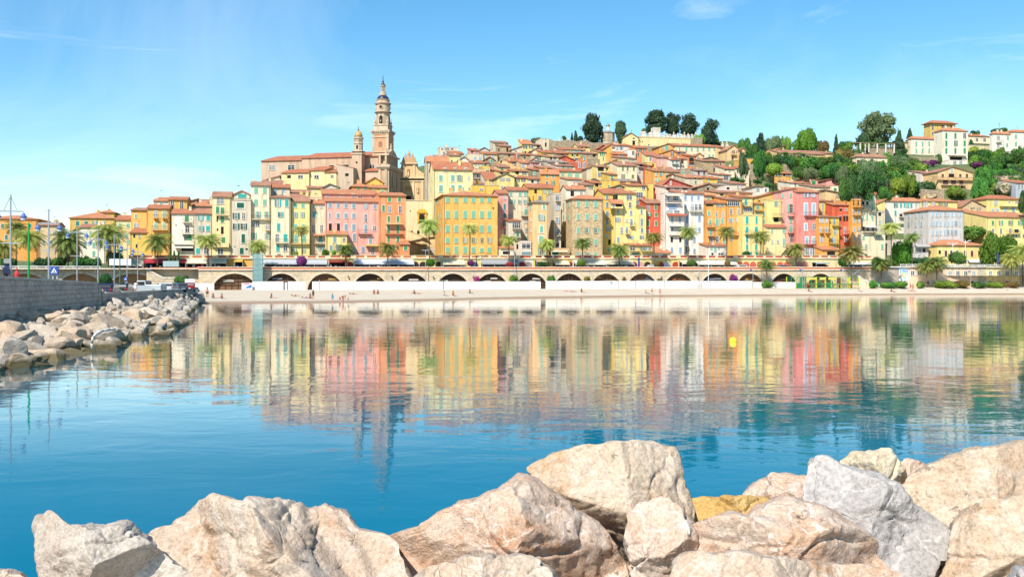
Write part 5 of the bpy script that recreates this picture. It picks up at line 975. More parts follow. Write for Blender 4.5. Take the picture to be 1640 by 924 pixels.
# ---- sea wall with arches
WALLST = masonry('sea_wall_stone', '#EEDFC6', '#DCC4A0', '#C4AC8A', .7, .32, k=.8, patch='#D8B68A')
PALE = stucco('#EADCC6'); BAND = plain('terracotta_band', '#E28A5C', .8); DIRT = plain('shadow_line', '#7A6A58', .9)  # last one: dark colour that imitates shade below the cornice
ARCH = [(375.5, 5.3), (451, 4.4), (521, 4.4), (592.7, 4.4), (659.8, 4.4), (725.3, 4.4), (787.8, 4.4), (851.7, 4.4), (912, 4.3), (970.6, 4.4), (1028.6, 4.4), (1087, 4.4), (1145, 4.4), (1201.5, 4.3), (1255.6, 4.3), (1314.5, 4.3)]
TIMBER = plain('old_timber', '#8A6648', .8); TIMB2 = plain('dark_timber', '#5E4838', .85)
def sea_wall():
 X0 = 318; p0 = pt(X0, 0, 0); t = empty('sea_wall', p0, TH); tag(t, 'long stone sea wall with arched vaults under the promenade', 'sea wall')
 L = lambda px: run_len(X0, px, 0); End = L(1395)
 zt = lambda u: zpx(433, W(318) + math.sin(TH) * u)
 us = sorted(set([0.0, End] + [L(c) + a * math.cos(x) for c, a in ARCH for x in [math.pi * i / 24 for i in range(25)]]))
 def zlow(u):
  for c, a in ARCH:
   e = (u - L(c)) / a
   if abs(e) <= 1.0001: return 1.2 + (zpx(438.2, W(c)) - 1.2) * math.sqrt(max(0, 1 - e * e))
  return -2.0
 b = MB()
 for u, w in zip(us, us[1:]):
  m_ = (u + w) / 2; inside = zlow(m_) > -1
  za, zb_ = (zlow(u) if inside else -2.0), (zlow(w) if inside else -2.0)
  if inside: za = max(za, 1.2); zb_ = max(zb_, 1.2)
  b.add([(u, 0, za), (w, 0, zb_), (w, 0, zt(w)), (u, 0, zt(u))], [(0, 1, 2, 3)])
  if inside: b.add([(u, 0, za), (u, 5, za), (w, 5, zb_), (w, 0, zb_)], [(0, 1, 2, 3)])
 for c, a in ARCH:
  for s in (-1, 1): x = L(c) + s * a; b.add([(x, 0, -2), (x, 5, -2), (x, 5, 1.2), (x, 0, 1.2)], [(0, 1, 2, 3)])
 b.build('wall', WALLST, t)
 for c, a in ARCH:                                        # voussoir rings and timber fronts set back in the vaults
  r = MB(); zc = zpx(438.2, W(c)); n = 22; hgt = zc - 1.2
  for i in range(n):
   x0, x1 = math.pi * i / n, math.pi * (i + 1) / n
   q0, q1 = [(L(c) + a * math.cos(x), 1.2 + hgt * math.sin(x)) for x in (x0, x1)]; o0, o1 = [(L(c) + (a + .55) * math.cos(x), 1.2 + (hgt + .5) * math.sin(x)) for x in (x0, x1)]
   r.prism([q0, q1, o1, o0], -.09, .02)
  r.build('arch_ring', stucco('#E4D2B4'), t)
  rng = random.Random(int(c)); i1, i2, i3 = MB(), MB(), MB()
  x0, x1 = L(c) - a + .04, L(c) + a - .04
  i1.box(x0, 1.05, .8, x1, 1.2, zc - .05)
  nb = rng.randint(6, 9)
  for k in range(nb + 1): xx = x0 + (x1 - x0) * k / nb; i2.box(xx - .07, .9, .8, xx + .07, 1.048, zc - .1 - abs(k / nb - .5) * 2)
  for zz in (zc - 1.1, zc - 1.9, zc - 2.8): i2.box(x0 + .3, .85, zz - .09, x1 - .3, .898, zz + .09)
  for k in range(rng.randint(1, 3)):
   xx = L(c) + rng.uniform(-.6, .6) * a; zz = zc - rng.uniform(1.0, 2.6); w_ = rng.uniform(.4, 1.3); i3.box(xx - w_, .72, zz - .22, xx + w_, .84, zz + .22)
  g = i1.build('vault_front', TIMB2 if rng.random() < .6 else TIMBER, t); i2.build('timber_frame', rng.choice((TIMBER, TIMB2)), g); i3.build('signboard', plain('signboard', rng.choice(('#B9703E', '#8A8F98', '#C9A060', '#D8CFC0')), .7), g)
 b = MB(); zz = lambda u, py: zpx(py, W(318) + math.sin(TH) * u)
 S = list(np.linspace(0, End, 30))
 def band(bm, pa, pb, y0, y1):
  for u, w in zip(S, S[1:]): bm.add([(u, y0, zz(u, pa)), (w, y0, zz(w, pa)), (w, y0, zz(w, pb)), (u, y0, zz(u, pb)), (u, y1, zz(u, pa)), (w, y1, zz(w, pa)), (w, y1, zz(w, pb)), (u, y1, zz(u, pb))],
          [(0, 1, 2, 3), (3, 2, 6, 7), (7, 6, 5, 4), (4, 5, 1, 0)])
 b = MB(); band(b, 433.2, 431.4, -.28, .35); b.build('cornice', PALE, t)
 b = MB(); band(b, 434.0, 433.25, -.1, .1); b.build('painted_cornice_shadow', DIRT, t)  # dark strip painting the cornice's shadow line on the wall
 b = MB(); band(b, 431.38, 428.4, -.12, .3); b.build('parapet', BAND, t)
 b = MB(); band(b, 428.35, 427.3, -.2, .38); b.build('coping', PALE, t)
 for c0, c1 in zip(ARCH[1:], ARCH[2:]):                    # wall lanterns on the piers
  if random.random() < .75:
   px = (c0[0] + c1[0]) / 2; u = L(px); z = zpx(441, W(px)); lb = MB(); lb.tube((u, 0, z), (u, -.5, z + .25), .04, n=5); lb.lathe([(.1, -.5), (.22, -.15), (.22, 0), (.05, .25)], (u, -.5, z), 8); lb.build('lantern', plain('grey_metal', '#C9C6BE', .5), t)
sea_wall()
def low_wall():
 "older, lower stretch at left with two big arches and the sloping stair parapet"
 t = empty('quay_bridge_wall', pt(-60, 2, 0), TH); tag(t, 'pale stone quay wall with two wide wood closed arches at far left', 'sea wall')
 L = lambda px: run_len(-60, px, 2); E = L(318)
 arcs = [(128, 5.0), (213, 5.6), (40, 5)]
 zt = lambda u: zpx(431.5, W(-60) + 2 + math.sin(TH) * u)
 us = sorted(set([0.0, E] + [L(c) + a * math.cos(x) for c, a in arcs for x in [math.pi * i / 20 for i in range(21)]])); b = MB(); r = MB(); inf = MB()
 def zl(u):
  for c, a in arcs:
   e = (u - L(c)) / a
   if abs(e) <= 1.0001: return 2.0 + (zpx(438.5, W(c)) - 2.0) * math.sqrt(max(0, 1 - e * e))
  return -1
 for u, w in zip(us, us[1:]):
  ins = zl((u + w) / 2) > 0; a_, c_ = (max(zl(u), 2.0), max(zl(w), 2.0)) if ins else (-1, -1)
  b.add([(u, 0, a_), (w, 0, c_), (w, 0, zt(w)), (u, 0, zt(u))], [(0, 1, 2, 3)])
  if ins: b.add([(u, 0, a_), (u, 1.6, a_), (w, 1.6, c_), (w, 0, c_)], [(0, 1, 2, 3)])
 b.build('wall', WALLST, t)
 for c, a in arcs:
  r = MB(); h_ = zpx(438.5, W(c)) - 2.0
  for i in range(20):
   x0, x1 = math.pi * i / 20, math.pi * (i + 1) / 20
   r.prism([(L(c) + a * math.cos(x0), 2 + h_ * math.sin(x0)), (L(c) + a * math.cos(x1), 2 + h_ * math.sin(x1)), (L(c) + (a + .6) * math.cos(x1), 2 + (h_ + .6) * math.sin(x1)), (L(c) + (a + .6) * math.cos(x0), 2 + (h_ + .6) * math.sin(x0))], -.1, .02)
  r.build('arch_ring', stucco('#EAD9BC'), t)
  i1 = MB(); i1.box(L(c) - a + .02, 1.2, 1.0, L(c) + a - .02, 1.4, zpx(439, W(c))); i1.build('wood_panel', plain('light_wood', '#C89662', .7), t)
 b = MB(); b.add([(0, -.2, zt(0)), (E, -.2, zt(E)), (E, .5, zt(E)), (0, .5, zt(0)), (0, -.2, zt(0) + .3), (E, -.2, zt(E) + .3), (E, .5, zt(E) + .3), (0, .5, zt(0) + .3)], [(0, 1, 5, 4), (4, 5, 6, 7), (7, 6, 2, 3)])
 b.build('coping', PALE, t)
 b = MB(); u0, u1, u2 = L(236), L(262), L(285); z0 = zt(u0) + .35; z1 = zpx(443.5, W(262))
 b.prism([(u0, z0 - .5), (u0, z0), (u1, z1), (u2, z1), (u2, z1 - .45), (u1, z1 - .5)], -1.4, -.25); b.build('stair_coping', PALE, t)
 b = MB(); b.prism([(u0, 1), (u0, z0 - .52), (u1, z1 - .52), (u2, z1 - .47), (u2, 1)], -1.3, -.3); b.build('stair_wall', WALLST, t)
 pr = MB(); uu, zq = L(240), zpx(428, W(240)); pr.box(uu, .6, zq - .9, L(318), .9, zq); pr.build('parapet', BAND, t)
low_wall()
# ---- arcade houses under the terrace: arched openings, awnings, balustrade
def arcade(x0, x1, col, label, arches=(), awn=(), panel='#D9705C', post='#FBE6B8', dark=()):
 t = frame_at(x0, 14, lineZ(x0, 432, 0), 'arcade', TH); tag(t, label, 'arcade'); L = lambda px: run_len(x0, px, 14); w = L(x1)
 Ym = (W(x0) + W(x1)) / 2 + 14; zb = t.location.z; z = lambda py: zpx(py, Ym) - zb
 b = MB(); b.box(0, 0, -.5, w - .02, .6, z(414.6)); b.build('wall', stucco(C.get(col, col)), t)
 b = MB(); b.box(-.02, -.3, z(414.55), w, .62, z(413.6)); b.build('cornice', stucco(post), t)
 b = MB(); q_ = MB(); n = max(1, int(round(w / 3.0))); st = w / n
 b.box(0, -.12, z(413.58), w - .02, .3, z(413.58) + .14); b.box(0, -.16, z(409.6), w - .02, .32, z(408.9))
 for i in range(n + 1):
  x = min(max(i * st, .35), w - .37); b.box(x - .35, -.1, z(413.58) + .142, x + .35, .28, z(409.62))
 for i in range(n): q_.box(i * st + .36, -.02, z(413.58) + .142, (i + 1) * st - .38, .2, z(409.62))
 b.build('balustrade', stucco(post), t); q_.build('balustrade_panel', plain('brick_red_panel', panel, .8), t)
 for a in arches:
  px, c = a if isinstance(a, tuple) else (a, '#3A302A'); ww = 1.0; ab = MB(); zh = z(419)
  ab.prism([(L(px) - ww, .0), (L(px) + ww, .0)] + [(L(px) + ww * math.cos(x), zh - ww + ww * math.sin(x)) for x in [math.pi * i / 10 for i in range(11)]], -.06, -.005); ab.build('arched_door', plain('arch_infill', c, .7), t)
 for a, c, ya, yb, cc in awn:
  ab = MB(); xa, xb = L(a), L(c) - .05; za, zc = z(ya), z(yb); p = 2.6
  ab.add([(xa, -.03, za), (xb, -.03, za), (xb, -p, zc + .35), (xa, -p, zc + .35), (xb, -p, zc), (xa, -p, zc), (xa, -.03, za - .08), (xb, -.03, za - .08), (xb, -p + .06, zc + .25), (xa, -p + .06, zc + .25)],
   [(0, 1, 2, 3), (3, 2, 4, 5), (7, 8, 9, 6), (0, 3, 9, 6), (1, 7, 8, 2)]); aw = ab.build('awning', plain('awning_canvas', cc, .85), t)
  pb = MB(); k = max(1, int((xb - xa) / 3.2))
  for i in range(k + 1): x = xa + (xb - xa) * i / k; pb.tube((x, -p + .1, 0), (x, -p + .1, zc + .3), .045, n=5)
  pb.build('awning_post', plain('white_paint', '#F0EDE6', .6), aw)
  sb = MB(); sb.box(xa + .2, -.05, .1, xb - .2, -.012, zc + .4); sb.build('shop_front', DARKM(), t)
  rng = random.Random(int(a)); cb = MB(); cc_ = ['#F4F1EA', '#3E6C9A', '#C9463C', '#E9E2D0']
  for i in range(int((xb - xa) / 1.1)):
   x = xa + .5 + i * 1.1; hh_ = rng.uniform(.7, 1.5); cb.box(x, -rng.uniform(1.0, 2.4), 0.02, x + rng.uniform(.3, .8), -.6, hh_, rng.randrange(4))
  cb.build('terrace_furniture', [plain('cafe_furniture', c_, .6) for c_ in cc_], t)
arcade(206, 345, 'pale', 'cream arcade with red and beige awnings behind the small cypresses', awn=((208, 231, 417.5, 427, '#E8DEC4'), (232, 271, 414.5, 422, '#C23A48'), (287, 300, 414.5, 421.5, '#C23A48'), (299, 333, 414, 422.5, '#EFE3C8'), (338, 345, 414, 422.5, '#EFE3C8')))
arcade(345, 421, 'ochre', 'orange yellow shop arcade with cream awnings left of the glass lift', awn=((345, 364, 414.6, 422.5, '#EFE3C8'), (376, 390, 415.5, 420, '#F2C85A')))
arcade(421, 525, 'pale', 'arcade under a long grey awning right of the glass lift', awn=((422, 524, 415.4, 424, '#C3C6CC'),))
arcade(525, 566, 'yellow', 'yellow cafe arcade with dark red shop sign below the pink block', awn=((526, 556, 417, 421, '#A8433A'),), arches=((560, '#B9403A'),))
arcade(566, 663, 'pale', 'arcade under a pale grey terrace awning below the salmon house', awn=((567, 662, 414.8, 424, '#D5DAE2'),), panel='#E08060')
arcade(663, 706, 'yellow', 'yellow arcade with three dark arches by the round green bush', arches=(665, 677.5, 703), panel='#E08A5C')
arcade(706, 769, 'yellow', 'yellow arcade with a cream awning below the golden orange palazzo', awn=((707.5, 743, 416, 424.5, '#F3E4BE'),), arches=((760, '#4A6A86'),), panel='#E0825C')
arcade(769, 829, 'butter', 'arcade with a dark grey awning behind the ivy wrapped palm trunk', awn=((769.5, 828.5, 415.5, 424, '#A9AAAC'),), panel='#E29A80')
arcade(829, 854, 'white', 'white arcade with two red framed arches below the peach tower', arches=((836, '#B8433E'), (847, '#B9A49A')), panel='#C94A48')
arcade(854, 917, 'gold', 'bright yellow arcade with cream awning and dark red balustrade panels', awn=((856, 880, 416.5, 420, '#D9CBA4'), (885, 909, 417, 424.5, '#F3E2BC')), arches=((913, '#8C2E30'),), panel='#8C3038')
arcade(917, 1012, 'pale', 'arcade under three long cream awnings below the stone tower house', awn=((918, 937, 417, 424.5, '#F2EAD2'), (938, 967, 416.5, 424.5, '#F2EAD2'), (967, 996, 417, 424, '#E8D8BC'), (996, 1011.5, 416.8, 424, '#EFE4CC')), panel='#C9584E')
arcade(1012, 1086, 'yellow', 'yellow arcade with small arches and red doors below the brick red house', arches=((1015, '#8A3A34'), (1026, '#E8B49A'), 1037, (1058, '#C9463C'), (1068.5, '#F0F0F0'), (1082, '#C9463C')), panel='#C9544A')
arcade(1086, 1178, 'yellow', 'arcade with a very long cream restaurant awning below the orange houses', awn=((1087, 1103, 417, 423.5, '#EFE2C2'), (1112, 1176, 416.8, 424.5, '#F3E8D0')), panel='#C9544A')
arcade(1178, 1270, 'yellow', 'yellow arcade with a row of closed red arches', arches=[(x, '#E2705A') for x in (1184, 1195, 1206, 1217, 1228, 1238.5, 1249.5, 1260)], panel='#D96A58')
arcade(1270, 1398, 'butter', 'pale yellow arcade with closed pink arches below the rose house', arches=((1280, '#EE9A86'), (1290, '#EE9A86')), awn=((1300, 1322, 420, 423, '#B9C4C4'), (1352, 1396, 419.5, 424, '#EDEBE4')), panel='#D97A68')
# ---- beach
WL = [(240, 489), (300, 487.5), (330, 487), (450, 485.6), (560, 484.4), (700, 481), (800, 478), (900, 476.3), (1040, 474.3), (1280, 472.6), (1460, 471.4), (1640, 471), (2000, 470.5)]
def wline(px): return float(np.interp(px, [a for a, _ in WL], [c for _, c in WL]))
def ywater(px): return EYE * F / (wline(px) - HY)
def beach_base(px): return float(np.interp(px, [300, 820, 1257, 1640, 2000], [1.45, 1.6, 1.85, 1.9, 1.9]))
def beach_z(px, Y):
 a, c = ywater(px), W(px) - .3; t = (Y - a) / (c - a); zb = beach_base(px)
 return zb * (1 - (1 - min(t, 1)) ** 1.9) if t > 0 else .12 * t * (c - a) * .5
def on_beach(px, py):
 lo = None
 for Y in np.arange(ywater(px) - 4, W(px), .25):
  if beach_z(px, Y) >= zpx(py, Y): lo = Y; break
 return at(px, py, lo if lo else W(px) - 1)
def beach():
 xs = np.arange(225, 2001, 6.0); ts = [-.35, -.15, 0, .03, .06, .1, .15, .22, .3, .4, .5, .6, .7, .8, .9, 1.0, 1.03]; v, f = [], []
 for px in xs:
  a, c = ywater(px), W(px) - .3
  for t in ts:
   Y = a + (c - a) * t; X = (px - CX) * Y / F; z = beach_z(px, Y)
   if 0 < t < .97: z += .05 * mnoise.noise((X * .22, Y * .22, 0)) * min(1, t * 12) + .03 * mnoise.noise((X * .8, Y * .8, 3)) * min(1, t * 12)
   v.append((X, Y, z))
 n = len(ts)
 for i in range(len(xs) - 1):
  for j in range(n - 1): f.append((i * n + j, (i + 1) * n + j, (i + 1) * n + j + 1, i * n + j + 1))
 m, nt, b = newmat('sand'); vv = coords(nt, rand=False); n1 = noise(nt, vv, .35, 5, .65); n2 = noise(nt, vv, 3.0, 4, .7)
 g = nt.nodes.new('ShaderNodeNewGeometry'); sp = nt.nodes.new('ShaderNodeSeparateXYZ'); nt.links.new(g.outputs['Position'], sp.inputs[0])
 dry = mixc(nt, ramp(nt, n1, [(.35, 0.0), (.65, 1.0)]).outputs[0], hexc('#E8DAC4', .60), hexc('#DAC8AE', .60)); dry = mixc(nt, ramp(nt, n2, [(.5, 0.0), (.75, .5)]).outputs[0], dry, hexc('#C4AC92', .52))
 ad = nt.nodes.new('ShaderNodeMath'); ad.operation = 'MULTIPLY_ADD'; nt.links.new(n1, ad.inputs[0]); ad.inputs[1].default_value = .3; nt.links.new(sp.outputs[2], ad.inputs[2])
 a = mixc(nt, ramp(nt, ad.outputs[0], [(.28, 0.0), (.5, 1.0)]).outputs[0], hexc('#B89A7C', .52), dry)
 nt.links.new(a, b.inputs['Base Color']); setin(b, Roughness=.95); bump(nt, b, n2, .6, .08)
 struct(MB().add(v, f).build('beach', m, smooth=True))
beach()
# ---- water
def water():
 m, nt, b = newmat('sea_water')
 def wv(sx, sy, sc, det, ro, dist=0.0): return noise(nt, coords(nt, (sx, sy, 1), rand=False), sc, det, ro, dist)
 n1 = wv(.6, 1.0, .5, 3, .5, .6); n2 = wv(.75, 1.0, 1.9, 3, .55, .3); n3 = wv(.3, 1.0, .05, 3, .5)
 s1 = nt.nodes.new('ShaderNodeMath'); s1.operation = 'MULTIPLY_ADD'; nt.links.new(n2, s1.inputs[0]); s1.inputs[1].default_value = .22; nt.links.new(n1, s1.inputs[2])
 s2 = nt.nodes.new('ShaderNodeMath'); s2.operation = 'MULTIPLY'; nt.links.new(s1.outputs[0], s2.inputs[0])
 nt.links.new(ramp(nt, n3, [(.36, .3), (.64, 1.4)]).outputs[0], s2.inputs[1])
 bp = nt.nodes.new('ShaderNodeBump'); setin(bp, Strength=1.0, Distance=WAVE); nt.links.new(s2.outputs[0], bp.inputs['Height'])
 nt.nodes.remove(b)
 df = nt.nodes.new('ShaderNodeBsdfDiffuse'); gl = nt.nodes.new('ShaderNodeBsdfGlossy'); fr = nt.nodes.new('ShaderNodeFresnel'); mx = nt.nodes.new('ShaderNodeMixShader')
 big = noise(nt, coords(nt, (1, 1, 1), rand=False), .03, 3, .5)
 nt.links.new(mixc(nt, ramp(nt, big, [(.35, 0.0), (.65, 1.0)]).outputs[0], WCOL1, WCOL2), df.inputs['Color'])
 gl.inputs['Color'].default_value = (.98, .93, .86, 1); gl.inputs['Roughness'].default_value = .02; fr.inputs['IOR'].default_value = 1.333
 for n in (gl, fr): nt.links.new(bp.outputs[0], n.inputs['Normal'])
 nt.links.new(ramp(nt, fr.outputs[0], [(0, .02), (.2, .06), (.34, .2), (.46, .66), (.56, .86), (1, 1.0)]).outputs[0], mx.inputs[0]); nt.links.new(df.outputs[0], mx.inputs[1]); nt.links.new(gl.outputs[0], mx.inputs[2])
 nt.links.new(mx.outputs[0], nt.nodes['Material Output'].inputs['Surface'])
 v = [(-3000, -400, 0), (3000, -400, 0), (3000, 420, 0), (-3000, 420, 0)]
 struct(MB().add(v, [(0, 1, 2, 3)]).build('water', m))
WAVE = 0.0185; WCOL1, WCOL2 = (.0, .112, .19), (.0, .135, .218)
water()
# ---------------------------------------------------------------- trees, palms, shrubs
LEAF = dict(dark=leafmat('leaf_dark', '#3A6434', '#66943E'), mid=leafmat('leaf_mid', '#4E8038', '#88B848'), light=leafmat('leaf_light', '#6A9434', '#A4C44A'), olive=leafmat('leaf_olive', '#5E7A50', '#90AA74'),
   conifer=leafmat('leaf_conifer', '#33503A', '#587A50', hue=.03), pink=leafmat('bougainvillea', '#9C2A66', '#D8569A', .7, .02), purple=leafmat('bougainvillea_purple', '#7C3272', '#B05AA4', .7, .02), bright=leafmat('leaf_bright', '#458A2A', '#78B43A', .6),
   rust=leafmat('leaf_rust', '#7A6A3A', '#B09A54'), red=leafmat('flower_red', '#A82838', '#DC4A4C', .7, .02))
BARK = plain('bark', '#8A7460', .9); PALMB = plain('palm_bark', '#75654F', .95)
def leaves(rg, lobes, n, s, flat=0.0, core=.72, up=.2):
 "numpy leaf cloud on ellipsoid lobes -> verts, faces"
 L = np.array(lobes, float); vol = L[:, 3] * L[:, 4] * L[:, 5]; pr = vol ** .67; pr /= pr.sum()
 k = rg.choice(len(L), n, p=pr); d = rg.normal(size=(n, 3)); d /= np.linalg.norm(d, axis=1)[:, None]
 r = .55 + .5 * rg.random(n) ** .7 + (rg.random(n) > .88) * rg.random(n) * .3
 P = L[k, :3] + d * L[k, 3:6] * r[:, None]
 nn = d + rg.normal(size=(n, 3)) * .55; nn[:, 2] += up; nn /= np.linalg.norm(nn, axis=1)[:, None]
 t = np.cross(nn, rg.normal(size=(n, 3))); t /= np.linalg.norm(t, axis=1)[:, None]; bt = np.cross(nn, t)
 sz = (s * (.6 + .8 * rg.random(n)))[:, None]
 V = np.stack([P - t * sz, P - bt * sz * .55, P + t * sz, P + bt * sz * .55], 1).reshape(-1, 3)
 v = [tuple(x) for x in V]; f = [(4 * i, 4 * i + 1, 4 * i + 2, 4 * i + 3) for i in range(n)]
 if core:
  for c in L:
   bm = bmesh.new(); bmesh.ops.create_icosphere(bm, subdivisions=2, radius=1.0)
   o = len(v)
   for q_ in bm.verts:
    w = q_.co * (core * (.85 + .3 * mnoise.noise(q_.co * 1.7 + Vector(c[:3])))); v.append((c[0] + w.x * c[3], c[1] + w.y * c[4], c[2] + w.z * c[5]))
   for fc in bm.faces: f.append(tuple(o + q_.index for q_ in fc.verts))
   bm.free()
 return v, f
CROWN = {}
def crown_mesh(kind, var, mat):
 key = (kind, var, mat)
 if key in CROWN: return CROWN[key]
 base = ('geo', kind, var)
 if base not in CROWN:
  rg = np.random.default_rng(hash(kind) % 1000 * 0 + sum(map(ord, kind)) * 7 + var); lob = []
  if kind == 'broad':
   for i in range(11):
    a, e = rg.random() * 6.28, rg.random(); r = .5 * math.sqrt(rg.random()) + .08; q_ = .3 + .16 * rg.random()
    lob.append((math.cos(a) * r * 1.25, math.sin(a) * r * 1.25, .3 + .45 * e * (1 - r * .6), q_, q_, q_ * .62))
   n, s = 5600, .062
  elif kind == 'cypress':
   for i in range(9):
    z = .06 + .9 * i / 9; r = .95 * min(1, (z + .12) * 3.2) * (1 - max(0, z - .3) / .78) ** .8 + .05
    lob.append((rg.normal() * .06, rg.normal() * .06, z, r * .8, r * .8, .11))
   n, s = 3600, .06
  elif kind == 'block':                              # dense dark evergreen, broad column with uneven top
   for i in range(14):
    z = .12 + .78 * rg.random(); a = rg.random() * 6.28; r = .42 * rg.random(); q_ = .42 + .18 * rg.random()
    lob.append((math.cos(a) * r, math.sin(a) * r, z, q_, q_, .15 + .06 * rg.random()))
   n, s = 6400, .06
  elif kind == 'cedar':
   for i in range(40):
    a = rg.random() * 6.28; z = .12 + .74 * rg.random(); rr = (.15 + .72 * rg.random()) * math.sqrt(max(.1, 1 - (max(0, z - .35) / .62) ** 2)); q_ = .17 + .13 * rg.random()
    lob.append((math.cos(a) * rr, math.sin(a) * rr, z, q_ * 1.2, q_ * 1.2, q_ * .55))
   n, s = 6000, .05
  elif kind == 'conifer':
   for i in range(10):
    z = .05 + .88 * i / 10; r = .95 * (1 - z) + .06
    for j in range(4): a = rg.random() * 6.28; lob.append((math.cos(a) * r * .45, math.sin(a) * r * .45, z, r * .55, r * .55, .06))
   n, s = 4200, .055
  elif kind == 'round':
   lob = [(0, 0, .5, .92, .92, .48)]; n, s = 3000, .07
  elif kind == 'umbrella':
   for i in range(9):
    a = rg.random() * 6.28; r = .55 * math.sqrt(rg.random()); lob.append((math.cos(a) * r, math.sin(a) * r, .6 + .18 * rg.random(), .4, .4, .2))
   n, s = 3200, .07
  else:                                                # shrub
   for i in range(7):
    a = rg.random() * 6.28; r = .55 * math.sqrt(rg.random()); q_ = .36 + .2 * rg.random(); lob.append((math.cos(a) * r, math.sin(a) * r, .28 + .25 * rg.random(), q_, q_, .3 + .12 * rg.random()))
   n, s = 2200, .09
  v, f = leaves(rg, lob, n, s, core=.5 if kind == 'cedar' else .54); A = np.array(v)
  for ax in (0, 1): A[:, ax] /= np.percentile(abs(A[:, ax]), 98.5)
  A[:, 2] = (A[:, 2] - np.percentile(A[:, 2], 1)) / (np.percentile(A[:, 2], 99) - np.percentile(A[:, 2], 1)); CROWN[base] = ([tuple(x) for x in A], f)
 v, f = CROWN[base]; me = bpy.data.meshes.new('crown'); me.from_pydata(v, [], f); me.materials.append(LEAF[mat]); me.update(); CROWN[key] = me; return me
TRUNK = None
def trunk_mesh():
 global TRUNK
 if TRUNK is None:
  b = MB(); b.path([(0, 0, -.3), (.02, .01, .4), (-.02, .03, .8), (.03, 0, 1.0)], [1.0, .8, .65, .5], 8)
  for i in range(5):
   a = i * 1.3; b.path([(0, 0, .75), (2.2 * math.cos(a), 2.2 * math.sin(a), 1.1), (4 * math.cos(a + .2), 4 * math.sin(a + .2), 1.35)], [.45, .3, .12], 6)
  TRUNK = b.mesh('trunk', [BARK], True)
 return TRUNK
TN = [0]
def tree(px, py0, py1, wpx, d, kind, mat, label, trunk=.18, cat='tree', group=None, name='tree', z=None):
 "px column, py0 top, py1 foot, wpx crown width, all as seen in the picture; d metres behind the sea wall line"
 Y = W(px) + d; p = at(px, py1, Y); h = (py1 - py0) * Y / F; w = wpx * Y / F; TN[0] += 1; var = TN[0] % 3
 t = empty(name, p, (TN[0] * 1.7) % 6.28); tag(t, label, cat, group)
 tr = trunk * h; link('crown', crown_mesh(kind, var, mat), t, (0, 0, tr * .7 - .1), 0, (w / 2, w / 2, h - tr * .7))
 rt = max(.12, h * .022); o = link('trunk', trunk_mesh(), t, (0, 0, 0), 0, (rt, rt, max(tr * 1.6, h * .45)))
 return t
def shrub(p, w, h, mat, label, group=None, kind='shrub', cat='shrub', name='shrub'):
 TN[0] += 1; o = link(name, crown_mesh(kind, TN[0] % 3, mat), None, p, (TN[0] * 2.1) % 6.28, (w / 2, w / 2, h)); tag(o, label, cat, group); return o
# ---- palms
PALM_L = leafmat('palm_leaf', '#8A9448', '#C0BE68', .82, .05); PALM_D = leafmat('palm_leaf_green', '#748C46', '#B0BC60', .82, .05)
RUST = plain('dry_palm_leaf', '#B98A4A', .9); FRUIT = plain('palm_fruit', '#D8893A', .7)
def palm_crown(seed, n=64):
 rng = random.Random(seed); v, f, mi = [], [], []; b = MB()
 for i in range(n):
  u = (i + .5) / n; az = i * 2.39996 + rng.uniform(-.15, .15); el = R(86 - 112 * u ** .95 + rng.uniform(-8, 8)); L = rng.uniform(.82, 1.05) * (.8 + .25 * math.sin(math.pi * min(1, u + .25)))
  seg = 11; p = Vector((0, 0, 0)); pts = [p.copy()]; dirs = []; e = el
  for k in range(seg):
   e -= R(rng.uniform(5, 8.5)) * (1.0 + .7 * k / seg) * (1.1 if u < .5 else .75); e = max(e, R(-86))
   dv = Vector((math.cos(az) * math.cos(e), math.sin(az) * math.cos(e), math.sin(e))); dirs.append(dv); p = p + dv * L / seg; pts.append(p.copy())
  side = Vector((-math.sin(az), math.cos(az), 0)); mt = 1 if u > .9 and rng.random() < .6 else 0
  for k in range(seg):
   a, c = pts[k], pts[k + 1]; r0 = .012 * (1 - k / seg) + .003; upv = side.cross(dirs[k])
   b.add([a - side * r0, a + side * r0, c + side * r0 * .9, c - side * r0 * .9], [(0, 1, 2, 3)], mt)
   if k < 1: continue
   for j in range(2):
    t0 = (j + .5) / 2; q0 = a.lerp(c, t0); ll = .27 * L * math.sin(math.pi * min(.97, (k + t0) / seg * .82 + .13)) * rng.uniform(.85, 1.1)
    for sg in (-1, 1):
     dr = (side * sg * .8 + dirs[k] * .65 + Vector((0, 0, -.42)) - upv * .08).normalized(); tip = q0 + dr * ll
     ww = dirs[k] * .015; b.add([q0 - ww, q0 + ww, tip + ww * .25, tip - ww * .25], [(0, 1, 2, 3)], mt)
 return b.mesh('crown', [(PALM_L, PALM_D)[seed % 2], RUST])
PCR = [palm_crown(s) for s in range(4)]
def palm_trunk(seed):
 rng = random.Random(seed); b = MB(); pts, rs = [], []
 for i in range(15):
  t = i / 14; pts.append((.35 * math.sin(t * 1.6) * (seed - 1) * .35, .15 * t * (seed - 1), t)); rs.append((1.25 - .4 * min(1, t * 4) + (.5 if t > .93 else 0) + (.06 if i % 2 else -.06)))
 for i in range(14): b.tube(pts[i], pts[i + 1], rs[i] * .165, rs[i + 1] * .165, 8)
 return b.mesh('trunk', [PALMB]), pts[-1]
PTR = [palm_trunk(s) for s in range(3)]
fb = MB()
for i in range(9):
 a = i * .7; fb.path([(0, 0, .02), (.12 * math.cos(a), .12 * math.sin(a), .1), (.24 * math.cos(a), .24 * math.sin(a), -.02), (.26 * math.cos(a), .26 * math.sin(a), -.16)], [.012, .012, .03, .045], 5)
FRM = fb.mesh('fruit_cluster', [FRUIT]); PN = [0]
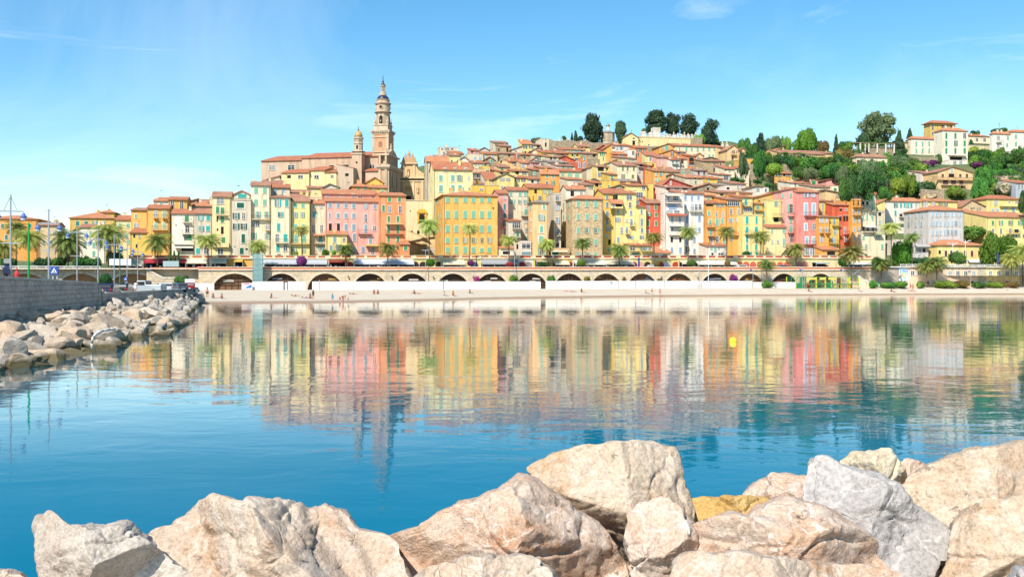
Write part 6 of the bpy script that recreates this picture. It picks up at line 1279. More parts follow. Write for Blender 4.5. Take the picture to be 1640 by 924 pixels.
def palm(px, pyb, pyc, rpx, label, d=8.0, lean=None, fruit=None, pos=None, group='palm trees along the seafront'):
 Y = W(px) + d if pos is None else pos.y; p = at(px, pyb, Y) if pos is None else pos; h = (pyb - pyc) * Y / F; r = rpx * Y / F; i = PN[0]; PN[0] += 1
 t = empty('palm_tree', p, i * 1.3 if lean is None else 0); tag(t, label, 'palm tree', group)
 me, top = PTR[i % 3 if lean is None else lean]; link('trunk', me, t, (0, 0, 0), 0, (1.05, 1.05, h))
 tp = (top[0] * 1.05, top[1] * 1.05, h); rr = random.Random(i * 7 + 1); o = link('crown', PCR[i % 4], t, tp, 0, (r * 1.38, r * 1.38, r * rr.uniform(1.15, 1.6))); o.rotation_euler = (rr.uniform(-.16, .16), rr.uniform(-.16, .16), i * .9)
 if fruit or (fruit is None and i % 3 == 0): link('fruit_cluster', FRM, t, tp, 0, (r,) * 3)
 return t
palm(47, 428, 383, 27, 'big palm with green post in front of the leftmost ochre block', d=9)
palm(26, 426, 366, 19, 'palm crown rising behind the big palm at far left', d=24)
palm(8, 428, 398, 20, 'low palm at the left picture edge', d=10)
palm(109, 428, 388, 27, 'full palm between the dull pink building and the wide mustard building', d=9)
palm(173, 428, 377, 29, 'tall full palm beside the white billboard', d=10, fruit=True)
palm(252, 426, 389, 23, 'palm in front of the orange balcony house', d=10)
palm(333, 426, 386, 22, 'dense palm with orange fruit before the beige house with turquoise shutters', d=10, fruit=True)
palm(414, 426, 396, 17, 'short palm behind the glass lift tower', d=6)
palm(484, 411, 369, 14, 'slender bending palm in front of the yellow ochre house', d=15, lean=0)
palm(554, 426, 401, 16, 'shaggy palm in front of the small yellow house', d=9)
palm(621, 426, 399, 17, 'shaggy palm before the awning of the salmon house', d=9)
palm(688, 426, 363, 17, 'tall thin palm leaning in front of the stair wall', d=8, lean=0)
palm(752, 424, 366, 15, 'tall thin palm in front of the golden orange palazzo', d=11)
palm(815, 426, 386, 14, 'palm with ivy wrapped green trunk', d=9)
palm(868, 412, 394, 7, 'tiny young palm before the slim peach tower', d=15)
palm(876, 424, 393, 14, 'palm just right of the slim peach tower', d=10)
palm(933, 422, 390, 16, 'palm in front of the stone tower house', d=10, fruit=True)
palm(992, 426, 402, 17, 'short full palm in front of the tall yellow block', d=9)
palm(1048, 426, 381, 16, 'tawny palm in front of the brick red house', d=9, fruit=True)
palm(1102, 422, 373, 15, 'tall palm in front of the white block', d=10)
palm(1164, 424, 373, 15, 'tall palm between the two orange houses', d=9)
palm(1218, 412, 380, 15, 'thin palm before the straw yellow house', d=15)
palm(1275, 424, 400, 17, 'palm at the corner of the tall deep rose house', d=9)
palm(1228, 458, 425, 15, 'beach palm standing on a bushy mound by the fence end', d=-5, lean=1)
palm(1363, 450, 406, 22, 'large tawny palm behind the green playground frames', d=-2, fruit=True, lean=1)
palm(1411, 457, 424, 18, 'leaning dense palm with orange skirt before the bare sea wall', d=-3, fruit=True, lean=2)
palm(1428, 428, 366, 17, 'tall palm in front of the long white house', d=6)
palm(1461, 428, 381, 13, 'palm in front of the grey apartment block', d=6)
palm(1484, 458, 428, 15, 'left palm of the pair before the peach beach building', d=-3, lean=2)
palm(1500, 458, 423, 18, 'right palm of the pair before the peach beach building', d=-4, fruit=True)
palm(1619, 456, 417, 17, 'thin trunked palm before the yellow beach building', d=-4)
palm(1638, 456, 404, 22, 'big palm cut by the right picture edge', d=-2, lean=1)
palm(1352, 309, 303, 0.1, 'x', d=45) if False else None
# ---- skyline and slope trees
T = tree
T(949, 185, 231, 27, 214, 'block', 'conifer', 'broad dark evergreen on the cemetery wall left of the gold domed chapel', .06)
T(994, 195, 231, 15, 216, 'block', 'conifer', 'dark columnar tree right of the gold domed chapel', .08)
T(922, 210, 229, 7, 216, 'cypress', 'conifer', 'taller slim cypress left of the broad dark evergreen', .03)
T(929.5, 218, 230, 9, 215, 'round', 'conifer', 'small round conifer next to the slim cypress', .05)
T(916, 213, 228, 4, 218, 'cypress', 'conifer', 'shorter slim cypress above the cemetery wall', .03)
T(903, 218, 227, 8, 214, 'round', 'dark', 'small dark bush tree above the left cemetery wall', .1)
T(859, 221, 232, 15, 226, 'broad', 'olive', 'feathery grey tree on the skyline beside the stone turret', .1)
T(1051, 178, 216, 29, 244, 'block', 'conifer', 'leftmost of the four big dark trees above the cemetery', .06)
T(1078, 183, 217, 22, 246, 'block', 'conifer', 'second dark tree above the cemetery tombs', .06)
T(1103, 185, 219, 26, 245, 'block', 'conifer', 'third dark tree above the cemetery tombs', .06)
T(1031, 206, 219, 8, 238, 'round', 'dark', 'little bush among the pale tombs', .2)
T(1137, 193, 233, 26, 222, 'block', 'conifer', 'tall dark evergreen right of the cemetery wall', .05)
T(1122, 217, 233, 20, 214, 'broad', 'mid', 'green leafy tree in front of the tall dark evergreen', .05)
T(1152, 228, 234, 8, 224, 'round', 'conifer', 'dark bush at the right of the tall evergreen', .1)
for a in [(1189, 223, 252, 22, 'broad', 'dark', 'dark tree rising behind the skyline villa'), (1218, 214, 252, 17, 'cypress', 'conifer', 'broad dark cypress right of the skyline villa'), (1204, 231, 256, 20, 'broad', 'mid', 'green tree at the foot of the broad dark cypress'),
  (1239, 221, 250, 26, 'broad', 'olive', 'grey green tree left of the square chimney tower'), (1258, 220, 250, 16, 'broad', 'mid', 'fresh green tree behind the square chimney tower'), (1290, 209, 248, 36, 'broad', 'bright', 'big bright green tree behind the vine covered villa'),
  (1318, 227, 250, 18, 'umbrella', 'rust', 'flat topped tawny tree behind the vine covered villa'), (1339, 217, 256, 11, 'conifer', 'conifer', 'slim dark fir on the green slope skyline'), (1404, 183, 238, 56, 'cedar', 'olive', 'huge spreading cedar above the pergola'),
  (1383, 214, 234, 16, 'round', 'conifer', 'dark round tree below the spreading cedar'), (1440, 211, 258, 22, 'conifer', 'conifer', 'tall dark conifer left of the mint shuttered villa'), (1457, 206, 232, 12, 'conifer', 'conifer', 'dark pointed conifer behind the mint shuttered villa'),
  (1438, 250, 278, 30, 'broad', 'olive', 'grey olive tree below the tall dark conifer'), (1420, 247, 276, 14, 'broad', 'mid', 'green tree at the right end of the cream villa'), (1190, 246, 282, 17, 'broad', 'olive', 'olive tree behind the dark green shuttered house'),
  (1213, 243, 284, 22, 'broad', 'dark', 'dark tree above the rubble garden wall'), (1227, 244, 262, 17, 'broad', 'light', 'yellow green tree beside the broad cypress'), (1240, 262, 281, 26, 'round', 'light', 'lime green domed tree above the rubble garden wall'),
  (1238, 250, 270, 24, 'broad', 'dark', 'deep green tree left of the vine covered villa'), (1353, 239, 262, 26, 'broad', 'rust', 'brownish green tree right of the slim dark fir'), (1354, 253, 272, 13, 'broad', 'light', 'small lime green tree left of the cream villa'), (1345, 261, 282, 17, 'broad', 'light', 'bright yellow green tree on the slope'),
  (1384, 257, 292, 34, 'broad', 'olive', 'big grey olive tree in front of the cream villa'), (1348, 268, 292, 22, 'broad', 'olive', 'grey olive tree above the pink terrace house'), (1404, 276, 312, 40, 'broad', 'dark', 'large dark tree above the white shuttered house'), (1375, 280, 320, 36, 'broad', 'dark', 'large dark tree behind the cream gable'),
  (1355, 285, 322, 26, 'broad', 'dark', 'dark tree right of the pink terrace house'), (1436, 286, 314, 22, 'umbrella', 'light', 'lime green umbrella shaped tree above the white house'), (1456, 280, 312, 20, 'broad', 'light', 'bright green tree left of the peach villa garden'),
  (1335, 262, 286, 26, 'broad', 'dark', 'dark green tree in the middle of the slope'), (1320, 265, 282, 26, 'broad', 'mid', 'green tree below the vine covered villa'), (1300, 270, 288, 24, 'broad', 'olive', 'dull green tree above the pink house with shutter door'), (1283, 268, 286, 24, 'broad', 'mid', 'green tree right of the square orange house'),
  (1560, 236, 252, 14, 'umbrella', 'light', 'lime tree below the low cream villa'), (1575, 240, 254, 14, 'umbrella', 'light', 'yellow green umbrella tree left of the white villa'), (1597, 244, 258, 22, 'umbrella', 'light', 'flat lime tree before the white villa with arched window'), (1604, 238, 262, 14, 'broad', 'dark', 'dark tree before the white villa with arched window'),
  (1640, 236, 272, 26, 'broad', 'mid', 'leafy tree at the right edge below the white villas'), (1502, 248, 262, 14, 'broad', 'mid', 'green tree at the corner of the tall cream villa'), (1555, 224, 240, 8, 'cypress', 'conifer', 'dark shrub tree beside the tall cream villa'), (1600, 206, 218, 22, 'broad', 'dark', 'dark tree behind the white villas on the skyline'),
  (1560, 210, 221, 16, 'broad', 'dark', 'dark tree behind the low cream villa'), (1531, 298, 312, 14, 'broad', 'mid', 'small green tree at the foot of the peach villa'), (1575, 268, 296, 22, 'broad', 'mid', 'ivy green mass right of the peach villa'), (1570, 286, 320, 24, 'broad', 'mid', 'dense green creeper mass under the peach villa'),
  (1640, 306, 340, 22, 'broad', 'dark', 'dark tree before the blue grey house'), (1610, 302, 316, 18, 'broad', 'mid', 'bush tree in front of the bare cliff'), (1418, 300, 322, 22, 'broad', 'mid', 'green tree above the yellow side gable')]:
 px, y0, y1, w_, k, mt, lab = a; T(px, y0, y1, w_, rd(y1, px) + 3, k, mt, lab, .1)
T(1440, 386, 426, 34, 12, 'broad', 'bright', 'vivid green street tree in front of the white shuttered house', .1)
T(1600, 376, 427, 44, 14, 'broad', 'bright', 'very large vivid green street tree at right', .06)
T(1532, 404, 427, 26, 8, 'umbrella', 'dark', 'multi stemmed tree in front of the low yellow villa', .35)
T(1556, 363, 380, 44, 40, 'umbrella', 'mid', 'flat topped green trees on a terrace behind the low yellow villa', .2)
T(180, 404, 428, 26, 12, 'broad', 'olive', 'grey green tree behind the white billboard', .05)
T(137, 410, 428, 12, 9, 'broad', 'mid', 'young green tree left of the white billboard', .2)
T(1352, 411, 427, 18, 7, 'round', 'dark', 'clipped dark green tree beside the large tawny palm', .05)
# ---- clipped bushes and flowers along the promenade
def pb(px, y0, y1, w_, d, mat, lab, kind='round', group=None):
 Y = W(px) + d; return shrub(at(px, y1, Y), w_ * Y / F, (y1 - y0) * Y / F, mat, lab, group, kind)
for px, x in ((272.5, 0), (279, 1), (286, 2)): T(px, 402 + (x == 2), 426, 5.2, 8, 'cypress', 'dark', ('left', 'middle', 'right')[x] + ' one of three small cypresses by the glass kiosk', .02)
pb(483, 411, 426, 16, 5, 'purple', 'round purple bougainvillea bush on the promenade'); pb(689.5, 415, 427, 14, 5, 'bright', 'round bright green bush under the leaning tall palm')
pb(754, 417, 426, 11, 5, 'purple', 'smaller purple flowering bush before the yellow arcade'); pb(816, 420, 427, 12, 5, 'red', 'dark red flowering bush at the ivy wrapped palm')
pb(868, 420, 428, 18, 5, 'dark', 'low dark green hedge by the yellow arcade', 'shrub'); pb(931, 416, 427, 14, 5, 'mid', 'round green bush before the long cream awnings')
pb(1052, 419, 427, 9, 5, 'rust', 'small brownish red bush by the tawny palm'); pb(1107, 417, 427, 14, 5, 'dark', 'oval dark green bush at the restaurant awning'); pb(1165, 417, 427, 9, 5, 'rust', 'reddish brown bush below the orange houses')
pb(764, 443, 453, 11, -1, 'pink', 'magenta bougainvillea in front of the sea wall', 'shrub'); pb(822, 441, 452, 14, -1, 'light', 'light green bush against the sea wall', 'shrub'); pb(883, 442, 452, 13, -1, 'mid', 'green bush between two sea wall arches', 'shrub')
pb(941, 443, 452, 12, -1, 'rust', 'dull green bush left of the stone pier', 'shrub'); pb(1174, 440, 452, 14, -1, 'purple', 'purple flowering bush against the sea wall', 'shrub'); pb(1057, 446, 453, 8, -1, 'rust', 'small dry bush on the white fence', 'shrub'); pb(1000, 444, 452, 7, -1, 'rust', 'thin dry climber on the sea wall pier', 'shrub')
pb(1228, 450, 461, 20, -5.5, 'mid', 'bushy mound around the beach palm', 'shrub'); pb(292, 442, 455, 22, -6, 'mid', 'rounded green bush above the white left fence', 'shrub'); pb(535, 401, 411, 8, 15.5, 'mid', 'green shrub on the terrace by the small yellow house', 'shrub')
pb(521, 400, 411, 11, 15.5, 'bright', 'green potted shrub on the terrace before the narrow beige house', 'shrub'); pb(474, 403, 411, 8, 15.5, 'light', 'potted shrub under the slender bending palm', 'shrub'); pb(1197, 403, 412, 16, 15.5, 'dark', 'dark shrub on the terrace before the yellow turquoise house', 'shrub')
for px, w_, lab in ((1398, 16, 'low green hedge at the foot of the white beach stairs'), (1424, 24, 'dry brownish hedge left of the mural'), (1447, 26, 'hedge right below the mural'), (1474, 14, 'round shrub left of the paired palms'), (1515, 34, 'hedge before the peach beach building'), (1545, 34, 'brownish flowering hedge before the peach beach building'), (1568, 26, 'dull hedge beside the white beach bins'), (1595, 26, 'leafy shrub before the yellow beach building'), (1625, 30, 'hedge at the right edge of the beach')):
 pb(px, 450 + (px % 3), 461, w_, -6, ('mid', 'rust', 'mid', 'light')[px % 4], lab, 'shrub')
for px, w_, lab in ((1405, 20, 'dark garden hedge left of the tall palm'), (1478, 40, 'green garden shrubs before the grey apartment block'), (1500, 22, 'dark shrub left of the multi stemmed tree')): pb(px, 413, 427, w_, 7, 'dark', lab, 'shrub')
for px, lab in ((12, 'dark bushes at the left edge of the quay'), (70, 'dark bush beside the big left palm'), (95, 'bush under the full palm'), (130, 'hedge beside the young green tree'), (150, 'low bush near the white billboard')): pb(px, 413, 428, 24, 8, 'dark', lab, 'shrub')
pb(1555, 374, 388, 44, 36, 'mid', 'clipped terrace hedge behind the low yellow villa', 'shrub')
# ---- shrubs that cover the slope
rng = random.Random(21); kinds = {'dark': 'deep green shrub among the garden growth of the right hand slope', 'mid': 'leaf green shrub among the garden growth of the right hand slope', 'olive': 'grey green shrub among the garden growth of the right hand slope', 'light': 'lime green shrub among the garden growth of the right hand slope'}
def clear(px, py):
 for a, c, e, g in ((1362, 1423, 246, 276), (1452, 1552, 200, 263), (1486, 1562, 264, 320), (1552, 1590, 212, 234), (1584, 1660, 205, 252), (1240, 1335, 230, 264), (1238, 1282, 272, 308), (1174, 1202, 262, 290), (1150, 1208, 230, 268), (1202, 1240, 278, 292)):
  if a - 3 < px < c + 3 and e < py - 2 < g + 2: return False
 return True
nsh = 0
while nsh < 190:
 px = rng.uniform(1178, 1665); py = rng.uniform(240, 326)
 if not clear(px, py) or (px < 1345 and py > 288): continue
 p, dd = hill_at(px, py); k = rng.choice(('dark', 'dark', 'dark', 'dark', 'dark', 'mid', 'mid', 'olive', 'light')); w_ = rng.uniform(3.8, 8.2); nsh += 1
 p.z -= .3; shrub(p, w_, w_ * rng.uniform(.5, .75), k, kinds[k], k + ' shrubs of the slope')
def undergrowth():
 rg = np.random.default_rng(5); P = []
 while len(P) < 1500:
  px, py = rg.uniform(1165, 1700), rg.uniform(236, 326)
  p, dd = hill_at(px, py)
  if clear(px, py): P.append((p.x, p.y, p.z + .2, 1.1, 1.1, .7))
 v, f = leaves(rg, P, 42000, .26, core=0, up=.6); me = bpy.data.meshes.new('undergrowth'); me.from_pydata(v, [], f); me.materials.append(LEAF['dark']); me.update(); stuff(link('undergrowth', me))
undergrowth()
for px, py, mt, lab in ((1479, 268, 'purple', 'purple bougainvillea left on the villa terrace wall'), (1493, 268, 'purple', 'purple bougainvillea right on the villa terrace wall'), (1562, 271, 'purple', 'small purple bush below the lime tree'), (1458, 302, 'purple', 'dark purple bougainvillea below the peach villa wing'), (1410, 322, 'pink', 'magenta bougainvillea above the long white house'), (1470, 303, 'purple', 'purple climber beside the peach villa wing')):
 p, dd = hill_at(px, py); p.y -= 2; shrub(p, 3.8, 2.4, mt, lab, cat='flowering shrub')
# ---------------------------------------------------------------- cemetery, garden walls, cliff on the hill
def gwall(x0, x1, y0, y1, label, d=None, m=None, name='garden_wall', thick=.7, cren=False):
 d = rd(y1, x0) if d is None else d; t = frame_at(x0, d, zpx(y1, W(x0) + d), name); tag(t, label, 'wall'); w = run_len(x0, x1, d); h = (y1 - y0) * (W((x0 + x1) / 2) + d) / F
 rng = random.Random(int(x0)); b = MB(); n = max(2, int(w / 2.5)); tops = [h * (1 + (rng.uniform(-.12, .08) if m is None else 0)) for _ in range(n + 1)]
 poly = [(0, -3), (w, -3)] + [(w * i / n, tops[i]) for i in range(n, -1, -1)]
 b.prism(poly, 0, thick); b.build('wall', m or ST2, t)
 c = MB()
 for i in range(n): c.prism([(w * i / n, tops[i] + .003), (w * (i + 1) / n, tops[i + 1] + .003), (w * (i + 1) / n, tops[i + 1] + .25), (w * i / n, tops[i] + .25)], -.08, thick + .08)
 c.build('coping', plain('wall_coping', '#CFC2AC', .9), t); return t
gwall(880, 942, 225, 241, 'long grey cemetery wall above the pale pink house', 200)
gwall(942, 986, 229, 243, 'grey cemetery wall below the gold domed chapel', 200)
gwall(1020, 1056, 234, 246, 'rubble terrace wall below the yellow cemetery wall', 188)
gwall(1108, 1125, 221, 234, 'grey end of the cemetery wall beside the green leafy tree', 208)
gwall(1201, 1240, 279, 290, 'crumbling rubble garden wall left of the square orange house', 92)
gwall(1392, 1432, 235, 247, 'stone terrace wall below the pergola')
gwall(1457, 1502, 252, 262, 'pale stone terrace wall below the mint shuttered villa')
gwall(1551, 1585, 233, 244, 'cream retaining wall below the low cream villa', m=stucco('#EAD9A8'))
gwall(1563, 1632, 263, 273, 'long pale rubble terrace wall above the cliff')
gwall(1476, 1512, 304, 319, 'rough pale rock wall above the yellow wing'); gwall(1455, 1486, 277, 290, 'white terrace wall left of the peach villa', m=stucco('#F4EEE2'))
gwall(1250, 1300, 264, 269, 'low stone wall under the vine covered pergola'); gwall(1186, 1208, 264, 270, 'grey wall under the square golden terrace block')
# cemetery chapel with gable, long yellow wall and tombs
hs = H(998, 1023, 221, 213, 212, 'butter', 'p', "230:1015d4.6x9;222:1015d3.4x2", 'grey', 'yellow cemetery chapel with pediment and dark arched door', rc='o', yb=236, cat='chapel', name='cemetery_chapel', D=9, chim=0, pipes=False)
hs = H(1023.5, 1107, 220.5, None, 214, 'butter', 'f', "227:1029d1.4x3;232.5:1039d2x2", 'grey', 'long yellow cemetery building with flat cornice', yb=236, cat='building', name='cemetery_building', D=8, chim=0)
def tomb(px, y0, y1, w_, d, label, kind):
 Y = W(px) + d; p = at(px, y1, Y); k = Y / F; t = empty('tomb', p, TH); tag(t, label, 'tomb', 'pale tombs of the cemetery'); h = (y1 - y0) * k; w = w_ * k; m = stucco('#EDE4D4')
 b = MB(); b.box(-w / 2, -w / 2, -2, w / 2, w / 2, h * .6); b.box(-w / 2 - .12, -w / 2 - .12, h * .6 + .002, w / 2 + .12, w / 2 + .12, h * .66); b.build('base', m, t)
 b = MB()
 if kind == 'cross': b.box(-.13, -.1, h * .66, .13, .1, h * 1.2); b.box(-.42, -.09, h * .95, .42, .09, h * 1.03)
 elif kind == 'gable': b.prism([(-w / 2, h * .66), (w / 2, h * .66), (0, h)], -w / 2, w / 2)
 elif kind == 'spire': b.lathe([(w * .4, h * .66), (w * .25, h * .8), (.06, h * 1.1)], n=4, rot=.5)
 else:
  for s in (-1, -.33, .33, 1): b.box(s * w * .42 - .16, -w / 2, h * .66, s * w * .42 + .16, w / 2, h)
 b.build('top', m, t)
rng = random.Random(3)
tomb(1050, 205, 221, 12, 226, 'largest pale tomb shaped like a little castle', 'cren'); tomb(1030, 211, 221, 7, 224, 'stepped pale tomb left of the castle shaped tomb', 'cren'); tomb(1041, 212, 221, 6, 223, 'gabled pale tomb touching the castle shaped tomb', 'gable')
for i, px in enumerate((1063, 1068, 1073, 1079, 1085, 1091, 1096, 1102, 1108, 1114)): tomb(px, 213 + (i % 3), 221, 3 + (i % 2) * 1.4, 225 + (i % 3), 'small pale tomb in the row beneath the dark cemetery trees', ('cross', 'spire', 'gable')[i % 3])
for px in (895, 900, 911): tomb(px, 221, 227, 2, 212, 'tiny pale monument above the left cemetery wall', 'spire')
for px in (1157, 1164): tomb(px, 227, 237, 3.5, 196, 'white monument behind the peach end house', 'spire')
def russian_chapel():
 px, d = 973.7, 214; Y = W(px) + d; k = Y / F; p = at(px, 232, Y); t = empty('domed_chapel', p, TH); tag(t, 'octagonal stone chapel with white drum and gold onion dome', 'chapel'); z = lambda py: zpx(py, Y) - p.z
 r = 10.6 * k; b = MB(); b.lathe([(r, -3), (r, z(214))], n=8, rot=.5); b.build('wall', masonry('chapel_blocks', '#E2D2B8', '#D2BFA0', '#C0AC8C', .9, .4), t)
 b = MB(); b.lathe([(r * 1.06, z(226)), (r * 1.06, z(225))], n=8, rot=.5); b.lathe([(r * 1.1, z(214)), (r * 1.1, z(213.2))], n=8, rot=.5); b.build('cornice', STONE_L, t)
 b = MB(); b.lathe([(r * 1.12, z(213.1)), (2.6 * k, z(209.6))], n=8, rot=.5); b.build('roof', plain('lead_roof', '#8C8C90', .6), t)
 b = MB(); b.lathe([(2.4 * k, z(210)), (2.4 * k, z(204)), (3.0 * k, z(203.8)), (3.0 * k, z(203.3))], n=12); b.build('drum', stucco('#FBF8F2'), t)
 b = MB(); b.lathe([(2.1 * k, z(203.3)), (3.1 * k, z(202)), (3.0 * k, z(201)), (1.8 * k, z(200)), (.5 * k, z(199.2)), (.08, z(197.6))], n=16); b.build('onion_dome', plain('gold_leaf', '#F0C040', .25, .9), t, True)
 b = MB(); b.box(-.05, -.05, z(198), .05, .05, z(195.5)); b.box(-.3, -.04, z(196.6), .3, .04, z(196.3)); b.build('cross', plain('gold_leaf', '#F0C040', .25, .9), t)
 b = MB()
 for i in range(8):
  a = math.pi / 4 * i; c = Vector((math.cos(a), math.sin(a), 0)) * (r * math.cos(math.pi / 8) + .03); u = Vector((-math.sin(a), math.cos(a), 0))
  b.add([c - u * .3 + Vector((0, 0, z(223))), c + u * .3 + Vector((0, 0, z(223))), c + u * .3 + Vector((0, 0, z(218.5))), c + Vector((0, 0, z(217.5))), c - u * .3 + Vector((0, 0, z(218.5)))], [(0, 1, 2, 3, 4)])
 b.build('blind_arch', stucco('#B49A78'), t)
 H(982, 991, 227, None, 208, 'gbeige', 'f', "229:987d1.4x2", 'grey', 'low stone annexe beside the gold domed chapel', yb=236, cat='building', name='chapel_annexe', D=5, wallm=ST, chim=0)
russian_chapel()
def pergola(x0, x1, ytop, ybot, d, label, vine):
 t = frame_at(x0, d, zpx(ybot, W(x0) + d), 'pergola'); tag(t, label, 'pergola'); w = run_len(x0, x1, d); h = (ybot - ytop) * (W(x0) + d) / F; n = max(3, int(w / 4)); b = MB()
 for i in range(n + 1):
  for y in (0, 3): pc = MB(); pc.box(w * i / n - .25, y - .25, -2, w * i / n + .25, y + .25, h * .8); pc.build('pillar', stucco('#EFE8DA'), t)
 for y in (0, 3): b.box(-.4, y - .1, h * .8, w + .4, y + .1, h * .86)
 for i in range(n * 4 + 1): x = w * i / (n * 4); b.box(x - .06, -.5, h * .862, x + .06, 3.5, h * .91)
 b.build('beam', plain('pergola_wood', '#B8A48C', .8), t)
 rg = np.random.default_rng(int(x0)); lob = [(rg.uniform(0, w), rg.uniform(-.4, 3.4), h * .95 + rg.uniform(-.5, .3) * vine, 1.2, .9, .5) for _ in range(int(w * 1.1 * vine))]
 v, f = leaves(rg, lob, 5000, .22, core=.6); me = bpy.data.meshes.new('vine'); me.from_pydata(v, [], f); me.materials.append(LEAF['mid']); me.update(); link('vine', me, t)
pergola(1253, 1300, 245, 264, 118, 'white pillared pergola with green vine before the long villa', 1.0); pergola(1364, 1432, 227, 237, 192, 'white pergola covered with vine under the spreading cedar', 1.0)
def cliff(x0, x1, y0, y1, label, seed):
 "bare broken rock standing out of the slope"
 xs = np.linspace(x0, x1, 30); ys = np.linspace(y0, y1, 34); v, f = [], []
 for j, py in enumerate(ys):
  for i, px in enumerate(xs):
   e = 1 - min(1, max(0, math.hypot((i - 14.5) / 14.5, (j - 18) / 16) + .28 * mnoise.noise(Vector((px * .09, py * .09, seed))) - .4) * 1.7); d = rd(y1, px) + 10 * (1 - (py - y0) / (y1 - y0)) - 1
   nn = mnoise.fractal(Vector((px * .13 + seed, py * .10, 0)), 1, 2, 4); d += 30 * (1 - e) - 3.2 * nn + 1.4 * abs(mnoise.noise(Vector((px * .4, py * .12, seed)))); v.append(tuple(at(px, py, W(px) + d)))
 for j in range(33):
  for i in range(29): f.append((j * 30 + i, j * 30 + i + 1, (j + 1) * 30 + i + 1, (j + 1) * 30 + i))
 m = MATS.get('cliff')
 if m is None:
  m, nt, b = newmat('cliff_rock'); vv = coords(nt, (1, 1, .4), rand=False); n1 = noise(nt, vv, .5, 6, .7); n2 = noise(nt, vv, .18, 4)
  a = mixc(nt, ramp(nt, n1, [(.35, 0.0), (.6, 1.0)]).outputs[0], hexc('#8C7A66', .6), hexc('#E0C8A0', .7)); a = mixc(nt, ramp(nt, n2, [(.52, 0.0), (.62, .9)]).outputs[0], a, hexc('#5C6E3C', .5))
  nt.links.new(a, b.inputs['Base Color']); setin(b, Roughness=.95); bump(nt, b, n1, 1.0, .5); MATS['cliff'] = m
 o = MB().add(v, f).build('cliff', m); struct(o)
cliff(1590, 1630, 282, 320, '', 1.0); cliff(1470, 1514, 304, 322, '', 4.0); cliff(1420, 1445, 277, 291, '', 7.0)
def utility_pole(px, y0, y1, d, label):
 Y = W(px) + d; p = at(px, y1, Y); t = empty('utility_pole', p, TH); tag(t, label, 'pole'); h = (y1 - y0) * Y / F; b = MB(); b.tube((0, 0, -2), (0, 0, h), .16, .1, 6); b.build('post', plain('weathered_wood', '#8A8078', .9), t)
 b = MB(); b.box(-.8, -.06, h - .7, .8, .06, h - .55); b.build('crossarm', plain('weathered_wood', '#8A8078', .9), t)
utility_pole(1600.5, 197, 216, 262, 'wooden power pole on the skyline above the white villas'); utility_pole(1566, 207, 222, 258, 'thin power pole behind the low cream villa')
def banner():
 Y = W(1478) + rd(249, 1459) + 2 - .6 + 4.0; o = MB(); a, c = at(1471.5, 236.3, Y), at(1483.5, 236.3, Y + 1.7); o.add([a, c, c + Vector((0, 0, -.5)), a + Vector((0, 0, -.5)), a + Vector((0, .06, 0)), c + Vector((0, .06, 0)), c + Vector((0, .06, -.5)), a + Vector((0, .06, -.5))], [(0, 1, 2, 3), (7, 6, 5, 4), (0, 4, 5, 1), (2, 6, 7, 3)])
 tag(o.build('banner', plain('pink_banner', '#F08AA0', .7)), 'small pink banner on the mint shuttered villa', 'banner')
banner()
# ---------------------------------------------------------------- things on the beach and along the sea wall
STEEL = plain('galvanised_steel', '#B9C0C6', .4, .3); BLUEP = plain('blue_lamp_paint', '#5C7ABC', .5); WHITEP = plain('white_panel', '#F8F7F2', .7, k=.74); DKG = plain('dark_grey_paint', '#454B52', .6)
GREENP = plain('green_paint', '#2E9A4A', .5); YELP = plain('yellow_green_paint', '#D8DC3A', .5); YEL2 = plain('pale_yellow_board', '#F2D66A', .6); TEALG = plain('teal_green_paint', '#2E8A74', .5)
def fence(x0, x1, ytop, d, label, gaps=()):
 t = frame_at(x0, d, 0, 'beach_fence'); tag(t, label, 'fence'); w = run_len(x0, x1, d); z0, z1 = beach_base((x0 + x1) / 2) - .3, zpx(ytop, W((x0 + x1) / 2) + d); b = MB(); n = max(1, int(w / .5)); r = MB()
 for i in range(n): x = w * i / n; b.box(x, 0, z0, x + w / n - .012, .05 + .015 * (i % 2), z1)
 b.build('panel', WHITEP, t); r.box(0, -.04, z1 + .002, w, .1, z1 + .07); r.box(0, .08, z0 + .6, w, .14, z0 + .7); r.build('rail', WHITEP, t)
 for px, c in gaps:
  u = run_len(x0, px, d); pm = MB(); pm.tube((u, -.12, z0), (u, -.12, z1 + .5), .07, n=6); pm.build('post', plain('post_paint', c, .7), t)
fence(404, 454, 451.2, -4.2, 'white beach fence under the glass lift'); fence(461, 490, 451.2, -4.2, 'short white fence right of the grey door frame'); fence(500, 866, 451.2, -4.2, 'longest white beach fence below the middle arches', ((511.5, '#D8D4C8'), (710, '#6E8A80'))); fence(874, 1205, 450.3, -4.2, 'white beach fence right of the open arch gap', ((891.5, '#9AB0A4'), (990.5, '#B9A49A'), (1017.5, '#B9A49A'), (1063.5, '#8FA89A')))
fence(1206, 1275, 452, -3, 'lower white fence behind the beach palm'); fence(312, 343, 454, -8, 'white site fence left of the first big arch'); fence(296, 312, 447, -10, 'tall white site hoarding beside the quay wall')
def door():
 t = frame_at(455, -4.2, 0, 'gate'); tag(t, 'grey framed white gate in the beach fence right of the glass lift', 'gate'); w = run_len(455, 460.5, -4.2); z0 = beach_base(455) - .3; z1 = zpx(451, W(455) - 4); b = MB()
 b.box(0, -.05, z0, .14, .1, z1); b.box(w - .14, -.05, z0, w, .1, z1); b.box(.14, -.05, z1 - .14, w - .14, .1, z1); b.build('frame', DKG, t); b = MB(); b.box(.16, 0, z0, w - .16, .05, z1 - .18); b.build('leaf', WHITEP, t)
door()
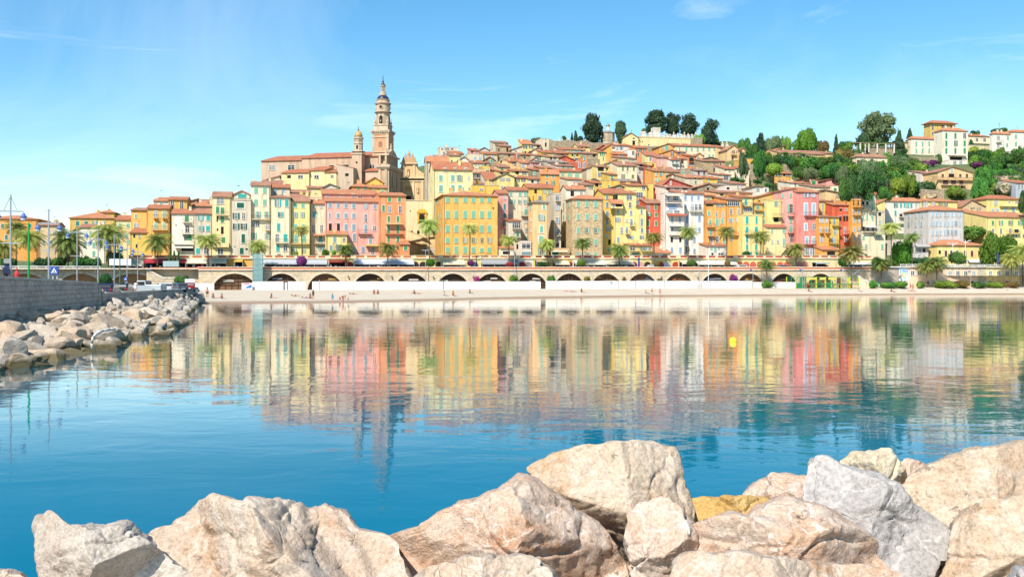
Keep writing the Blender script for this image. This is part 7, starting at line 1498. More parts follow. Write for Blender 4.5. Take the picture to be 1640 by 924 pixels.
def lift():
 t = frame_at(404.5, -2.6, 0, 'lift_tower'); tag(t, 'glass and steel lift tower against the sea wall', 'lift'); w = run_len(404.5, 421, -2.6); z0 = 1.2; z1 = zpx(406.5, W(412) - 2.6); G = plain('lift_steel', '#7FA2A4', .4); b = MB(); d = 2.3
 for x in (0, w - .14): 
  for y in (0, d): b.box(x, y, z0, x + .14, y + .14, z1)
 nz = 7
 for i in range(nz + 1):
  z = z0 + (z1 - z0 - .12) * i / nz
  for y in (0, d): b.box(.142, y + .02, z, w - .142, y + .12, z + .1)
  for x in (.02, w - .12): b.box(x, .142, z, x + .1, d - .002, z + .1)
 b.box(w / 2 - .04, .03, z0, w / 2 + .04, .1, z1); b.build('frame', G, t)
 m, nt, bs = newmat('lift_glass'); setin(bs, Roughness=.08, Alpha=.55); bs.inputs['Base Color'].default_value = (.22, .38, .38, 1); g = MB(); g.box(.05, .055, z0, w - .05, .065, z1); g.box(.055, .07, z0, .065, d, z1); g.box(w - .065, .07, z0, w - .055, d, z1); g.build('glass', m, t)
 c = MB(); zc = zpx(430, W(412)); c.box(.5, .5, zc, w - .5, d - .3, zc + 2.6); cb = c.build('lift_car', G, t); c = MB(); c.box(.8, .44, zc + .5, w / 2 - .1, .498, zc + 2.2); c.box(w / 2 + .1, .44, zc + .5, w - .8, .498, zc + 2.2); c.build('pane', glass(), cb)
lift()
def playground():
 t = frame_at(1274.5, -7.5, 0, 'playground_frame'); tag(t, 'green and yellow playground frame enclosure on the beach', 'playground'); L = lambda px: run_len(1274.5, px, -7.5); zb = beach_base(1320) - .25; zt = lambda py: zpx(py, W(1325) - 7.5)
 for i, (px, m) in enumerate(((1274.5, YELP), (1282, GREENP), (1290, TEALG), (1307.5, YELP), (1322, YELP), (1337, YELP), (1347, YELP), (1361, YELP), (1375, YELP), (1299, GREENP), (1330, GREENP))):
  for y in (0, 5): b = MB(); b.box(L(px) - .11, y - .11, zb, L(px) + .11, y + .11, zt(443.5)); b.build('post', m, t)
 b = MB(); e = L(1375.2)
 for y in (-.06, 4.94): b.box(0, y, zt(455.6), e, y + .12, zt(454.4)); b.box(0, y, zt(461.2), e, y + .12, zt(460.5)); b.box(0, y, zt(444), e, y + .1, zt(443.4))
 b.box(0, -.2, zt(455.7), e, -.07, zt(454.6)); b.build('rail', GREENP, t)
 for a, c in ((1291, 1306.5), (1312, 1321.5), (1326, 1338.5)): b = MB(); b.box(L(a), -.3, zt(448), L(c), -.18, zt(444.6)); b.build('board', YEL2, t)
 b = MB(); b.box(L(1339.5), -.3, zt(454), L(1345.5), -.18, zt(444.8)); b.build('board', plain('brown_board', '#6A4A40', .7), t)
 for px in (1285, 1300, 1318, 1333, 1352, 1368): b = MB(); b.box(L(px) - .35, 1.5, zb, L(px) + .35, 2.2, zt(454 - px % 3)); b.build('play_block', (plain('play_red', '#C94438', .6), TEALG, DKG, YEL2)[px % 4], t)
 n = MB()
 for i in range(40): x = e * i / 39; n.box(x - .025, 4.97, zb, x + .025, 5.02, zt(444))
 n.build('mesh_bar', TEALG, t)
playground()
# ---- right end: stairs, bare wall, mural, beach buildings under the road
STW = stucco('#CFC3B2')
def stairs_right():
 t = frame_at(1375, -5, 0, 'beach_stairs'); tag(t, 'white edged stairs from the promenade down to the beach at right', 'stairs'); L = lambda px: run_len(1375, px, -5); Z = lambda py: zpx(py, W(1385) - 5); b = MB()
 b.prism([(L(1375.5), 1), (L(1375.5), Z(442.5)), (L(1382), Z(448.5)), (L(1386), Z(449.5)), (L(1395), Z(456)), (L(1395), 1)], 0, .5); b.build('wall', stucco('#F3E4B8'), t); b = MB()
 for p, q_ in (((1392, 432.5), (1375.6, 443.0)), ((1375.6, 443), (1382, 448.6)), ((1382, 448.6), (1386, 449.6)), ((1386, 449.6), (1395, 456))): b.prism([(L(p[0]), Z(p[1])), (L(q_[0]), Z(q_[1])), (L(q_[0]), Z(q_[1]) + .3), (L(p[0]), Z(p[1]) + .3)], -.15 if p[0] < 1390 else 4.3, .55 if p[0] < 1390 else 4.9)
 b.build('coping', WHITEP, t); b = MB(); b.box(L(1393), -.3, 1, L(1398), .6, Z(455.2)); b.build('end_post', stucco('#F6EDC8'), t)
stairs_right()
def right_wall(x0, x1, ytop, col, label, wins=(), low=(), name='beach_building', cat='building', m=None):
 t = frame_at(x0, .2, 0, name); tag(t, label, cat); L = lambda px: run_len(x0, px, .2); Z = lambda py: zpx(py, W((x0 + x1) / 2)); w = L(x1); b = MB(); b.box(0, 0, -1, w - .02, 4, Z(ytop)); b.build('wall', m or stucco(col), t)
 b = MB(); b.box(0, -.5, Z(ytop) + .003, w - .02, 4, Z(ytop - 2)); b.build('cornice', stucco('#E6DAC8'), t)
 for px, k in wins: add_window(t, L(px), -.005, Z(437.4), 1.15, 1.25, k, 'lblue', '#FFFFFF')
 for px, k in low: add_window(t, L(px), -.005, Z(452.5), 1.1, .9, k, 'lblue', '#FFFFFF')
right_wall(1395, 1440, 428.5, '#D8CCBA', 'bare grey sea wall between the beach stairs and the mural', name='sea_wall', cat='sea wall', m=masonry('grey_blocks', '#D4C8B6', '#C4B6A2', '#AFA08C', 1.0, .5))
right_wall(1440, 1456, 428.5, '#F0E0CC', 'pale wall panel carrying the mural', name='sea_wall', cat='sea wall')
right_wall(1456, 1566, 428, '#F9D3AC', 'peach beach building with white windows under the road', [(1461.5, 'n'), (1472, 'n'), (1483, 'n'), (1521.5, 'n'), (1534, 'n'), (1546.5, 'n'), (1559.5, 'n')], [(1485, 'd'), (1497, 'n'), (1523, 'd'), (1535, 'd'), (1557, 'd')])
right_wall(1566, 1579, 428, '#D8CCBA', 'rough stone pier between the peach and yellow beach buildings', name='stone_pier', cat='wall', m=rubble('#D4C4AA', '#B4A488'))
right_wall(1579, 1634, 428.5, '#F8DE9C', 'yellow beach building with white windows under the road', [(1586, 'n'), (1599.5, 'n'), (1613, 'n'), (1627.5, 'n')], [(1585.5, 'd'), (1613, 'd'), (1627, 'n')])
right_wall(1634, 1760, 428.5, '#D8CCBA', 'grey stone sea wall at the right picture edge', name='sea_wall', cat='sea wall', m=masonry('grey_blocks', '#D4C8B6', '#C4B6A2', '#AFA08C', 1.0, .5))
def mural():
 t = frame_at(1441.3, .1, 0, 'mural'); tag(t, 'tall colourful mural panel of a hillside village on the pale wall', 'mural'); w = run_len(1441.3, 1454.8, .1); z0, z1 = zpx(450, W(1448)), zpx(430.3, W(1448)); m, nt, bs = newmat('mural_paint'); v = coords(nt, rand=False)
 vo = nt.nodes.new('ShaderNodeTexVoronoi'); vo.inputs['Scale'].default_value = 2.2; nt.links.new(v, vo.inputs['Vector']); sp = nt.nodes.new('ShaderNodeSeparateXYZ'); nt.links.new(v, sp.inputs[0]); mr = nt.nodes.new('ShaderNodeMapRange'); nt.links.new(sp.outputs[2], mr.inputs[0]); mr.inputs[1].default_value = z0; mr.inputs[2].default_value = z1
 base = ramp(nt, mr.outputs[0], [(0, (.5, .55, .6)), (.3, (.55, .5, .4)), (.6, (.6, .45, .2)), (.75, (.12, .3, .5)), (1, (.2, .5, .75))]); nt.links.new(mixc(nt, .45, base.outputs[0], vo.outputs['Color']), bs.inputs['Base Color']); b = MB(); b.box(0, 0, z0, w, .08, z1); b.build('panel', m, t)
 b = MB(); b.box(-.12, -.04, z0, -.003, .09, z1); b.box(w + .003, -.04, z0, w + .12, .09, z1); b.box(-.12, -.04, z1 + .003, w + .12, .09, z1 + .12); b.build('frame', WHITEP, t)
mural()
def rail(x0, x1, ya, yb, d, label):
 t = frame_at(x0, d, zpx(yb, W(x0) + d), 'railing'); tag(t, label, 'railing'); w = run_len(x0, x1, d); h = (yb - ya) * (W(x0)) / F; b = MB(); b.box(0, 0, h - .1, w, .1, h); b.box(0, .02, h * .5, w, .08, h * .5 + .07); n = int(w / 2)
 for i in range(n + 1): b.box(w * i / n - .05, .01, -.6, w * i / n + .05, .09, h - .1)
 b.build('rails', WHITEP, t)
rail(1442, 1760, 423, 426, 0, 'white railing along the road above the beach buildings'); rail(0, 160, 425.5, 430, 4, 'dark quay railing below the far left palms')
def pole(px, y0, y1, d, label, m=STEEL, head=None, cat='lamp post', r=.07, pos=None, name='lamp_post'):
 Y = W(px) + d if pos is None else pos; p = at(px, y1, Y); t = empty(name, p, TH); tag(t, label, cat); k = Y / F; h = (y1 - y0) * k; b = MB(); b.tube((0, 0, -1.5), (0, 0, h), r * 1.3, r, 7); b.build('pole', m, t)
 for it in head or ():
  kind, py, w_ = it; z = (y1 - py) * k; b = MB(); w = w_ * k
  if kind == 'bar':
   b.box(-w, -.05, z - .05, w, .05, z + .05); b.build('crossbar', m, t)
   for s in (-1, 1): lb = MB(); lb.lathe([(.06, -.1), (.12, -.22), (.26, -.4), (.24, -.45)], (s * w, 0, z), 10); lo = lb.build('lamp_shade', BLUEP, t); lb = MB(); lb.lathe([(.17, -.45), (.2, -.64), (.06, -.7)], (s * w, 0, z), 8); lb.build('lamp_globe', plain('lamp_globe', '#C8D4E4', .3), lo)
  elif kind == 'plain': b.box(-w, -.04, z - .04, w, .04, z + .04); b.build('crossbar', m, t)
  elif kind == 'lamp': b.box(-.5, -.05, z, 0, .05, z + .08); b.build('arm', m, t); lb = MB(); lb.lathe([(.05, .1), (.28, -.1), (.3, -.35), (.1, -.45)], (-.6, 0, z), 8); lb.build('lamp_shade', BLUEP, t)
  elif kind == 'twin':
   for s in (-1, 1): b.path([(0, 0, z - w * .5), (s * w * .5, 0, z - w * .12), (s * w, 0, z)], [.09, .08, .06], 6)
   b.build('arm', m, t)
   for s in (-1, 1): lb = MB(); lb.box(s * w - .45, -.16, z - .03, s * w + .45, .16, z + .12); lb.build('lamp_head', m, t)
  elif kind == 'stay':
   for s in (-1, 1): b.tube((0, 0, h - .1), (s * w, 0, (y1 - 338) * k), .018, n=4)
   b.build('stay', DKG, t)
  elif kind == 'base': b.prism([(-.6, -1), (.6, -1), (.32, w), (-.32, w)], -.5, .5); b.build('base', stucco('#CFC6B6'), t)
 return t
pole(681.5, 400, 452, -1.2, 'tall lamp post before the round bright green bush', head=[('twin', 401, 3)]); pole(824, 402, 451, -1.2, 'lamp post right of the ivy wrapped palm', head=[('twin', 404, 2)]); pole(1120, 416, 461, -6.5, 'grey beach post standing on a concrete base', head=[('base', 461, 6)], cat='post'); pole(1134.5, 406, 461, -5, 'plain white flagpole before the white fence', m=WHITEP, cat='flagpole', name='flagpole')
for px, lab in ((1206, 'blue lamp post at the end of the white beach fence'), (1285, 'blue lamp post at the left of the playground'), (1350, 'blue lamp post at the right of the playground')): pole(px, 430.5, 460, -2.5, lab, head=[('lamp', 431, 1)])
pole(1443, 428, 459, -2, 'blue lamp post beside the mural', head=[('lamp', 429, 1)]); pole(1555, 432, 459, -2, 'blue lamp post before the peach beach building', head=[('lamp', 434, 1)])
pole(1546, 384, 427, 8, 'tall white street lamp with two arms at right', m=WHITEP, head=[('twin', 385.5, 8)]); pole(1526, 388, 427, 13, 'second twin armed street lamp before the low yellow villa', m=WHITEP, head=[('twin', 390, 7)]); pole(1598, 405, 427, 6, 'dark blue advertising column pole beside the vivid street tree', m=plain('navy_paint', '#3A4878', .5), r=.3, cat='post', name='post')
def panel(px0, px1, y0, y1, d, label, col, name='billboard', cat='billboard', legs=True, pos=None):
 Y = W(px0) + d if pos is None else pos; p = at(px0, y1, Y); k = Y / F; t = empty(name, p, 0 if pos else TH); tag(t, label, cat); w = (px1 - px0) * k; h = (y1 - y0) * k; b = MB(); b.box(0, 0, 0, w, .12, h); b.build('panel', plain('sign_face', col, .6), t)
 if legs: b = MB(); [b.box(x, .13, -2.5, x + .12, .25, h) for x in (w * .15, w * .85 - .12)]; b.build('leg', STEEL, t)
 return t, w, h
panel(175, 208, 414.5, 425, 7, 'blank white billboard on the quay between palms', '#FAFAFA'); panel(261, 285, 418, 427, 6, 'pale glass kiosk shelter beside the small cypresses', '#B9D2D2', 'kiosk', 'kiosk'); panel(1535.5, 1542, 415, 423, 7, 'bright blue square sign at the street lamp', '#1F55C8', 'sign', 'sign'); panel(1542.5, 1549, 417, 421, 7.3, 'small blue direction sign beside the blue square sign', '#1F55C8', 'sign', 'sign')
panel(1022, 1024.8, 413, 427, 8, 'narrow indigo banner post before the low yellow cafe house', '#3A3A9C', 'banner', 'banner', legs=False)
panel(977.5, 981, 450.5, 453.5, -4.5, 'small light blue notice on the white beach fence', '#8CC8E8', 'notice', 'sign', legs=False)
def stall():
 t, w, h = panel(387, 403.5, 453, 464, -5, 'white beach stall panel with blue wave stripes left of the glass lift', '#F6F4F2', 'stall_panel', 'stall', legs=False); b = MB(); b.prism([(w * .3, h * .2), (w * .95, h * .3), (w * .9, h * .75), (w * .55, h * .5)], -.04, -.005); b.build('wave_stripe', plain('wave_blue', '#3E8AD0', .6), t); b = MB(); b.prism([(.1, h * .85), (w * .5, h * .95), (w * .9, h * .85), (w * .5, h * .78)], -.04, -.005); b.build('pink_stripe', plain('wave_pink', '#E87AA8', .6), t)
stall()
def bins(px, py, label):
 p = on_beach(px, py); t = empty('beach_bins', p, TH); tag(t, label, 'bin'); 
 for s in (-.55, .55): b = MB(); b.lathe([(.34, 0), (.4, .95)], (s, 0, 0), 10); b.build('bin', plain('bin_white', '#E8EEF0', .5), t); b = MB(); b.lathe([(.46, .96), (.46, 1.08)], (s, 0, 0), 10); b.build('lid', plain('bin_blue', '#3A5A7C', .5), t)
 b = MB(); b.box(-1.1, -.06, 1.15, 1.1, .06, 1.25); b.box(-.05, -.05, 0, .05, .05, 1.2); b.build('frame', STEEL, t)
bins(584.5, 463.5, 'white bins by the fence left of the sunbathing pair'); bins(777.5, 462.7, 'white bins by the middle of the long white fence'); bins(927.5, 462, 'white bins behind the sunbathers on towels'); bins(1041.5, 461.5, 'white bins left of the two standing bathers'); bins(1105, 461, 'white bins left of the concrete based post'); bins(1243.5, 460.5, 'white bins beside the beach palm mound'); bins(1410, 459, 'white bins under the leaning orange skirted palm'); bins(1576, 458.5, 'white bins before the rough stone pier')
# ---- buoy
def buoy():
 Y = EYE * F / (547.6 - HY); p = at(1174, 547.6, Y); t = empty('mooring_buoy', (p.x, p.y, 0), 0); tag(t, 'bright yellow mooring buoy floating on the calm water', 'buoy'); r = 5.6 * Y / F; b = MB(); b.lathe([(r * .35, -r * .75), (r * .8, -r * .5), (r, 0), (r * .99, r * .35), (r * .88, r * .8), (r * .62, r * 1.15), (r * .22, r * 1.32)], n=24); b.build('float', plain('buoy_yellow', '#FFF02A', .4, k=.85), t, True)
 b = MB(); b.lathe([(r * 1.01, -.012), (r * 1.03, .005), (r * 1.01, .022)], n=24); b.build('band', plain('buoy_seam', '#C8B820', .6), t); b = MB(); b.lathe([(.02, r * 1.3), (.05, r * 1.42), (.02, r * 1.5)], n=10); b.build('ring', STEEL, t)
buoy()
# ---------------------------------------------------------------- rocks
def rockmat(key, c1, c2, c3, stain='#B9763F', amt=.35, k=.66, wet=False, bs=1.0, veins=.5, pits=.6):
 if ('rock', key) in MATS: return MATS[('rock', key)]
 m, nt, b = newmat(key); v = coords(nt); n1 = noise(nt, v, 1.1 * bs, 8, .62, .8); n2 = noise(nt, v, 2.7 * bs, 8, .68, .4); n3 = noise(nt, v, 9 * bs, 8, .72); n4 = noise(nt, v, .7 * bs, 5, .6, 1.5); n5 = noise(nt, v, 34 * bs, 4, .7)
 a = mixc(nt, ramp(nt, n1, [(.36, 0.0), (.64, 1.0)]).outputs[0], hexc(c1, k), hexc(c2, k)); a = mixc(nt, ramp(nt, n2, [(.5, 0.0), (.68, .85)]).outputs[0], a, hexc(c3, k))
 sm = nt.nodes.new('ShaderNodeMath'); sm.operation = 'MULTIPLY'; nt.links.new(ramp(nt, n4, [(.5, 0.0), (.66, 1.0)]).outputs[0], sm.inputs[0]); nt.links.new(ramp(nt, n3, [(.4, 0.0), (.62, amt)]).outputs[0], sm.inputs[1]); a = mixc(nt, sm.outputs[0], a, hexc(stain, k))
 vo = nt.nodes.new('ShaderNodeTexVoronoi'); vo.feature = 'DISTANCE_TO_EDGE'; vo.inputs['Scale'].default_value = .9 * bs
 vm = nt.nodes.new('ShaderNodeVectorMath'); vm.operation = 'ADD'; nz = nt.nodes.new('ShaderNodeTexNoise'); setin(nz, Scale=1.6 * bs, Detail=5); nt.links.new(v, nz.inputs['Vector']); nt.links.new(v, vm.inputs[0]); nt.links.new(nz.outputs['Color'], vm.inputs[1]); nt.links.new(vm.outputs[0], vo.inputs['Vector'])
 a = mixc(nt, ramp(nt, vo.outputs['Distance'], [(.0, veins), (.014, 0.0)]).outputs[0], a, hexc('#FBF3EC', .8))
 pm = nt.nodes.new('ShaderNodeMath'); pm.operation = 'MULTIPLY'; nt.links.new(ramp(nt, n3, [(.58, 0.0), (.64, min(1, pits * 1.2))]).outputs[0], pm.inputs[0]); nt.links.new(ramp(nt, noise(nt, v, .9 * bs, 3), [(.46, 0.0), (.58, 1.0)]).outputs[0], pm.inputs[1]); a = mixc(nt, pm.outputs[0], a, (.10, .085, .07))
 v2 = nt.nodes.new('ShaderNodeTexVoronoi'); v2.feature = 'DISTANCE_TO_EDGE'; v2.inputs['Scale'].default_value = 1.7 * bs; nt.links.new(vm.outputs[0], v2.inputs['Vector'])
 ck = nt.nodes.new('ShaderNodeMath'); ck.operation = 'MULTIPLY'; nt.links.new(ramp(nt, v2.outputs['Distance'], [(0, 1.0), (.014, 0.0)]).outputs[0], ck.inputs[0]); nt.links.new(ramp(nt, n1, [(.54, 0.0), (.66, .5)]).outputs[0], ck.inputs[1]); a = mixc(nt, ck.outputs[0], a, (.13, .10, .08))
 a = mixc(nt, 1.0, a, ramp(nt, n5, [(.34, .74), (.58, 1.1)]).outputs[0], 'MULTIPLY')
 if wet:
  g = nt.nodes.new('ShaderNodeNewGeometry'); sp = nt.nodes.new('ShaderNodeSeparateXYZ'); nt.links.new(g.outputs['Position'], sp.inputs[0]); ad = nt.nodes.new('ShaderNodeMath'); ad.operation = 'MULTIPLY_ADD'; nt.links.new(n2, ad.inputs[0]); ad.inputs[1].default_value = -.5; nt.links.new(sp.outputs[2], ad.inputs[2])
  oi = nt.nodes.new('ShaderNodeObjectInfo'); a = mixc(nt, 1.0, a, ramp(nt, oi.outputs['Random'], [(0, (.82, .84, .86)), (.4, (1, .96, .9)), (.7, (1, .88, .76)), (1, (.9, .86, .82))]).outputs[0], 'MULTIPLY')
  a = mixc(nt, ramp(nt, ad.outputs[0], [(.0, .92), (.16, 0.0)]).outputs[0], a, (.10, .08, .035))
 nt.links.new(a, b.inputs['Base Color']); setin(b, Roughness=.9); b.inputs['Specular IOR Level'].default_value = .2
 h = nt.nodes.new('ShaderNodeMath'); h.operation = 'MULTIPLY_ADD'; nt.links.new(n3, h.inputs[0]); h.inputs[1].default_value = .75; nt.links.new(n2, h.inputs[2]); h2 = nt.nodes.new('ShaderNodeMath'); h2.operation = 'MULTIPLY_ADD'; nt.links.new(n5, h2.inputs[0]); h2.inputs[1].default_value = .6; nt.links.new(h.outputs[0], h2.inputs[2]); h3 = nt.nodes.new('ShaderNodeMath'); h3.operation = 'SUBTRACT'; nt.links.new(h2.outputs[0], h3.inputs[0]); nt.links.new(ck.outputs[0], h3.inputs[1])
 bump(nt, b, h3.outputs[0], .62, .06 / bs); MATS[('rock', key)] = m; return m
def lowrock(s): return rockproto(s + 20, 2)
def rockproto(seed, sub=4):
 rng = random.Random(seed); bm = bmesh.new(); bmesh.ops.create_icosphere(bm, subdivisions=sub, radius=1.0); sc = Vector((rng.uniform(.85, 1.25), rng.uniform(.75, 1.1), rng.uniform(.55, .85)))
 pl = [(Vector((rng.gauss(0, 1), rng.gauss(0, 1), rng.gauss(0, .8))).normalized(), rng.uniform(.42, .8)) for _ in range(17)]
 for v in bm.verts:
  p = v.co.copy()
  for n, h in pl:
   e = p.dot(n) - h
   if e > 0: p -= n * e * .97
  p *= 1 + .06 * mnoise.fractal(p * 1.6 + Vector((seed, 0, 0)), 1, 2, 4) + .03 * mnoise.noise(p * 7); v.co = Vector((p.x * sc.x, p.y * sc.y, p.z * sc.z))
 me = bpy.data.meshes.new('boulder'); bm.to_mesh(me); bm.free(); me.materials.append(rockmat('jetty_rock', '#D8CCBC', '#BFAE9A', '#E2D8CA', '#B09470', .35, .66, True, .9, .2, .4)); return me
WALLP = [(24, -24.2), (40, -28.9), (61, -33.4), (89, -39.0), (155, -52.0)]; WATP = [(24, -19.2), (30, -20.4), (39.6, -21.6), (50, -22.6), (62, -23.8), (79, -28.5), (100, -36), (139, -48), (155, -52.2)]
def jx(tab, Y): return float(np.interp(Y, [a for a, _ in tab], [c for _, c in tab]))
def jetty():
 protos = [rockproto(s) for s in range(9)]; rng = random.Random(11); Y = 30.0; n = 0
 labs = {0: 'large pale limestone boulder of the jetty embankment', 1: 'medium pale boulder piled on the jetty embankment', 2: 'small boulder wedged in the far end of the jetty embankment'}
 extra = []
 while Y < 152:
  wx, sx = jx(WALLP, Y), jx(WATP, Y); s = 1.22 - .35 * min(1, max(0, (Y - 60) / 50)); m = max(2, int((sx - wx) / (s * 1.12)))
  for i in range(m + 1):
   u = (i + rng.uniform(-.3, .3)) / m; r = s * (.45 + 1.1 * rng.random() ** 1.9); k = 0 if r > 1.45 else 1 if Y < 100 else 2
   if n >= 296:
    extra.append((u, Y + rng.uniform(-.5, .5), r)); continue
   o = link('boulder', protos[n % 9], None, (wx + .9 + (sx - wx - .7) * min(max(u, 0), 1.02), Y + rng.uniform(-.8, .8), 1.0 * (1 - u) - .12 + rng.uniform(-.2, .3)), 0, (r * .95, r * .95, r * .78))
   o.rotation_euler = (rng.uniform(-.5, .5), rng.uniform(-.5, .5), rng.uniform(0, 6.28)); tag(o, labs[k], 'boulder', ('large', 'medium', 'small')[k] + ' boulders of the jetty embankment'); n += 1
  Y += s * 1.18
 sv, sf = [], []; src = [([w.co.copy() for w in p_.vertices], [tuple(q_.vertices) for q_ in p_.polygons]) for p_ in [lowrock(s) for s in range(4)]]
 for i in range(300 + len(extra)):
  y, u, r_ = (rng.uniform(30, 153), rng.uniform(.02, 1.05), rng.uniform(.25, .6)) if i < 300 else (extra[i - 300][1], extra[i - 300][0], extra[i - 300][2]); w, s_ = jx(WALLP, y), jx(WATP, y); M_ = Matrix.Translation((w + .5 + (s_ - w) * u, y, (1.25 * (1 - u) + rng.uniform(-.1, .45)) if i < 300 else .9 * (1 - u) - .05 + rng.uniform(-.15, .2))) @ Matrix.Rotation(rng.uniform(0, 6.28), 4, Vector((rng.random(), rng.random(), rng.random() + .1))) @ Matrix.Scale(r_, 4); vv, ff = src[i % 4]; o = len(sv); sv += [tuple(M_ @ c) for c in vv]; sf += [tuple(q_ + o for q_ in t) for t in ff]
 rb = MB().add(sv, sf).build('rubble', rockmat('jetty_rock', '', '', '')); stuff(rb)
 v, f = [], []; ys = list(np.arange(22, 157, 3.0))
 for y in ys: w, s_ = jx(WALLP, y), jx(WATP, y); v += [(w - .5, y, 1.3), (w + (s_ - w) * .5, y, .7), (s_ + .2, y, -.15), (s_ + 1.5, y, -1.2)]
 for i in range(len(ys) - 1):
  for j in range(3): f.append((i * 4 + j, i * 4 + j + 1, i * 4 + j + 5, i * 4 + j + 4))
 struct(MB().add(v, f).build('embankment', rockmat('jetty_rock', '', '', '')))
 GB = masonry('jetty_blocks', '#D2CAC0', '#BCB2A8', '#A39A90', .62, .38, k=.72, patch='#C4B2A0')
 def wall(y0, y1, z0, z1, label, thick=1.2):
  p = Vector((jx(WALLP, y0), y0, 0)); q_ = Vector((jx(WALLP, y1), y1, 0)); nrm = Vector((-(q_ - p).y, (q_ - p).x, 0)).normalized() * thick; t = empty('jetty_wall', p); tag(t, label, 'wall'); d = q_ - p
  def blk(zb0, zb1, za, zc, o0, o1): c = [Vector((0, 0, 0)) + nrm * o0, d + nrm * o0, d + nrm * o1, nrm * o1]; return [tuple(x + Vector((0, 0, z))) for x, z in zip(c, (zb0, zb1, zb1, zb0))] + [tuple(x + Vector((0, 0, z))) for x, z in zip(c, (za, zc, zc, za))]
  fs = [(0, 3, 2, 1), (4, 5, 6, 7), (0, 1, 5, 4), (1, 2, 6, 5), (2, 3, 7, 6), (3, 0, 4, 7)]; MB().add(blk(-1, -1, z0, z1, 0, 1), fs).build('wall', GB, t); MB().add(blk(z0 + .004, z1 + .004, z0 + .16, z1 + .16, -.06, 1.05), fs).build('coping', stucco('#CFC6BA'), t)
 wall(24, 87.6, 4.4, 3.42, 'high grey block wall of the jetty at left'); wall(90.2, 155, 2.42, 2.36, 'long low grey jetty wall with pale coping behind the parked cars'); 
 b = MB(); rr = random.Random(4)
 for i in range(7): y = 87.7 + .36 * i; x = jx(WALLP, y); b.box(x - 1.25, y, -.5, x + .05 + rr.uniform(-.1, .15), y + .35, 3.3 - .14 * i + rr.uniform(-.15, .1))
 tag(b.build('wall_stub', GB), 'broken stepped end of the high grey jetty wall', 'wall')
 q = MB(); q.add([(jx(WALLP, y) - .8, y, 2.0) for y in (20, 61, 89, 155)] + [tuple(pt(318, -3, 2.0)), tuple(pt(200, 2.2, 2.0)), tuple(pt(-120, 2.2, 2.0)), (-190, 20, 2.0)], [tuple(range(8))]); struct(q.build('quay', asphalt()))
 b = MB(); pts = [at(px, py, Y) for px, py, Y in ((148, 562, 49.5), (147, 549, 49.3), (149, 540, 49.2), (155, 533, 49.3), (165, 529.5, 49.8), (176, 528, 50.6), (184, 527.5, 52))]; b.path(pts, [.07] * 7, 7); tag(b.build('hose', plain('white_hose', '#EDE6DC', .5), None, True), 'curved white hose hanging over the jetty boulders into the water', 'hose')
jetty()
zq = lambda Y: HY + 1.7 * F / Y
for px, top, Y, lab, hd in ((17, 312, 69, 'tallest quay lamp mast with stays at far left', [('bar', 338.5, 19), ('plain', 389.5, 14), ('stay', 0, 10)]), (78, 335, 78, 'second quay lamp mast beside the blue square sign', [('bar', 358, 16), ('plain', 401, 10), ('stay', 0, 6)]), (123.5, 366, 100, 'third quay lamp mast before the full palm', [('bar', 372, 14), ('plain', 410, 10)]),
       (157, 366, 112, 'fourth quay lamp mast above the round clipped bush', [('bar', 384, 12)]), (183, 376, 122, 'fifth quay lamp mast before the white billboard', [('bar', 392, 10.5)]), (203.5, 380, 133, 'sixth quay lamp mast right of the white billboard', [('bar', 398, 9)]), (220.5, 388, 145, 'farthest quay lamp mast beside the cream arcade', [('bar', 404, 8)])):
 pole(px, top, zq(Y), 0, lab, head=hd, pos=Y, r=.06)
pole(46, 357, zq(74), 0, 'plain bright green mast on the quay', m=plain('signal_green', '#1FA84E', .5), pos=74, cat='mast', name='mast'); pole(192, 397, zq(130), 0, 'teal lamp post with two white heads behind the parked cars', m=TEALG, head=[('twin', 401, 5)], pos=130)
for x0, y0, s, Y, lab in ((80.5, 427, 12.5, 82, 'big blue square pedestrian crossing sign on the quay'), (198.5, 444, 5.5, 118, 'smaller blue pedestrian crossing sign behind the parked cars')):
 t, w, h = panel(x0, x0 + s, y0, y0 + s, 0, lab, '#2258BE', 'road_sign', 'road sign', True, Y); b = MB(); b.prism([(w * .12, h * .16), (w * .88, h * .16), (w * .5, h * .86)], -.03, -.003); o = b.build('white_triangle', WHITEP, t)
 b = MB(); b.prism([(w * .5, h * .55), (w * .56, h * .6), (w * .52, h * .66)], -.05, -.033); b.prism([(w * .44, h * .3), (w * .5, h * .3), (w * .55, h * .42), (w * .62, h * .3), (w * .66, h * .3), (w * .57, h * .54), (w * .47, h * .54)], -.05, -.033)
 for k in range(4): b.box(w * (.24 + .15 * k), -.05, h * .19, w * (.32 + .15 * k), -.033, h * .27)
 b.build('walking_figure', DKG, o)
shrub(at(169, 457, 116), 19 * 116 / F, 18 * 116 / F, 'dark', 'round clipped dark bush behind the parked cars', None, 'round')
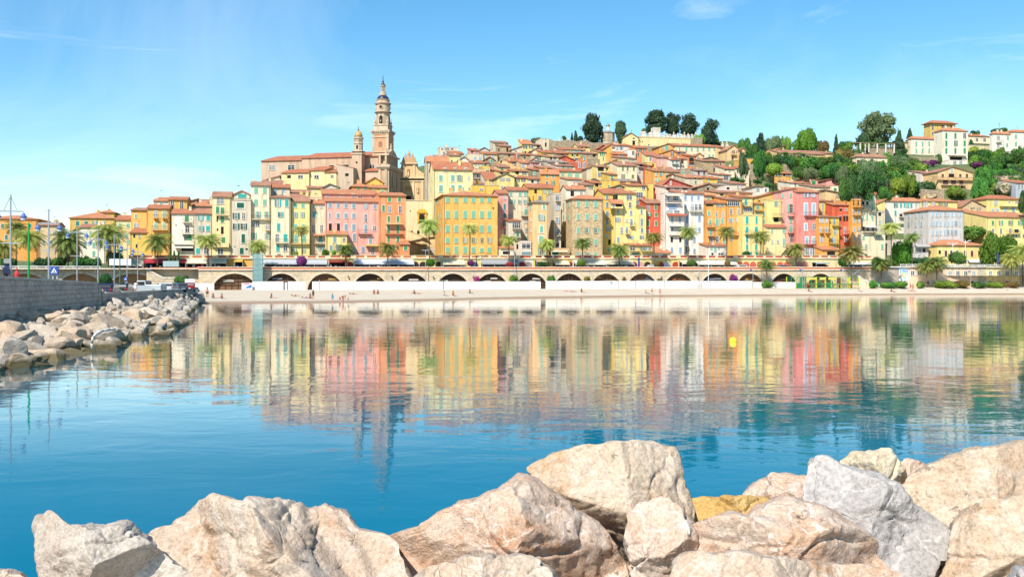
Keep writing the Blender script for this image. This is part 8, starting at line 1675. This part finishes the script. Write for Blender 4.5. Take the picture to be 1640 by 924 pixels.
def car(px, Y, col, label, rz=.2, van=False):
 p = at(px, 0, Y); t = empty('parked_car', (p.x, Y, 2.0), rz); tag(t, label, 'pickup' if van else 'car', 'vehicles parked on the quay'); m = plain('car_paint', col, .25, .2); hgt = 1.75 if van else 1.45; w = .86
 prof = [(-2.1, .35), (-2.15, .8), (-2.0, .98), (-1.75, hgt - .1), (-1.4, hgt), (.5, hgt), (.95, 1.02), (2.0, .85), (2.12, .6), (2.1, .35)] if not van else [(-2.3, .35), (-2.3, 1.1), (-2.22, 1.2), (-.3, 1.22), (-.2, hgt), (.9, hgt), (1.5, 1.1), (2.3, 1.0), (2.4, .4)]
 b = MB(); b.prismx(prof, -w, w); o = b.build('body', m, t); bv = o.modifiers.new('soft', 'BEVEL'); bv.width = .09; bv.segments = 2
 g = MB(); g.box(-w + .14, -2.02, 1.02, w - .14, -1.6, hgt - .16) if not van else g.box(-w + .14, -.32, 1.25, w - .14, -.2, hgt - .1); g.prismx([(-1.6, 1.02), (-1.45, hgt - .14), (.4, hgt - .14), (.75, 1.02)] if not van else [(-.1, 1.15), (-.1, hgt - .14), (.75, hgt - .14), (1.2, 1.15)], -w - .012, w + .012); g.prismx([(.55, hgt - .12), (1.0, 1.04), (.9, 1.0), (.45, hgt - .16)], -w + .12, w - .12); g.build('window', glass(), t)
 for s in (-1, 1):
  for y in (-1.3, 1.3):
   b = MB(); b.tube((s * w - .12 * s, y, .33), (s * (w + .03), y, .33), .33, n=14); wo = b.build('wheel', plain('tyre_rubber', '#2A2A2A', .9), t); b = MB(); b.tube((s * (w + .005), y, .33), (s * (w + .045), y, .33), .19, n=10); b.build('rim', STEEL, wo)
  b = MB(); b.box(s * .7 - .1, -2.19 if not van else -2.34, .74, s * .7 + .1, -2.05, .9); b.build('tail_light', plain('red_lens', '#C8202A', .3), t)
 b = MB(); b.box(-.28, -2.2 if not van else -2.34, .5, .28, -2.1, .62); b.build('number_plate', WHITEP, t); b = MB(); b.box(-w - .01, -2.24 if not van else -2.36, .35, w + .01, -2.0, .5); b.build('bumper', DKG, t)
car(173, 96, '#2B3556', 'dark blue estate car parked nearest behind the low jetty wall'); car(197, 106, '#24383C', 'dark green car parked second behind the low jetty wall'); car(235, 122, '#C8D2D6', 'silver pickup truck parked in the middle of the quay', 1.5, True); car(263, 131, '#E8EAEA', 'white car parked right of the silver pickup', .5); car(281, 140, '#5C7080', 'blue grey car parked near the jetty end', .9); car(303, 148, '#B03038', 'dark red car parked last by the white hoarding', .3)
for px, c, lab in ((1185, '#F2F2F0', 'white car on the promenade before the closed red arches'), (1042, '#D8DADC', 'light grey car on the promenade near the tawny palm'), (1250, '#6A7C8C', 'blue grey car on the promenade before the closed red arches')):
 p = pt(px, 6.5, lineZ(px, 432, 0)); o0 = len(bpy.data.objects); car(px, W(px) + 6.5, c, lab, TH + 1.57); r_ = [o for o in COL.objects if o.get('label') == lab][0]; r_.location = p; r_['group'] = 'cars driving along the promenade'
for i, px in enumerate((296, 305, 313.5)):
 p = at(px, 472 - i, 146 + 3 * i); t = empty('bollard', p); tag(t, ('nearest', 'middle', 'farthest')[i] + ' white post with dark blue top at the jetty end', 'bollard'); b = MB(); b.lathe([(.3, -1), (.3, .75)], n=10); b.build('post', WHITEP, t); b = MB(); b.lathe([(.42, .752), (.42, 1.0)], n=10); b.build('cap', plain('navy_cap', '#2E4A74', .5), t)
def scooter():
 p = at(10, 0, 69); t = empty('motor_scooter', (p.x, 69, 3.9), .4); tag(t, 'dark scooter with raised mirrors standing at the far left of the quay', 'scooter'); b = MB()
 b.prismx([(-.8, .3), (-.75, .75), (-.1, .8), (.05, .35), (.4, .35), (.55, 1.0), (.68, 1.0), (.6, .25)], -.17, .17); b.build('body', plain('scooter_navy', '#2A3560', .4), t)
 for y in (-.62, .66): b = MB(); b.tube((-.06, y, .26), (.06, y, .26), .26, n=12); b.build('wheel', plain('tyre_rubber', '#2A2A2A', .9), t)
 b = MB(); b.tube((-.36, .5, 1.08), (.36, .5, 1.08), .03, n=6); b.tube((-.3, .5, 1.08), (-.36, .45, 1.35), .015, n=5); b.tube((.3, .5, 1.08), (.36, .45, 1.35), .015, n=5); b.build('handlebar', DKG, t); b = MB(); b.box(-.22, .56, 1.1, .22, .6, 1.45); b.build('windscreen', glass(), t)
scooter()
b = MB(); b.lathe([(.02, .42), (.12, .05), (.2, 0), (.2, -.4)], tuple(at(27, 438, 70)), 10); tag(b.build('traffic_cone', plain('cone_red', '#E8484A', .6)), 'red cone on the quay near the tallest lamp mast', 'cone')
# ---- foreground boulders, outlines read off the photograph and given real depth
CRM = rockmat('cream_rock', '#EFDCC6', '#E2C6AC', '#F4E6D6', '#CC9460', .8, .56, bs=1.3, veins=.25); PNK = rockmat('pink_rock', '#EED6C0', '#E6BE9E', '#F6E6D6', '#C8844E', .95, .57, bs=1.5, veins=.5, pits=.9); GRY = rockmat('grey_rock', '#D4CDC6', '#C4BDB7', '#DED8D0', '#C4A88C', .25, .6, bs=1.0, veins=.3, pits=.2)
YEL = rockmat('yellow_rock', '#DDB878', '#D0A458', '#E6C892', '#CC963F', .4, .66, bs=1.5, veins=.1); BUF = rockmat('buff_yellow_rock', '#EBDABC', '#DEC8A4', '#F2E6D0', '#D0A05C', .4, .66, bs=1.5, veins=.1); BGE = rockmat('beige_rock', '#DDD0C0', '#CDBEAE', '#EADED0', '#B08A6A', .5, .6, bs=1.4, veins=.2, pits=.8); TAN = rockmat('buff_rock', '#EAD4BA', '#DCBE9E', '#F0E0CC', '#CC9258', .8, .6, bs=1.2, veins=.2)
def boulder(poly, Y0, Tf, mat, label, seed, lean=.35, Tb=.7, K=9, p=2.8, amp=1.0, c=None):
 Tf *= .78; P = np.array(poly, float); 
 if c is None: x, y = P[:, 0], P[:, 1]; x1, y1 = np.roll(x, -1), np.roll(y, -1); a = x * y1 - x1 * y; A = a.sum() / 2; c = (((x + x1) * a).sum() / 6 / A, ((y + y1) * a).sum() / 6 / A)
 c = np.array(c, float); N_ = 200; th = np.linspace(0, 2 * math.pi, N_, endpoint=False); rad = np.zeros(N_); Q = P - c; Q2 = np.roll(Q, -1, 0)
 for i, t in enumerate(th):
  d = np.array((math.cos(t), math.sin(t))); best = 0
  for u, w in zip(Q, Q2):
   e = w - u; det = d[0] * -e[1] + e[0] * d[1]
   if abs(det) < 1e-9: continue
   s = (u[0] * -e[1] + e[0] * u[1]) / det; k = (d[0] * u[1] - d[1] * u[0]) / det
   if 0 <= k <= 1 and s > best: best = s
  rad[i] = best
 rad = (np.roll(rad, 1) + 2 * rad + np.roll(rad, -1)) / 4; rng = random.Random(seed); R0 = rad.mean(); pl = [(rng.uniform(-.8, .8), rng.uniform(-.9, .5), rng.uniform(.42, .95)) for _ in range(K)]
 rings = [math.cos(s * math.pi / 2) for s in np.linspace(0, .985, 54)]; V = []
 def add(rho, back):
  for i, t in enumerate(th):
   q = c + rho * rad[i] * np.array((math.cos(t), math.sin(t))); dd = (1 - rho ** p) ** (1 / p)
   if back: Y = Y0 + Tb * dd
   else:
    xn, zn = (q[0] - c[0]) / R0, (c[1] - q[1]) / R0
    for a_, b_, h_ in pl: dd = min(dd, max(.0, h_ - a_ * xn - b_ * zn) * .94 + .06 * dd)
    Y = Y0 - Tf * dd
   Y += lean * (c[1] - q[1]) * Y0 / F; V.append(at(q[0], q[1], Y))
 for r in rings: add(r, False)
 for r in rings[1::4]: add(r, True)
 cen = at(c[0], c[1], Y0); sd = Vector((seed * 3.1, seed * 1.7, 0)); out = []
 for v in V:
  n = (v - cen).normalized(); w = v * 1.0 + sd; rg = mnoise.noise(w * 2.3 + Vector((9, 0, 0))); 
  dsp = .04 * mnoise.fractal(w * 1.7, 1, 2.1, 4) + .022 * mnoise.fractal(w * 8, .8, 2.1, 5) - .03 * max(0, 1 - abs(rg) * 14) - .014 * max(0, 1 - abs(mnoise.noise(w * 5)) * 9); out.append(tuple(v + n * dsp * amp))
 f = []; nf = len(rings); nb = (len(V) // N_) - nf
 def quad(a, b_):
  for i in range(N_): j = (i + 1) % N_; f.append((a * N_ + i, a * N_ + j, b_ * N_ + j, b_ * N_ + i))
 for r in range(nf - 1): quad(r, r + 1)
 quad(nf, 0)
 for r in range(nb - 1): quad(nf + r + 1, nf + r)
 f.append(tuple(range((nf - 1) * N_, nf * N_))); f.append(tuple(range((nf + nb - 1) * N_, (nf + nb) * N_))[::-1])
 tag(MB().add(out, f).build('boulder', mat, None, True), label, 'boulder')
boulder([(50, 840), (57, 825), (79, 817), (90, 822), (108, 838), (125, 839), (150, 845), (165, 843), (190, 838), (205, 841), (240, 868), (262, 885), (285, 905), (315, 935), (330, 1010), (60, 1010), (57, 910), (52, 850)], 5.3, .8, BGE, 'grey beige boulder with a raised horn at bottom left', 1, c=(150, 910))
boulder([(236, 857), (255, 845), (275, 838), (290, 826), (310, 808), (335, 790), (348, 789), (388, 800), (395, 794), (430, 796), (455, 795), (480, 801), (500, 812), (510, 808), (525, 805), (545, 812), (565, 830), (577, 848), (600, 852), (618, 857), (632, 870), (645, 900), (665, 940), (670, 1020), (300, 1020), (262, 900)], 5.9, 1.3, CRM, 'largest cream boulder at the bottom left of centre', 2, c=(450, 890), lean=.5)
boulder([(-40, 912), (12, 911), (35, 917), (44, 926), (50, 980), (-40, 980)], 4.9, .4, CRM, 'tip of a pale boulder in the bottom left corner', 3)
boulder([(623, 856), (640, 850), (660, 848), (700, 820), (730, 805), (760, 795), (790, 782), (810, 770), (830, 758), (845, 757), (862, 766), (880, 780), (900, 800), (915, 815), (940, 830), (960, 845), (985, 875), (1005, 910), (1020, 1010), (560, 1020), (590, 900)], 6.3, 1.25, PNK, 'pinkish boulder with rusty stains at the bottom centre', 4, c=(820, 890), lean=.55)
boulder([(655, 935), (690, 908), (740, 893), (790, 884), (840, 879), (868, 892), (895, 930), (900, 1020), (650, 1020)], 4.9, .5, CRM, 'whitish boulder lying in front of the pinkish one', 5)
boulder([(842, 750), (852, 742), (870, 735), (890, 725), (905, 721), (940, 712), (960, 713), (985, 706), (1015, 703), (1045, 705), (1060, 712), (1072, 715), (1081, 713), (1090, 730), (1095, 760), (1105, 790), (1113, 815), (1114, 850), (1090, 900), (1000, 930), (930, 880), (880, 800)], 7.1, 1.1, TAN, 'tallest block shaped boulder with a flat face in the centre', 6, c=(990, 800), lean=.25, K=4, p=6, amp=.7)
boulder([(1003, 855), (1010, 826), (1030, 810), (1060, 797), (1082, 803), (1100, 825), (1112, 845), (1122, 870), (1120, 960), (1020, 960), (1006, 895)], 5.7, .55, PNK, 'rounded whitish pink boulder right of the centre', 8, lean=.3)
boulder([(1095, 850), (1130, 836), (1150, 830), (1175, 822), (1200, 828), (1215, 810), (1240, 797), (1262, 791), (1290, 803), (1320, 811), (1345, 830), (1375, 845), (1395, 862), (1404, 873), (1400, 886), (1420, 905), (1440, 940), (1440, 1000), (1090, 1000)], 5.6, 1.0, PNK, 'broad flat topped pinkish boulder at bottom right', 9, c=(1250, 890), lean=.9)
boulder([(1060, 935), (1080, 893), (1100, 880), (1180, 884), (1250, 890), (1380, 904), (1440, 917), (1470, 940), (1480, 1020), (1060, 1020)], 4.9, .6, CRM, 'pale boulder along the bottom edge right of centre', 10, lean=.5)
boulder([(1105, 797), (1150, 793), (1200, 791), (1245, 796), (1260, 820), (1240, 870), (1120, 870), (1100, 830)], 7.0, .6, YEL, 'ochre yellow boulder right of the tallest block', 11, lean=.8)
boulder([(1186, 795), (1210, 771), (1235, 757), (1265, 758), (1272, 762), (1290, 760), (1305, 775), (1300, 830), (1230, 840)], 7.4, .6, PNK, 'small pink white boulder behind the ochre yellow one', 12, lean=.4)
boulder([(1284, 800), (1288, 775), (1297, 745), (1306, 732), (1325, 731), (1345, 742), (1380, 755), (1415, 762), (1435, 775), (1465, 800), (1490, 820), (1520, 840), (1533, 860), (1542, 880), (1530, 893), (1508, 908), (1480, 950), (1400, 940), (1340, 880), (1295, 830)], 6.2, .5, GRY, 'smooth slate grey boulder slanting down to the right', 13, c=(1400, 830), lean=.7, K=4)
boulder([(1340, 742), (1365, 722), (1400, 722), (1410, 718), (1426, 722), (1442, 742), (1465, 775), (1475, 830), (1390, 830)], 7.3, .7, BUF, 'buff yellow boulder behind the slate grey one', 14, lean=.35)
boulder([(1428, 745), (1440, 738), (1455, 732), (1476, 740), (1492, 748), (1490, 790), (1440, 790)], 7.8, .5, PNK, 'small white boulder at the back right', 15)
boulder([(1440, 780), (1462, 758), (1482, 745), (1512, 734), (1550, 721), (1600, 711), (1640, 704), (1720, 695), (1740, 960), (1600, 1000), (1440, 1000)], 7.0, 1.0, TAN, 'big tan boulder rising to the right picture edge', 16, c=(1600, 810), lean=.6)
boulder([(1518, 850), (1530, 822), (1548, 808), (1580, 798), (1640, 792), (1730, 790), (1740, 1010), (1500, 1030), (1500, 930), (1518, 890)], 5.9, .8, TAN, 'cream boulder with yellow patches in the bottom right corner', 17, lean=.4)
boulder([(1600, 935), (1625, 910), (1645, 904), (1690, 900), (1690, 980), (1600, 980)], 4.8, .35, GRY, 'grey boulder tip at the bottom right corner', 18)
bw = MB(); rw = random.Random(8); LR = [([w.co.copy() for w in p_.vertices], [tuple(q_.vertices) for q_ in p_.polygons]) for p_ in [rockproto(s + 30, 3) for s in range(4)]]
for i in range(34):
 Y = rw.uniform(3.6, 7.6); x = rw.choice((-1, 1)) * (.5467 * Y + rw.uniform(1.3, 4.5)); M_ = Matrix.Translation((x, Y, rw.uniform(1.5, 1.9) - .28 * max(0, Y - 6))) @ Matrix.Rotation(rw.uniform(0, 6.28), 4, Vector((rw.random(), rw.random(), 1))) @ Matrix.Scale(rw.uniform(.55, .9), 4); bw.add([M_ @ c for c in LR[i % 4][0]], LR[i % 4][1])
struct(bw.add([(-9, 2.2, 1.5), (9, 2.2, 1.5), (9, 6.2, 1.45), (-9, 6.2, 1.45), (9, 7.4, .5), (-9, 7.4, .5), (9, 9.5, -1.5), (-9, 9.5, -1.5)], [(0, 1, 2, 3), (3, 2, 4, 5), (5, 4, 6, 7)]).build('breakwater', BGE))
# ---------------------------------------------------------------- people on the beach
J0 = dict(pel=(0, 0, .93), sp=(0, .01, 1.12), ch=(0, 0, 1.34), nk=(0, .01, 1.47), hd=(0, -.02, 1.57), ht=(0, -.01, 1.69), s=(.17, 0, 1.41), e=(.23, .03, 1.13), w=(.24, -.05, .89), f=(.24, -.09, .78), h=(.1, 0, .88), k=(.11, -.02, .48), a=(.11, .02, .08), t=(.12, -.15, .03))
SIT = dict(J0, pel=(0, 0, .12), sp=(0, -.02, .3), ch=(0, -.06, .52), nk=(0, -.08, .64), hd=(0, -.12, .74), ht=(0, -.13, .86), s=(.17, -.06, .58), e=(.24, -.08, .33), w=(.2, -.28, .3), f=(.16, -.36, .32), h=(.1, -.02, .12), k=(.14, -.42, .42), a=(.13, -.62, .06), t=(.13, -.78, .04))
LIE = dict(J0, pel=(0, 0, .12), sp=(0, .2, .13), ch=(0, .42, .14), nk=(0, .56, .15), hd=(0, .66, .16), ht=(0, .78, .16), s=(.17, .5, .12), e=(.26, .3, .07), w=(.26, .05, .06), f=(.26, -.06, .06), h=(.1, -.04, .11), k=(.11, -.44, .13), a=(.1, -.86, .07), t=(.11, -.93, .18))
BEND = dict(J0, pel=(0, .12, .86), sp=(0, .0, 1.0), ch=(0, -.22, 1.08), nk=(0, -.34, 1.06), hd=(0, -.44, 1.0), ht=(0, -.54, .94), s=(.17, -.26, 1.04), e=(.2, -.34, .76), w=(.18, -.4, .52), f=(.17, -.42, .42), h=(.1, .12, .84), k=(.11, .02, .46))
PB = {}
RAD = dict(pel=.15, sp=.125, ch=.15, nk=.055, hd=.1, ht=.06, s=.06, e=.042, w=.032, f=.04, h=.09, k=.058, a=.042, t=.035)
def body(pose):
 if id(pose) in PB: return PB[id(pose)]
 nm = ['pel', 'sp', 'ch', 'nk', 'hd', 'ht']; v = [pose[n] for n in nm]; r = [RAD[n] for n in nm]; e = [(i, i + 1) for i in range(5)]
 for s in (-1, 1):
  for chain, root in ((('s', 'e', 'w', 'f'), 2), (('h', 'k', 'a', 't'), 0)):
   pr = root
   for n in chain: x, y, z = pose[n]; v.append((s * x, y, z)); r.append(RAD[n]); e.append((pr, len(v) - 1)); pr = len(v) - 1
 me = bpy.data.meshes.new('body'); me.from_pydata(v, e, []); o = bpy.data.objects.new('tmp', me); COL.objects.link(o); sk = o.modifiers.new('s', 'SKIN'); o.modifiers.new('d', 'SUBSURF').levels = 1
 for i, sv in enumerate(me.skin_vertices[0].data): sv.radius = (r[i], r[i]); sv.use_root = i == 0
 ev = o.evaluated_get(bpy.context.evaluated_depsgraph_get()); out = bpy.data.meshes.new_from_object(ev); out.name = 'body'; bpy.data.objects.remove(o); PB[id(pose)] = out; return out
SKIN = [plain('skin', c, .6) for c in ('#E8B494', '#C98E6A', '#D8A080')]
def person(px, py, pose, cloth, hair, label, rz=0.0, sc=1.0, skin=0, top=None, towel=None, hat=None, pos=None):
 p = on_beach(px, py) if pos is None else pos; t = empty('person', p, rz); t.scale = (sc,) * 3; tag(t, label, 'person'); me = body(pose).copy(); me.materials.clear(); me.materials.append(SKIN[skin]); link('body', me, t)
 P = Vector(pose['pel']); Cc = Vector(pose['ch']); Hh = Vector(pose['hd']); b = MB(); up = (Cc - P).normalized()
 b.tube(P - up * .14, P + up * .06, .175, .165, 10)
 for s in (-1, 1): h, k = Vector(pose['h']), Vector(pose['k']); h.x *= s; k.x *= s; b.tube(h, h.lerp(k, .35), .115, .095, 8)
 b.build('shorts', plain('swimwear', cloth, .8), t)
 if top: b = MB(); b.path([P + up * .08, Vector(pose['sp']), Cc, Vector(pose['nk'])], [.16, .155, .185, .07], 10); b.build('top', plain('swimwear', top, .8), t)
 b = MB(); hd = Hh + Vector((0, .02, .045)); b.lathe([(.1, -.1), (.125, -.02), (.12, .06), (.07, .115), (.01, .13)], tuple(hd), 9); 
 if hat: b.lathe([(.24, .03), (.22, .05)], tuple(hd), 10)
 b.build('hat' if hat else 'hair', plain('hat_cloth' if hat else 'hair', hat or hair, .9), t)
 if towel:
  o = MB().box(-.5, -1.0, .005, .5, 1.0, .03).build('beach_towel', plain('towel_cloth', towel, .9)); o.location = p + Vector((.25, 0, .0)); o.rotation_euler = (-.04, 0, rz + .3); tag(o, 'towel under the ' + label[:label.find(' ', 30) if len(label) > 40 else len(label)], 'towel')
BK, BR, BL = '#2A2018', '#5A3C26', '#C8A468'
STAND = J0
person(332, 477, STAND, '#20242C', BK, 'bare chested man in dark shorts standing at the left end of the beach', 3.0, 1.1, 1); person(341, 477.5, SIT, '#2E5A8C', BR, 'person sitting beside the dark shorts man at the left', .6, 1.0, 1, towel='#BCD6EC'); person(356, 478, SIT, '#3A3A40', BR, 'person in a green hat sitting at the left end of the beach', -.5, 1, 1, hat='#5E8A5A', towel='#F2F2F0')
person(434, 477.5, SIT, '#26304A', '#D8486A', 'person in dark clothes and a pink cap sitting alone on a lilac towel', 1.0, 1, 0, '#2A2F48', '#C9A6E0', hat='#D8486A'); person(473, 474.5, LIE, '#8C5A40', BR, 'tanned person lying flat left of the small sunbathing group', 1.57, 1, 1)
person(490, 477.5, LIE, '#3A6AB0', BR, 'person lying on a blue towel beside the sitting woman', 1.5, 1, 0, towel='#4A74B8'); person(496.5, 478, SIT, '#B05040', BK, 'tanned person sitting next to the blue towel', .4, 1, 1); person(501.5, 479, STAND, '#1F4A3A', BK, 'woman in a dark green swimsuit standing by the sunbathing group', .3, .98, 1, '#1F4A3A')
person(532.5, 483.5, STAND, '#2EA8D8', BR, 'child in bright turquoise swimwear at the water edge', .2, .82, 0, '#2EA8D8'); person(549.5, 483.5, BEND, '#B86A4A', BL, 'woman bending forward at the water edge', 1.2, 1.02, 1); person(544, 480.5, SIT, '#E86A9A', BL, 'child in pink left of the bending woman', .5, .8, 0, '#E86A9A'); person(557.5, 484, STAND, '#4A7AC8', BL, 'toddler in blue shorts right of the bending woman', -.3, .6, 0)
person(565.5, 471.3, LIE, '#7A4A38', BR, 'tanned person lying behind the bending woman', 1.5, 1, 1); person(599, 471, SIT, '#3A3A48', BK, 'left one of the sunbathing pair on beach chairs', .2, 1.05, 1, '#8C5A5A'); person(605.5, 471, SIT, '#30364C', BK, 'right one of the sunbathing pair beside a turquoise bag', -.2, 1.05, 1, '#C86A70')
person(664, 470.7, SIT, '#2A2630', BK, 'woman in black sitting behind a lying friend', -1.2, 1, 1, '#2A2630'); person(671, 470.6, LIE, '#C87A5A', BL, 'person lying in front of the woman in black', 1.5, 1, 1); person(711, 473.5, SIT, '#E8E8E8', BR, 'person in white shirt sitting on a blue towel', .4, 1.05, 0, '#F4F4F4', '#4A86C8'); person(725.5, 473.5, SIT, '#B8783A', BR, 'tanned person sitting right of the white shirt', .3, 1.1, 1, '#D89A4A', '#E8E4DA')
person(752.5, 469.3, SIT, '#3A3038', BK, 'lone dark haired person sitting on a light blue towel', 0, 1, 1, None, '#6ABCE8'); person(907, 466.7, LIE, '#D86A8A', BL, 'person lying on a pink towel', 1.5, 1, 0, None, '#F08AA8'); person(919, 467.8, LIE, '#3A7AA8', BR, 'person lying beside the woman on a yellow towel', 1.4, 1, 1); person(931, 468, SIT, '#2A2A34', BK, 'dark haired woman sitting on a yellow towel', .5, 1.05, 1, '#2A2A34', '#E8D84A')
person(1034, 469.5, SIT, '#D8785A', BL, 'fair person sitting left of the two standing bathers', .3, 1, 0, None, '#D8B8E0'); person(1044.3, 471.5, STAND, '#2E4A6A', BR, 'left one of two standing bathers near the water', .2, 1, 0); person(1057, 474, STAND, '#D89078', BK, 'right one of two standing bathers in a pale swimsuit', -.2, 1.02, 0, '#E0A088')
person(1295, 466.6, SIT, '#C8503A', BR, 'person in red sitting before the playground', .2, 1.05, 1, '#D8604A', '#F0F0F0'); person(1374.5, 466.3, STAND, '#E0B090', BL, 'pale person standing right of the playground', .4, .95, 0, '#E8C4B0', '#D8D0E8'); person(1427, 466.7, SIT, '#2A2A30', BK, 'tanned person sitting before the dry hedge', .6, 1.05, 1, None, '#D86A6A')
person(1458.5, 464.3, STAND, '#C8344A', BK, 'person in a red shirt standing before the mural hedge', 0, 1, 0, '#D83A4A'); person(1462, 464.5, STAND, '#6A7A4A', BR, 'tanned person standing beside the red shirt', .3, .95, 1); person(1459, 466.5, LIE, '#E8604A', BR, 'person lying at the feet of the red shirt', 1.4, 1, 0, None, '#F0785A'); person(1613, 465.4, BEND, '#30405A', BR, 'person crouching alone at the right end of the beach', 1.0, .9, 1, '#D84A4A')
ps = at(930.6, 481.5, EYE * F / (481.5 - HY)); person(0, 0, STAND, '#302828', BK, 'swimmer with only head and shoulders above the water', 0, 1, 0, pos=Vector((ps.x, ps.y, -1.25)))
ps = at(217.5, 0, 112); person(0, 0, STAND, '#F0F0F0', BK, 'person dressed in white standing between the parked cars', 0, 1.0, 0, '#F4F4F4', pos=Vector((ps.x, 112, 2.0))); ps = at(301, 0, 150); person(0, 0, SIT, '#5A7AA8', BK, 'man in blue shirt sitting on the low jetty wall', .6, 1.05, 0, '#7A9CC8', pos=Vector((ps.x, 150, 2.5)))
# ---------------------------------------------------------------- daylight
AZ, EL = R(26), R(46)
world = bpy.data.worlds.new('World'); scene.world = world; world.use_nodes = True
nt = world.node_tree; bg = nt.nodes['Background']
sky = nt.nodes.new('ShaderNodeTexSky'); sky.sky_type = 'NISHITA'; sky.sun_disc = False
sky.sun_elevation = EL; sky.sun_rotation = math.pi + AZ; sky.altitude = 0; sky.air_density = 1.0; sky.dust_density = .1; sky.ozone_density = 2.0
tc = nt.nodes.new('ShaderNodeTexCoord')
def cloud(scale, rot, sc, lo, hi, amt, det=7, dist=1.2):
 mp = nt.nodes.new('ShaderNodeMapping'); mp.inputs['Scale'].default_value = scale; mp.inputs['Rotation'].default_value = rot; mp.inputs['Location'].default_value = (6.3, 2.9, 1.1)
 nt.links.new(tc.outputs['Generated'], mp.inputs['Vector']); n = noise(nt, mp.outputs[0], sc, det, .62, dist)
 return ramp(nt, n, [(lo, 0.0), (hi, amt)]).outputs[0]
c1 = cloud((1.2, 1, 5), (0, R(-20), R(20)), 2.6, .56, .82, .34); c2 = cloud((.6, 1, 2.4), (0, R(12), 0), 1.7, .5, .85, .22)
mx = nt.nodes.new('ShaderNodeMath'); mx.operation = 'MAXIMUM'; nt.links.new(c1, mx.inputs[0]); nt.links.new(c2, mx.inputs[1])
hs = nt.nodes.new('ShaderNodeHueSaturation'); setin(hs, Hue=.490, Saturation=1.32, Value=1.12); nt.links.new(sky.outputs[0], hs.inputs['Color'])
nt.links.new(mixc(nt, mx.outputs[0], hs.outputs[0], (9.0, 9.6, 10.2)), bg.inputs['Color'])
bg.inputs['Strength'].default_value = 0.10
sd = bpy.data.lights.new('sun', 'SUN'); sd.energy = 5.0; sd.angle = R(.5); sd.color = (1.0, .95, .87)
so = bpy.data.objects.new('sun', sd); COL.objects.link(so)
so.rotation_euler = Vector((math.sin(AZ) * math.cos(EL), math.cos(AZ) * math.cos(EL), -math.sin(EL))).to_track_quat('-Z', 'Y').to_euler()
vs = scene.view_settings; scene.display_settings.display_device = 'sRGB'
vs.view_transform = 'Standard'; vs.look = 'None'; vs.gamma = 1.0; vs.exposure = 0.70; vs.use_curve_mapping = False
scene.render.engine = 'CYCLES'; scene.cycles.max_bounces = 6; scene.cycles.transparent_max_bounces = 4; scene.cycles.use_denoising = True
scene.cycles.sample_clamp_indirect = 6.0
